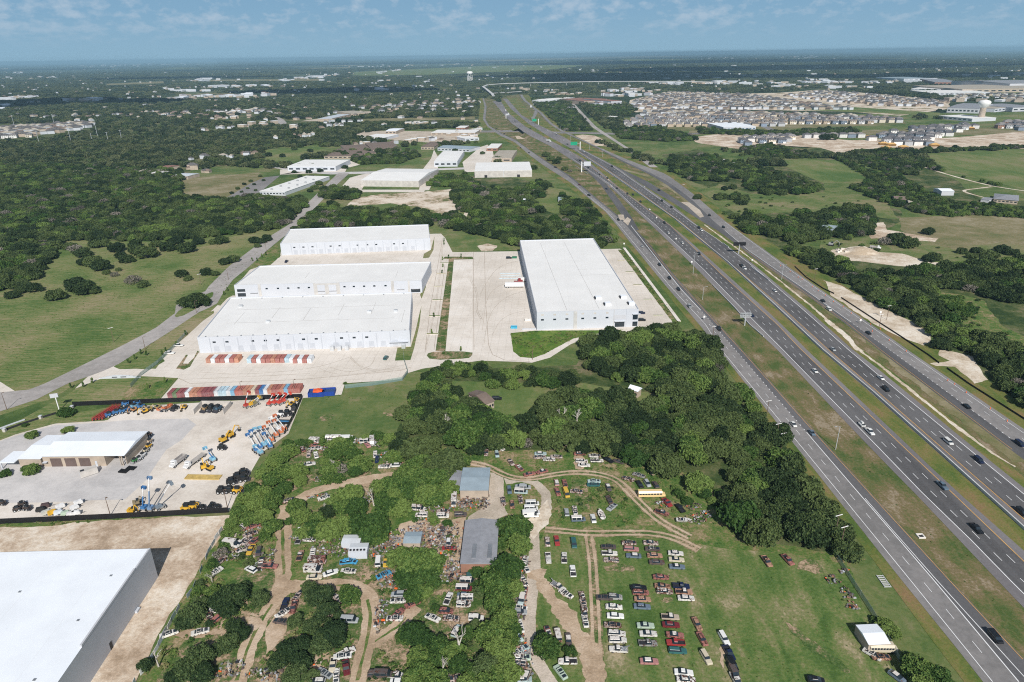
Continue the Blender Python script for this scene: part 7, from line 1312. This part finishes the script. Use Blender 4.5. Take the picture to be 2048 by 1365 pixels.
for i,(x,y,r,h,k,reg) in enumerate(near):
    a,b=REG[reg]; nm,cat,colr=KN[k]
    if reg in('meadow','edge','roadside','low','mid','grove'):
        ctr[(reg,k)]=ctr.get((reg,k),-1)+1
    t=thing(nm,'%s %s%s'%(colr,a.replace('dark oak','oak').replace('bright green ','').replace('oak','tree').replace('elm','tree').replace('round juniper','round tree'),''),cat,(x,y,.08),float(rng.uniform(0,6.28)),b+', '+colr)
    if reg in('meadow','edge','roadside','low','mid','grove'): t['label']='%s %s, %s nearest of its kind %s'%(colr,cat.split()[0],ordn(ctr[(reg,k)]),{'meadow':'in the left meadow','edge':'at the scrap field edge','roadside':'standing by roads and lots','low':'at the bottom of the scrapyard','mid':'in the middle of the scrapyard','grove':'in the grove below the green field'}[reg])
    if reg=='central':
        px_,py_=proj(x,y); sfx='beyond the lawn of the brown-roofed house' if py_<800 else 'just behind the tin sheds' if px_<1010 else 'above the arching track' if px_<1250 else 'right of the school bus' if px_<1460 else 'hard against the frontage road'
        t['label']='%s tree of the central wood, %s'%(colr,sfx); t['group']='%s central wood trees %s'%(colr,sfx)
    s=float(rng.uniform(.92,1.1)); hh=h*1.0
    c=obj('crown',CR[k][int(rng.integers(4))],t); c.scale=(r,r*s,hh); q_=obj('trunk',TR[int(rng.integers(3))],t); q_.scale=(r,r,hh)
# instanced woods
def scatter(name,src,pts,label,cat,kind='stuff'):
    """pts: (x,y,z,scale,scalez,variant)"""
    col=bpy.data.collections.new(name+'_sources')
    for i,m in enumerate(src): o=bpy.data.objects.new('%s_%02d'%(name,i),m); col.objects.link(o)
    A=np.array(pts,float); me=bpy.data.meshes.new(name); me.vertices.add(len(A)); me.vertices.foreach_set('co',A[:,:3].ravel())
    def att(n,t,v): a=me.attributes.new(n,t,'POINT'); a.data.foreach_set('value' if t!='FLOAT_VECTOR' else 'vector',v)
    att('scl','FLOAT_VECTOR',np.stack([A[:,3],A[:,3],A[:,4]],1).ravel()); att('var','INT',A[:,5].astype(np.int32)); rt=np.zeros((len(A),3)); rt[:,2]=rng.uniform(0,6.28,len(A)); att('rot','FLOAT_VECTOR',rt.ravel())
    o=obj(name,me); tag(o,label,cat,None,kind)
    ng=bpy.data.node_groups.new(name,'GeometryNodeTree'); ng.interface.new_socket('Geometry',in_out='INPUT',socket_type='NodeSocketGeometry'); ng.interface.new_socket('Geometry',in_out='OUTPUT',socket_type='NodeSocketGeometry')
    n=ng.nodes.new; l=ng.links.new; gi=n('NodeGroupInput');go=n('NodeGroupOutput'); ip=n('GeometryNodeInstanceOnPoints'); ci=n('GeometryNodeCollectionInfo'); ci.inputs['Collection'].default_value=col; ci.inputs['Separate Children'].default_value=True; ci.inputs['Reset Children'].default_value=True
    def na(nm,t): a=n('GeometryNodeInputNamedAttribute'); a.data_type=t; a.inputs['Name'].default_value=nm; return a.outputs['Attribute']
    l(gi.outputs[0],ip.inputs['Points']); l(ci.outputs[0],ip.inputs['Instance']); ip.inputs['Pick Instance'].default_value=True; l(na('var','INT'),ip.inputs['Instance Index']); l(na('scl','FLOAT_VECTOR'),ip.inputs['Scale']); l(na('rot','FLOAT_VECTOR'),ip.inputs['Rotation']); l(ip.outputs[0],go.inputs[0])
    md=o.modifiers.new('scatter','NODES'); md.node_group=ng; return o
LO=[crown_mesh('c',100+i,1500,.11,'leaf_oak') for i in range(4)]+[crown_mesh('c',120+i,1500,.11,'leaf_bright') for i in range(2)]+[crown_mesh('c',130,1500,.1,'leaf_juniper'),crown_mesh('c',131,700,.1,'leaf_grey',core=False)]
pts=[(x,y,-.05*h,r,h*1.05,{'oak':int(rng.integers(4)),'elm':4+int(rng.integers(2)),'jun':6}[k] if rng.random()>.05 else 7) for x,y,r,h,k,g_ in rest]
print('trees near',len(near),'rest',len(rest))
if pts: scatter('woodland',LO,pts,'dense mid-distance oak woodland filling the ground between the fields','woodland')
# low weeds and brush over the scrapyard and verges
WD=[crown_mesh('c',200+i,90,.3,'leaf_weed',core=False,lobes=6,top=.5) for i in range(3)]+[crown_mesh('c',210,120,.25,'leaf_bright',core=False,lobes=6,top=.5)]
wp=[]
def weeds(poly,dens,r0,r1,avoid=()):
    q=np.array([tuple(P(x,y,0)[:2]) for x,y in poly]); ar=(np.ptp(q[:,0])*np.ptp(q[:,1])); n=int(ar*dens); X=rng.uniform(q[:,0].min(),q[:,0].max(),n); Y=rng.uniform(q[:,1].min(),q[:,1].max(),n)
    m=inpoly(X,Y,[tuple(v) for v in q])
    cl_=np.sin(X*.21+np.sin(Y*.17)*2)+np.sin(Y*.27+1.3*np.sin(X*.13))+rng.normal(0,.7,n); m&=cl_>.1
    X,Y=X[m],Y[m]; ok=np.ones(X.shape,bool)
    for tp,tw in TRK:
        for (ax,ay),(bx_,by_) in zip(tp[:-1],tp[1:]):
            dx,dy=bx_-ax,by_-ay; u=np.clip(((X-ax)*dx+(Y-ay)*dy)/(dx*dx+dy*dy),0,1); ok&=np.hypot(X-ax-u*dx,Y-ay-u*dy)>tw/2+.7
    for x,y in zip(X[ok],Y[ok]): r=float(rng.uniform(r0,r1)); wp.append((x,y,0,r,r*.8,int(rng.integers(4))))
weeds([(1095,965),(1180,952),(1240,975),(1300,1050),(1250,1056),(1130,1050),(1105,1030)],.35,.4,1.1)
weeds([(960,900),(1280,925),(1400,1010),(1460,1080),(1420,1090),(1330,1035),(1270,970),(1200,940),(1080,940),(1000,945)],.22,.35,1.0)
weeds([(590,1050),(900,1050),(960,1130),(940,1360),(560,1360),(470,1360),(560,1180)],.3,.4,1.4); weeds([(470,1060),(570,1040),(560,1160),(420,1320),(290,1350),(400,1160)],.3,.4,1.3); weeds([(900,1150),(1050,1100),(1050,1365),(900,1365)],.3,.4,1.3)
weeds([(1085,1075),(1350,1085),(1690,1130),(1755,1280),(1830,1420),(1110,1420)],.16,.15,.36); weeds([(0,600),(200,500),(550,470),(470,570),(60,770),(0,770)],.09,.2,.5); weeds([(600,800),(800,770),(790,870),(580,868)],.2,.2,.45); weeds(LFr+ofs(SBl,-4)[::-1],.06,.2,.5)
weeds([(600,880),(760,885),(780,930),(700,960),(600,980),(560,960)],.2,.3,.9)
weeds([(1021,668),(1069,664),(1240,662),(1182,671),(1146,679),(1089,710),(1040,715)],.5,.5,.9)
weeds([(480,1020),(560,1030),(555,1150),(480,1230),(330,1340),(280,1340),(420,1140)],.12,.3,.9); weeds([(770,1180),(960,1200),(940,1360),(760,1360),(800,1280)],.1,.3,.8); weeds([(1238,502),(1250,502),(1362,645),(1352,652)],.5,.5,1.1)
weeds([(1640,1130),(1690,1130),(1760,1280),(1720,1260)],.15,.3,.8); weeds([(-40,1050),(0,1047),(330,1032),(80,1056)],.4,.4,.9)
if wp: scatter('tall_weeds',WD,wp,'scattered tall weeds and low brush over the scrapyard and grass edges','weeds')
bp_=[]
wp_keep=wp; wp=[]
weeds([(590,1050),(900,1050),(960,1130),(940,1360),(560,1360),(470,1360),(560,1180)],.035,.9,2.0); weeds([(470,1060),(570,1040),(560,1160),(420,1320),(290,1350),(400,1160)],.035,.9,2.0); weeds([(1095,965),(1180,952),(1240,975),(1300,1050),(1250,1056),(1130,1050),(1105,1030)],.03,.8,1.7); weeds([(600,880),(760,885),(780,930),(700,960),(600,980),(560,960)],.04,.9,2)
weeds([(1440,370),(1760,395),(1750,425),(1440,430)],.004,1.2,3); weeds([(1880,590),(1960,602),(2040,680),(1950,680),(1880,620)],.015,1,2.5); weeds([(1640,485),(1900,490),(2040,510),(1860,535)],.004,1.2,3); weeds([(1440,300),(1640,300),(1840,320),(1800,300)],.003,1.2,3)
BU=[crown_mesh('c',220+i,420,.2,'leaf_bright',lobes=8) for i in range(2)]+[crown_mesh('c',224,380,.2,'leaf_juniper',lobes=8),crown_mesh('c',225,300,.2,'leaf_oak',lobes=8)]
if wp: scatter('scrub_bushes',BU,wp,'low green scrub bushes scattered between the junk cars and in the rough fields','bushes')
# young trees along the lots
YT=crown_mesh('crown',300,260,.16,'leaf_bright',lobes=9,spread=.7,top=1.6)
for i,(x,y) in enumerate(((886,532),(884,545),(888,480),(888,487),(868,632),(864,665),(922,700),(897,514),(922,512),(885,518),(372,668),(354,690),(333,702),(325,708),(293,709),(282,706),(270,717),(258,725),(143,774),(168,772),(185,764),(330,763),(296,775),(505,520),(515,520),(524,512),(532,508),(448,588),(455,580))):
    t=thing('sapling','thin young tree, %s among those planted around the warehouse lots'%ordn(i),'sapling',tuple(P(x,y+3,0)+Vector((0,0,.12))),i,'saplings around the warehouse lots'); c=obj('crown',YT,t); c.scale=(1.0,1.0,2.6); MB().cyl((0,0,0),(0,0,1.6),.07,.04,5).build('trunk',['bark'],t)
# leafless trees
def dead(px,py,h,label,seed):
    q=random.Random(seed); t=thing('dead_tree',label,'dead tree',tuple(P(px,py,0))); m=MB()
    def br(p,d,l,r,k):
        e=p+d*l; m.cyl(p,e,r,r*.6,5)
        if k>0:
            for _ in range(3): br(p+d*l*q.uniform(.6,1),(d+Vector((q.uniform(-1,1),q.uniform(-1,1),q.uniform(-.2,.6)))*.75).normalized(),l*q.uniform(.5,.75),r*.5,k-1)
    br(Vector((0,0,0)),Vector((q.uniform(-.15,.15),q.uniform(-.15,.15),1)).normalized(),h*.4,h*.035,3); m.build('trunk',['dead_wood'],t)
for x,y,h,l in ((748,1012,10,'bare white dead tree in the scrapyard thicket'),(922,1310,13,'tall bare white dead tree at the bottom of the scrapyard'),(890,1350,8,'grey leafless branches at the bottom centre'),(318,1335,9,'bare grey tree beside the tin fence'),(893,865,11,'bare pale trunk in the central wood'),(1155,855,13,'pale forked trunk at the front of the central wood'),(1125,850,12,'second pale forked trunk at the front of the central wood'),(670,945,8,'bare branching tree in the small grove'),(460,1350,5,'low tangle of dead branches by the rutted track'),(648,1025,6,'thin bare tree in the scrapyard bushes'),(425,1165,6,'grey leafless brush beside the tin fence')): dead(x,y,h,l,int(x))
# ------------------------------------------------------------ far woods
CLEAR=[[(362,360),(430,350),(516,344),(540,358),(520,380),(470,394),(420,400),(364,398)],[(530,298),(640,290),(665,305),(560,328),(520,330)],[(540,330),(700,340),(960,345),(1000,300),(960,286),(870,296),(840,300),(690,316),(560,322)],
[(640,310),(640,296),(800,285),(810,296),(870,282),(880,300),(800,302),(740,306)],[(700,270),(760,262),(960,255),(965,286),(860,290),(760,282),(715,276)],[(716,238),(955,233),(957,247),(870,246),(716,248)],[(560,252),(545,234),(600,243),(640,236),(680,226),(745,217),(745,230),(690,242),(600,252)],
[(955,196),(980,196),(1100,255),(1400,440),(1800,690),(2100,880),(2100,1400),(1300,700),(1180,480),(1090,400),(960,290),(955,240)],[(1040,186),(1060,196),(1100,235),(1130,260),(1300,330),(1500,470),(1440,480),(1000,230),(1000,190)],[(1110,262),(1140,250),(1185,262),(1230,258),(1300,262),(1400,250),(1440,244),(1860,240),(2120,234),(2120,300),(1900,302),(1660,312),(1560,300),(1480,305),(1440,300),(1500,330),(1330,330),(1250,300)],
[(1125,192),(1140,192),(1215,262),(1190,268)],[(1240,240),(1280,218),(1230,200),(1340,182),(1480,186),(1550,184),(1640,178),(1780,190),(1900,202),(1905,216),(1830,236),(1800,246),(1700,248),(1480,256),(1380,256),(1270,258)],[(1800,440),(2120,426),(2120,520),(1860,530),(1640,505),(1500,470),(1500,420),(1700,400)],[(1400,360),(1800,400),(1700,440),(1400,420)],[(1838,310),(2120,296),(2120,400),(2040,380),(1900,342)],[(1547,320),(1670,320),(1735,357),(1612,356)],
[(1878,226),(1890,204),(2050,200),(2120,230),(2120,240),(1900,242)],[(1860,186),(1930,170),(2120,158),(2120,200),(1880,196)],[(620,455),(600,340),(880,340),(950,345),(880,380),(880,470)],[(-60,250),(190,243),(190,262),(60,283),(-60,288)],[(180,272),(205,272),(205,282),(180,282)],[(440,240),(500,225),(530,232),(470,250)],[(415,346),(425,330),(540,340),(530,350)],[(265,335),(390,338),(390,362),(270,352)],
[(205,166),(335,161),(335,169),(205,173)],[(405,158),(645,156),(645,163),(405,165)],[(700,143),(1060,126),(1185,131),(1100,141),(860,152),(700,154)],[(1436,206),(1700,212),(1885,225),(1880,234),(1440,215)],[(1155,190),(1260,190),(1260,206),(1155,208)],[(1055,190),(1115,190),(1115,204),(1055,204)],[(330,188),(560,186),(560,196),(330,200)],[(560,150),(680,145),(680,165),(560,165)],[(120,198),(200,196),(200,206),(120,206)],[(1340,338),(1350,300),(1500,315),(1500,340)]]
fp=[]
def farfill(y0,y1,s,rr_,var0,nv,zs=1.0):
    Y0=P(1024,y0,0).y;Y1=P(1024,y1,0).y; Yn,Yf=min(Y0,Y1),max(Y0,Y1); ny=np.arange(Yn,Yf,s*.92)
    out_=[]
    for yy_ in ny:
        X=np.arange(-yy_*.86-60,yy_*.86+60,s)+rng.uniform(0,s); Y=np.full(X.shape,yy_)+rng.uniform(-.4,.4,X.size)*s; X=X+rng.uniform(-.4,.4,X.size)*s; out_.append(np.stack([X,Y],1))
    Q_=np.concatenate(out_); px,py=proj(Q_[:,0],Q_[:,1]); k=(px>-40)&(px<2090)&(py<338)
    for c in CLEAR+[w_[2] for w_ in WOODS]: k&=~inpoly(px,py,c)
    # rough natural openings
    cl_=np.sin(Q_[:,0]*.0041+2*np.sin(Q_[:,1]*.0023))+np.sin(Q_[:,1]*.0052+1.7*np.sin(Q_[:,0]*.0031+1)); k&=(cl_<1.15)|(rng.random(len(Q_))<.3); k&=rng.random(len(Q_))<.88
    Q_=Q_[k]; R_=rr_*rng.uniform(.65,1.3,len(Q_)); V_=var0+rng.integers(0,nv,len(Q_)); H_=R_*rng.uniform(.8,1.2,len(Q_))*zs
    fp.extend(zip(Q_[:,0],Q_[:,1],-.12*H_,R_,H_,V_))
FR=[crown_mesh('c',400+i,420,.2,'leaf_far',lobes=12) for i in range(4)]+[crown_mesh('c',410,420,.2,'leaf_oak',lobes=12)]
def clump(seed):
    q=random.Random(seed); V=[];F=[]
    base_=crown_mesh('c',seed,150,.36,'leaf_far',lobes=8); bv=[tuple(v.co) for v in base_.vertices]; bf=[tuple(p_.vertices) for p_ in base_.polygons]
    for i in range(9):
        a=q.uniform(0,6.28);r=math.sqrt(q.random())*.85;s=q.uniform(.2,.34);k=len(V);z=0
        V+=[(x*s+math.cos(a)*r,y*s+math.sin(a)*r,w_*s*q.uniform(.98,1.02)) for x,y,w_ in bv]; F+=[tuple(k+j for j in f) for f in bf]
    return mesh('c',V,F,'leaf_far')
CLM=[clump(500+i) for i in range(3)]
farfill(340,240,10.5,7.2,0,5); farfill(240,196,13,9,0,5); n1=len(fp)
farfill(196,150,32,26,5,3,1.0); farfill(150,133,60,46,5,3,.7)
print('far pts',n1,len(fp)-n1)
# ------------------------------------------------------------ houses
HK={}
def housekit(v):
    if v in HK: return HK[v]
    q=random.Random(v); w,d=[(12,11),(11,14),(14,12),(10.5,12)][v%4]; h=[5.6,5.8,3.1,5.6][v%4]; m=MB().box(-w/2,w/2,-d/2,d/2,0,h); 
    g=m
    for x in (-w*.3,0,w*.3): g.box(x-.6,x+.6,-d/2-.05,-d/2+.1,1,2.2,1)
    if h>4:
        for x in (-w*.3,w*.05,w*.32): g.box(x-.5,x+.5,-d/2-.05,-d/2+.1,3.9,5,1)
    for y in (-d*.25,d*.2): g.box(-w/2-.05,-w/2+.1,y-.5,y+.5,1,2.2,1).box(w/2-.1,w/2+.05,y-.5,y+.5,1,2.2,1)
    wall=m.me('wall',['tinted','glass']); o=.6; r=2.6; hw=w/2+o;hd=d/2+o; q_=min(hw,hd)*(.95 if v%2 else .5)
    V=[(-hw,-hd,h),(hw,-hd,h),(hw,hd,h),(-hw,hd,h)]
    if w>=d: V+=[(-hw+q_,0,h+r),(hw-q_,0,h+r)]; F=[(0,1,5,4),(2,3,4,5),(0,4,3),(1,2,5),(0,3,2,1)]
    else: V+=[(0,-hd+q_,h+r),(0,hd-q_,h+r)]; F=[(0,1,4),(1,2,5,4),(2,3,5),(3,0,4,5),(0,3,2,1)]
    rf=mesh('roof',V,F,'tinted_roof'); ga=MB().box(w*.1,w*.42,-d/2-.08,-d/2+.05,.05,2.4).me('garage_door',['roof_white'])
    HK[v]=(wall,None,rf,ga); return HK[v]
WC=[('white',(.68,.67,.65)),('pale grey',(.45,.46,.48)),('tan',(.42,.34,.26)),('blue-grey',(.2,.25,.32)),('brick',(.3,.17,.12)),('cream',(.6,.54,.44))]
RC=[('grey',(.22,.205,.2)),('charcoal',(.115,.112,.12)),('brown-grey',(.25,.21,.185))]
HS=[]
def hgrid(poly,sx_,sy_,ang,desc,rc=(0,0,1,2),wc=(0,1,2,2,5,3),two=(0,1,3),skip=.05,s=1.22):
    q=np.array([tuple(P(x,y,0)[:2]) for x,y in poly]); c,s_=math.cos(ang),math.sin(ang); ctr=q.mean(0); L_=np.linalg.norm(q-ctr,axis=1).max(); row=0
    for j in range(-int(L_/sy_)-1,int(L_/sy_)+2):
        v=j*sy_ ; off=(0 if j%2 else -sy_*.28)
        for i in range(-int(L_/sx_)-1,int(L_/sx_)+2):
            X=ctr[0]+i*sx_*c-(v+off)*s_; Y=ctr[1]+i*sx_*s_+(v+off)*c
            if inpoly([X],[Y],[tuple(p_) for p_ in q])[0] and rng.random()>skip: HS.append((X+rng.uniform(-1,1),Y+rng.uniform(-1,1),ang+(0 if j%2 else math.pi),int(rng.choice(two)),int(rng.choice(wc)),int(rng.choice(rc)),desc,s))
hgrid([(1242,252),(1280,232),(1297,222),(1420,223),(1560,229),(1800,238),(1806,246),(1640,252),(1480,254),(1380,254),(1260,258)],19,38,R(-6),'in the long right subdivision')
hgrid([(1262,220),(1268,204),(1340,186),(1500,191),(1560,200),(1720,221),(1560,222),(1400,218)],19,42,R(-14),'in the farther right subdivision',two=(2,0,2),wc=(2,1,2,5,4))
hgrid([(1570,193),(1640,184),(1780,194),(1895,207),(1890,216),(1760,213),(1640,203)],22,44,R(-12),'left of the tan water tower',rc=(0,2,2),wc=(2,4,4,0),two=(2,2,0),skip=.15)
hgrid([(1470,287),(1490,278),(1580,275),(1600,279),(1570,286),(1500,293)],17,30,R(-6),'in the bare-soil cluster',wc=(0,1,3,5),rc=(1,0),skip=.1)
hgrid([(1595,271),(1722,270),(1722,277),(1600,277)],17,60,R(-4),'in the row behind dark oaks',wc=(0,0,3,1),rc=(1,0))
hgrid([(1735,282),(1760,270),(1800,262),(1940,252),(1960,255),(1930,262),(1860,285),(1880,295),(1800,292)],17,36,R(-6),'in the new bare-soil rows',wc=(0,0,3,1),rc=(1,1,0),skip=.2)
hgrid([(1985,258),(2000,249),(2100,244),(2100,256),(2050,262)],17,34,R(-6),'in the right-edge rows',wc=(0,3,1,4),rc=(1,0))
hgrid([(-50,272),(0,259),(60,253),(185,247),(188,256),(60,275),(-50,286)],15,34,R(22),'in the left-edge suburb',rc=(1,1,0),wc=(0,0,4,5,2))
hgrid([(320,231),(360,225),(470,222),(540,218),(540,228),(420,236),(340,240)],34,44,R(10),'among the left trees',wc=(0,2,5),skip=.55,two=(2,2,0))
hgrid([(700,212),(800,206),(950,198),(950,222),(820,228),(700,226)],40,46,R(4),'among trees left of the highway',wc=(0,2,5,4),skip=.6,two=(2,0))
hgrid([(1900,192),(1960,190),(2100,188),(2100,198),(1900,200)],26,44,R(-4),'under the tan hall',wc=(2,4,0),skip=.2)
HS.sort(key=lambda h:math.hypot(h[0],h[1])/h[7]); hn={}
def hcol(c,k): v=rng.uniform(.85,1.12); return tuple(min(1,x*v) for x in c)+(1,)
main,extra=HS[:298],HS[298:]
rowlist={}
for (X,Y,a,v,wc,rc,desc,s) in main:
    key=(desc,WC[wc][0],RC[rc][0]); n=hn[key]=hn.get(key,-1)+1
    t=thing('house','%s-walled %s-roofed house, %s nearest of these %s'%(WC[wc][0],RC[rc][0],ordn(n),desc),'house',(X,Y,.06),a,'houses '+desc); t.scale=(s,)*3
    W_,G_,R_,A_=housekit(v); obj('wall',W_,t,color=hcol(WC[wc][1],0)); obj('roof',R_,t,color=hcol(RC[rc][1],0)); obj('garage_door',A_,t)
# everything past the nearest three hundred houses, and the far white towns
TM=[]
def shed_mesh(i,w,d,h,mat,roof): return MB().box(-w/2,w/2,-d/2,d/2,0,h,0).box(-w/2-.3,w/2+.3,-d/2-.3,d/2+.3,h+.01,h+.5,1).me('far_house',[mat,roof])
def far_house(i):
    W_,G_,R_,A_=housekit(i); V=[];F=[];fm=[]
    for k,m_ in enumerate((W_,R_)):
        b_=len(V); V+=[tuple(x.co) for x in m_.vertices]; F+=[tuple(b_+j for j in p_.vertices) for p_ in m_.polygons]; fm+=[k]*len(m_.polygons)
    return V,F,fm
srcs=[mesh('h',*far_house(i)[:2],[m_a,m_b],far_house(i)[2]) for i,m_a,m_b in ((0,'wall_white','roof_shingle'),(1,'wall_tan','roof_shingle'),(2,'wall_tan','roof_brown'),(3,'wall_white','roof_tan'))]
srcs+=[shed_mesh(0,40,22,8,'wall_white','roof_white'),shed_mesh(1,22,18,7,'wall_tan','roof_white'),shed_mesh(2,70,30,10,'wall_white','roof_bright'),shed_mesh(3,26,16,11,'wall_white','roof_tile'),shed_mesh(4,30,24,9,'wall_tan','roof_tan')]
hp=[(X,Y,0,s,s,int(rng.integers(0,4))) for (X,Y,a,v,wc,rc,desc,s) in extra]
def town(x0,x1,y0,y1,n,var=(4,5,6,7,8),big=1.0):
    for i in range(n):
        x=rng.uniform(x0,x1); u=(x-x0)/(x1-x0); y=y0+(y1-y0)*u+rng.normal(0,1.2); p=P(x,y,0); hp.append((p.x,p.y,0,big*rng.uniform(.6,1.2),rng.uniform(.7,1.2),int(rng.choice(var))))
town(335,550,196,192,46); town(330,420,180,184,10); town(420,560,176,172,18); town(565,675,162,150,34,big=1.2); town(180,345,132,129,46,big=2.2); town(120,200,134,131,10,big=1.6); town(345,400,128,128,8,big=2); town(120,200,203,201,12); town(0,70,200,196,10); town(0,180,158,154,14,big=1.3); town(30,60,147,146,5,big=2)
town(370,460,163,160,12,big=1.4); town(0,20,220,214,5); town(440,500,230,224,8,(5,7,8)); town(420,560,240,230,10,(0,2,3,5)); town(270,420,174,176,10,(1,2,3)); town(0,650,210,180,24,(0,1,2,3),.8); town(80,680,240,215,24,(0,1,2,3),.8); town(700,950,135,130,20,big=1.2); town(760,800,148,140,14,big=1.3); town(760,960,215,205,40,(0,2,3)); town(700,950,175,172,12,(0,1)); town(700,800,182,178,6)
town(1320,1700,168,166,60,big=.9); town(1180,1320,186,184,10,(4,5)); town(1200,1300,193,191,14,(4,5,7)); town(1700,1870,166,162,14); town(1500,1760,172,176,20,(4,5)); town(1250,1330,143,144,14,(0,3,5)); town(1280,1700,150,152,26,(0,3,5)); town(1380,1480,115,117,10,big=1.6); town(1560,1650,114,115,12,big=1.8); town(1730,1820,136,135,16,(0,3,5)); town(1840,1930,134,136,10,(0,3,5)); town(1500,2040,126,120,26,(0,3,5)); town(1620,1760,184,192,26,(0,1,2)); town(1980,2048,155,150,8); town(100,1000,124,116,60,(0,3,5),1.5); town(1000,1400,121,117,26,(0,3,5),1.5); town(950,1250,160,150,16,(0,3)); town(1080,1170,187,190,14,(2,5)); town(860,960,280,262,8,(0,3,5),.7)
town(1700,1900,196,206,34,(1,2,2)); town(1900,2048,202,204,12,(4,8)); town(360,420,333,345,5,(1,2)); town(1240,1330,182,180,10,(5,7,8)); town(640,760,247,243,6,(0,3))
for _ in range(750):
    x=rng.uniform(-20,2070); y=118+rng.uniform(0,1)**1.6*125
    if y>160 and (960<x<1250 or (x>1200 and y>180)): continue
    p=P(x,y,0); hp.append((p.x,p.y,0,rng.uniform(.6,1.3)*(1.3 if y<140 else 1),1,int(rng.choice((0,1,2,3,3,4,5,5)) if y<170 else rng.choice((0,1,2,3)))))
for x0,x1,y0,y1,n,v in ((400,560,262,246,16,(0,2,3,5)),(480,640,285,272,10,(0,2,3)),(700,960,292,276,16,(0,2,3,5)),(760,960,252,246,12,(0,3,5)),(560,700,262,252,10,(0,2,5)),(1060,1180,212,222,8,(0,3)),(380,540,320,306,9,(0,2,3)),(60,330,236,226,16,(0,2,3)),(1180,1320,212,204,14,(1,5,7)),(1010,1120,178,184,16,(0,5,8))): town(x0,x1,y0,y1,n,v,.8)
from mathutils import kdtree
kd=kdtree.KDTree(len(hp)+len(HS))
for i,q_ in enumerate(hp): kd.insert((q_[0],q_[1],0),i)
for i,q_ in enumerate(HS): kd.insert((q_[0],q_[1],0),len(hp)+i)
kd.balance(); keep=[]
for q_ in fp:
    dd=math.hypot(q_[0],q_[1]); ux_,uy_=q_[0]/dd,q_[1]/dd; a_=(q_[3]*.9+9); b_=max(a_,dd*.016)
    ok=True
    for k_ in (0.0,.55,1.1):
        if kd.find((q_[0]+ux_*b_*k_,q_[1]+uy_*b_*k_,0))[2]<a_*.95: ok=False;break
    if ok: keep.append(q_)
print('woodland',len(fp),'->',len(keep)); fp=keep
scatter('distant_woodland',FR+CLM,fp,'endless dark green woodland stretching to the horizon','woodland')
scatter('distant_buildings',srcs,hp,'countless far houses and white sheds scattered through the distant woodland','distant town')
# timber frames of unfinished houses
for i,(x,y) in enumerate(((1772,298),(1766,290),(1806,297),(1868,293),(1782,292),(1740,276),(1850,283),(1845,261),(1940,259))):
    p=P(x,y,0); t=thing('unfinished_house','bare orange timber house frame, %s of those on the bare building land'%ordn(i),'house frame',tuple(p),R(-6),'unfinished timber houses'); m=MB()
    for k in range(9): m.box(-7+k*1.7,-6.7+k*1.7,-5,5,0,3).box(-7+k*1.7,-6.8+k*1.7,-5,5,3,3.3)
    m.build('wall_frame',['lumber'],t); V=[(-7.5,-5.5,3.2),(7.5,-5.5,3.2),(7.5,5.5,3.2),(-7.5,5.5,3.2),(-3,0,5.4),(3,0,5.4)]; obj('roof_frame',mesh('roof_frame',V,[(0,1,5,4),(2,3,4,5),(0,4,3),(1,2,5)],'lumber'),t)
# ------------------------------------------------------------ clouds high behind the view whose shade falls on the far woods
m,t_,b_=newmat('cloud'); b_.inputs['Base Color'].default_value=(.85,.85,.87,1); b_.inputs['Roughness'].default_value=1
MT['cloud']=m
def cloud(px,py,sx_,sy_,seed):
    g_=P(px,py,0); H_=1500; k=H_/math.tan(R(SUN_EL)); d=Vector((-math.sin(R(SUN_AZ)),-math.cos(R(SUN_AZ)))); p=Vector((g_.x-d.x*k,g_.y-d.y*k,H_)); q=random.Random(seed)
    bm=bmesh.new()
    for i in range(16):
        a=q.uniform(0,6.28);r=math.sqrt(q.random()); s=q.uniform(.25,.5); M_=Matrix.Translation((math.cos(a)*r*sx_*.7,math.sin(a)*r*sy_*.7,q.uniform(0,90)))@Matrix.Diagonal((sx_*s,sy_*s,q.uniform(60,130),1)); bmesh.ops.create_icosphere(bm,subdivisions=3,radius=1,matrix=M_)
    me=bpy.data.meshes.new('cloud'); bm.to_mesh(me); bm.free(); me.materials.append(m); me.polygons.foreach_set('use_smooth',[True]*len(me.polygons)); o=obj('cloud',me,None,tuple(p)); tag(o,kind='structure')
CLOUDS=[(1200,152,1150,520,1),(660,184,520,300,2),(1330,158,1300,460,3),(120,208,520,260,4),(1650,136,2600,1100,5),(60,140,2600,1300,6),(430,141,1500,700,7),(1900,152,900,420,8),(760,128,4200,2600,9),(1400,124,4600,2600,10),(350,158,900,350,11)]
for c in CLOUDS: cloud(*c)
# ------------------------------------------------------------ haze
me=MB().box(-100000,100000,-4000,100000,-1,175).me('haze',['cloud']); hm=bpy.data.materials.new('haze_air'); hm.use_nodes=True; ht=hm.node_tree; ht.nodes.clear(); ho=ht.nodes.new('ShaderNodeOutputMaterial'); hv=ht.nodes.new('ShaderNodeVolumePrincipled'); hv.inputs['Color'].default_value=(.44,.73,.93,1); hv.inputs['Density'].default_value=HAZE; hv.inputs['Anisotropy'].default_value=-.05
ht.links.new(hv.outputs[0],ho.inputs['Volume']); me.materials.clear(); me.materials.append(hm); tag(obj('haze',me),kind='stuff')
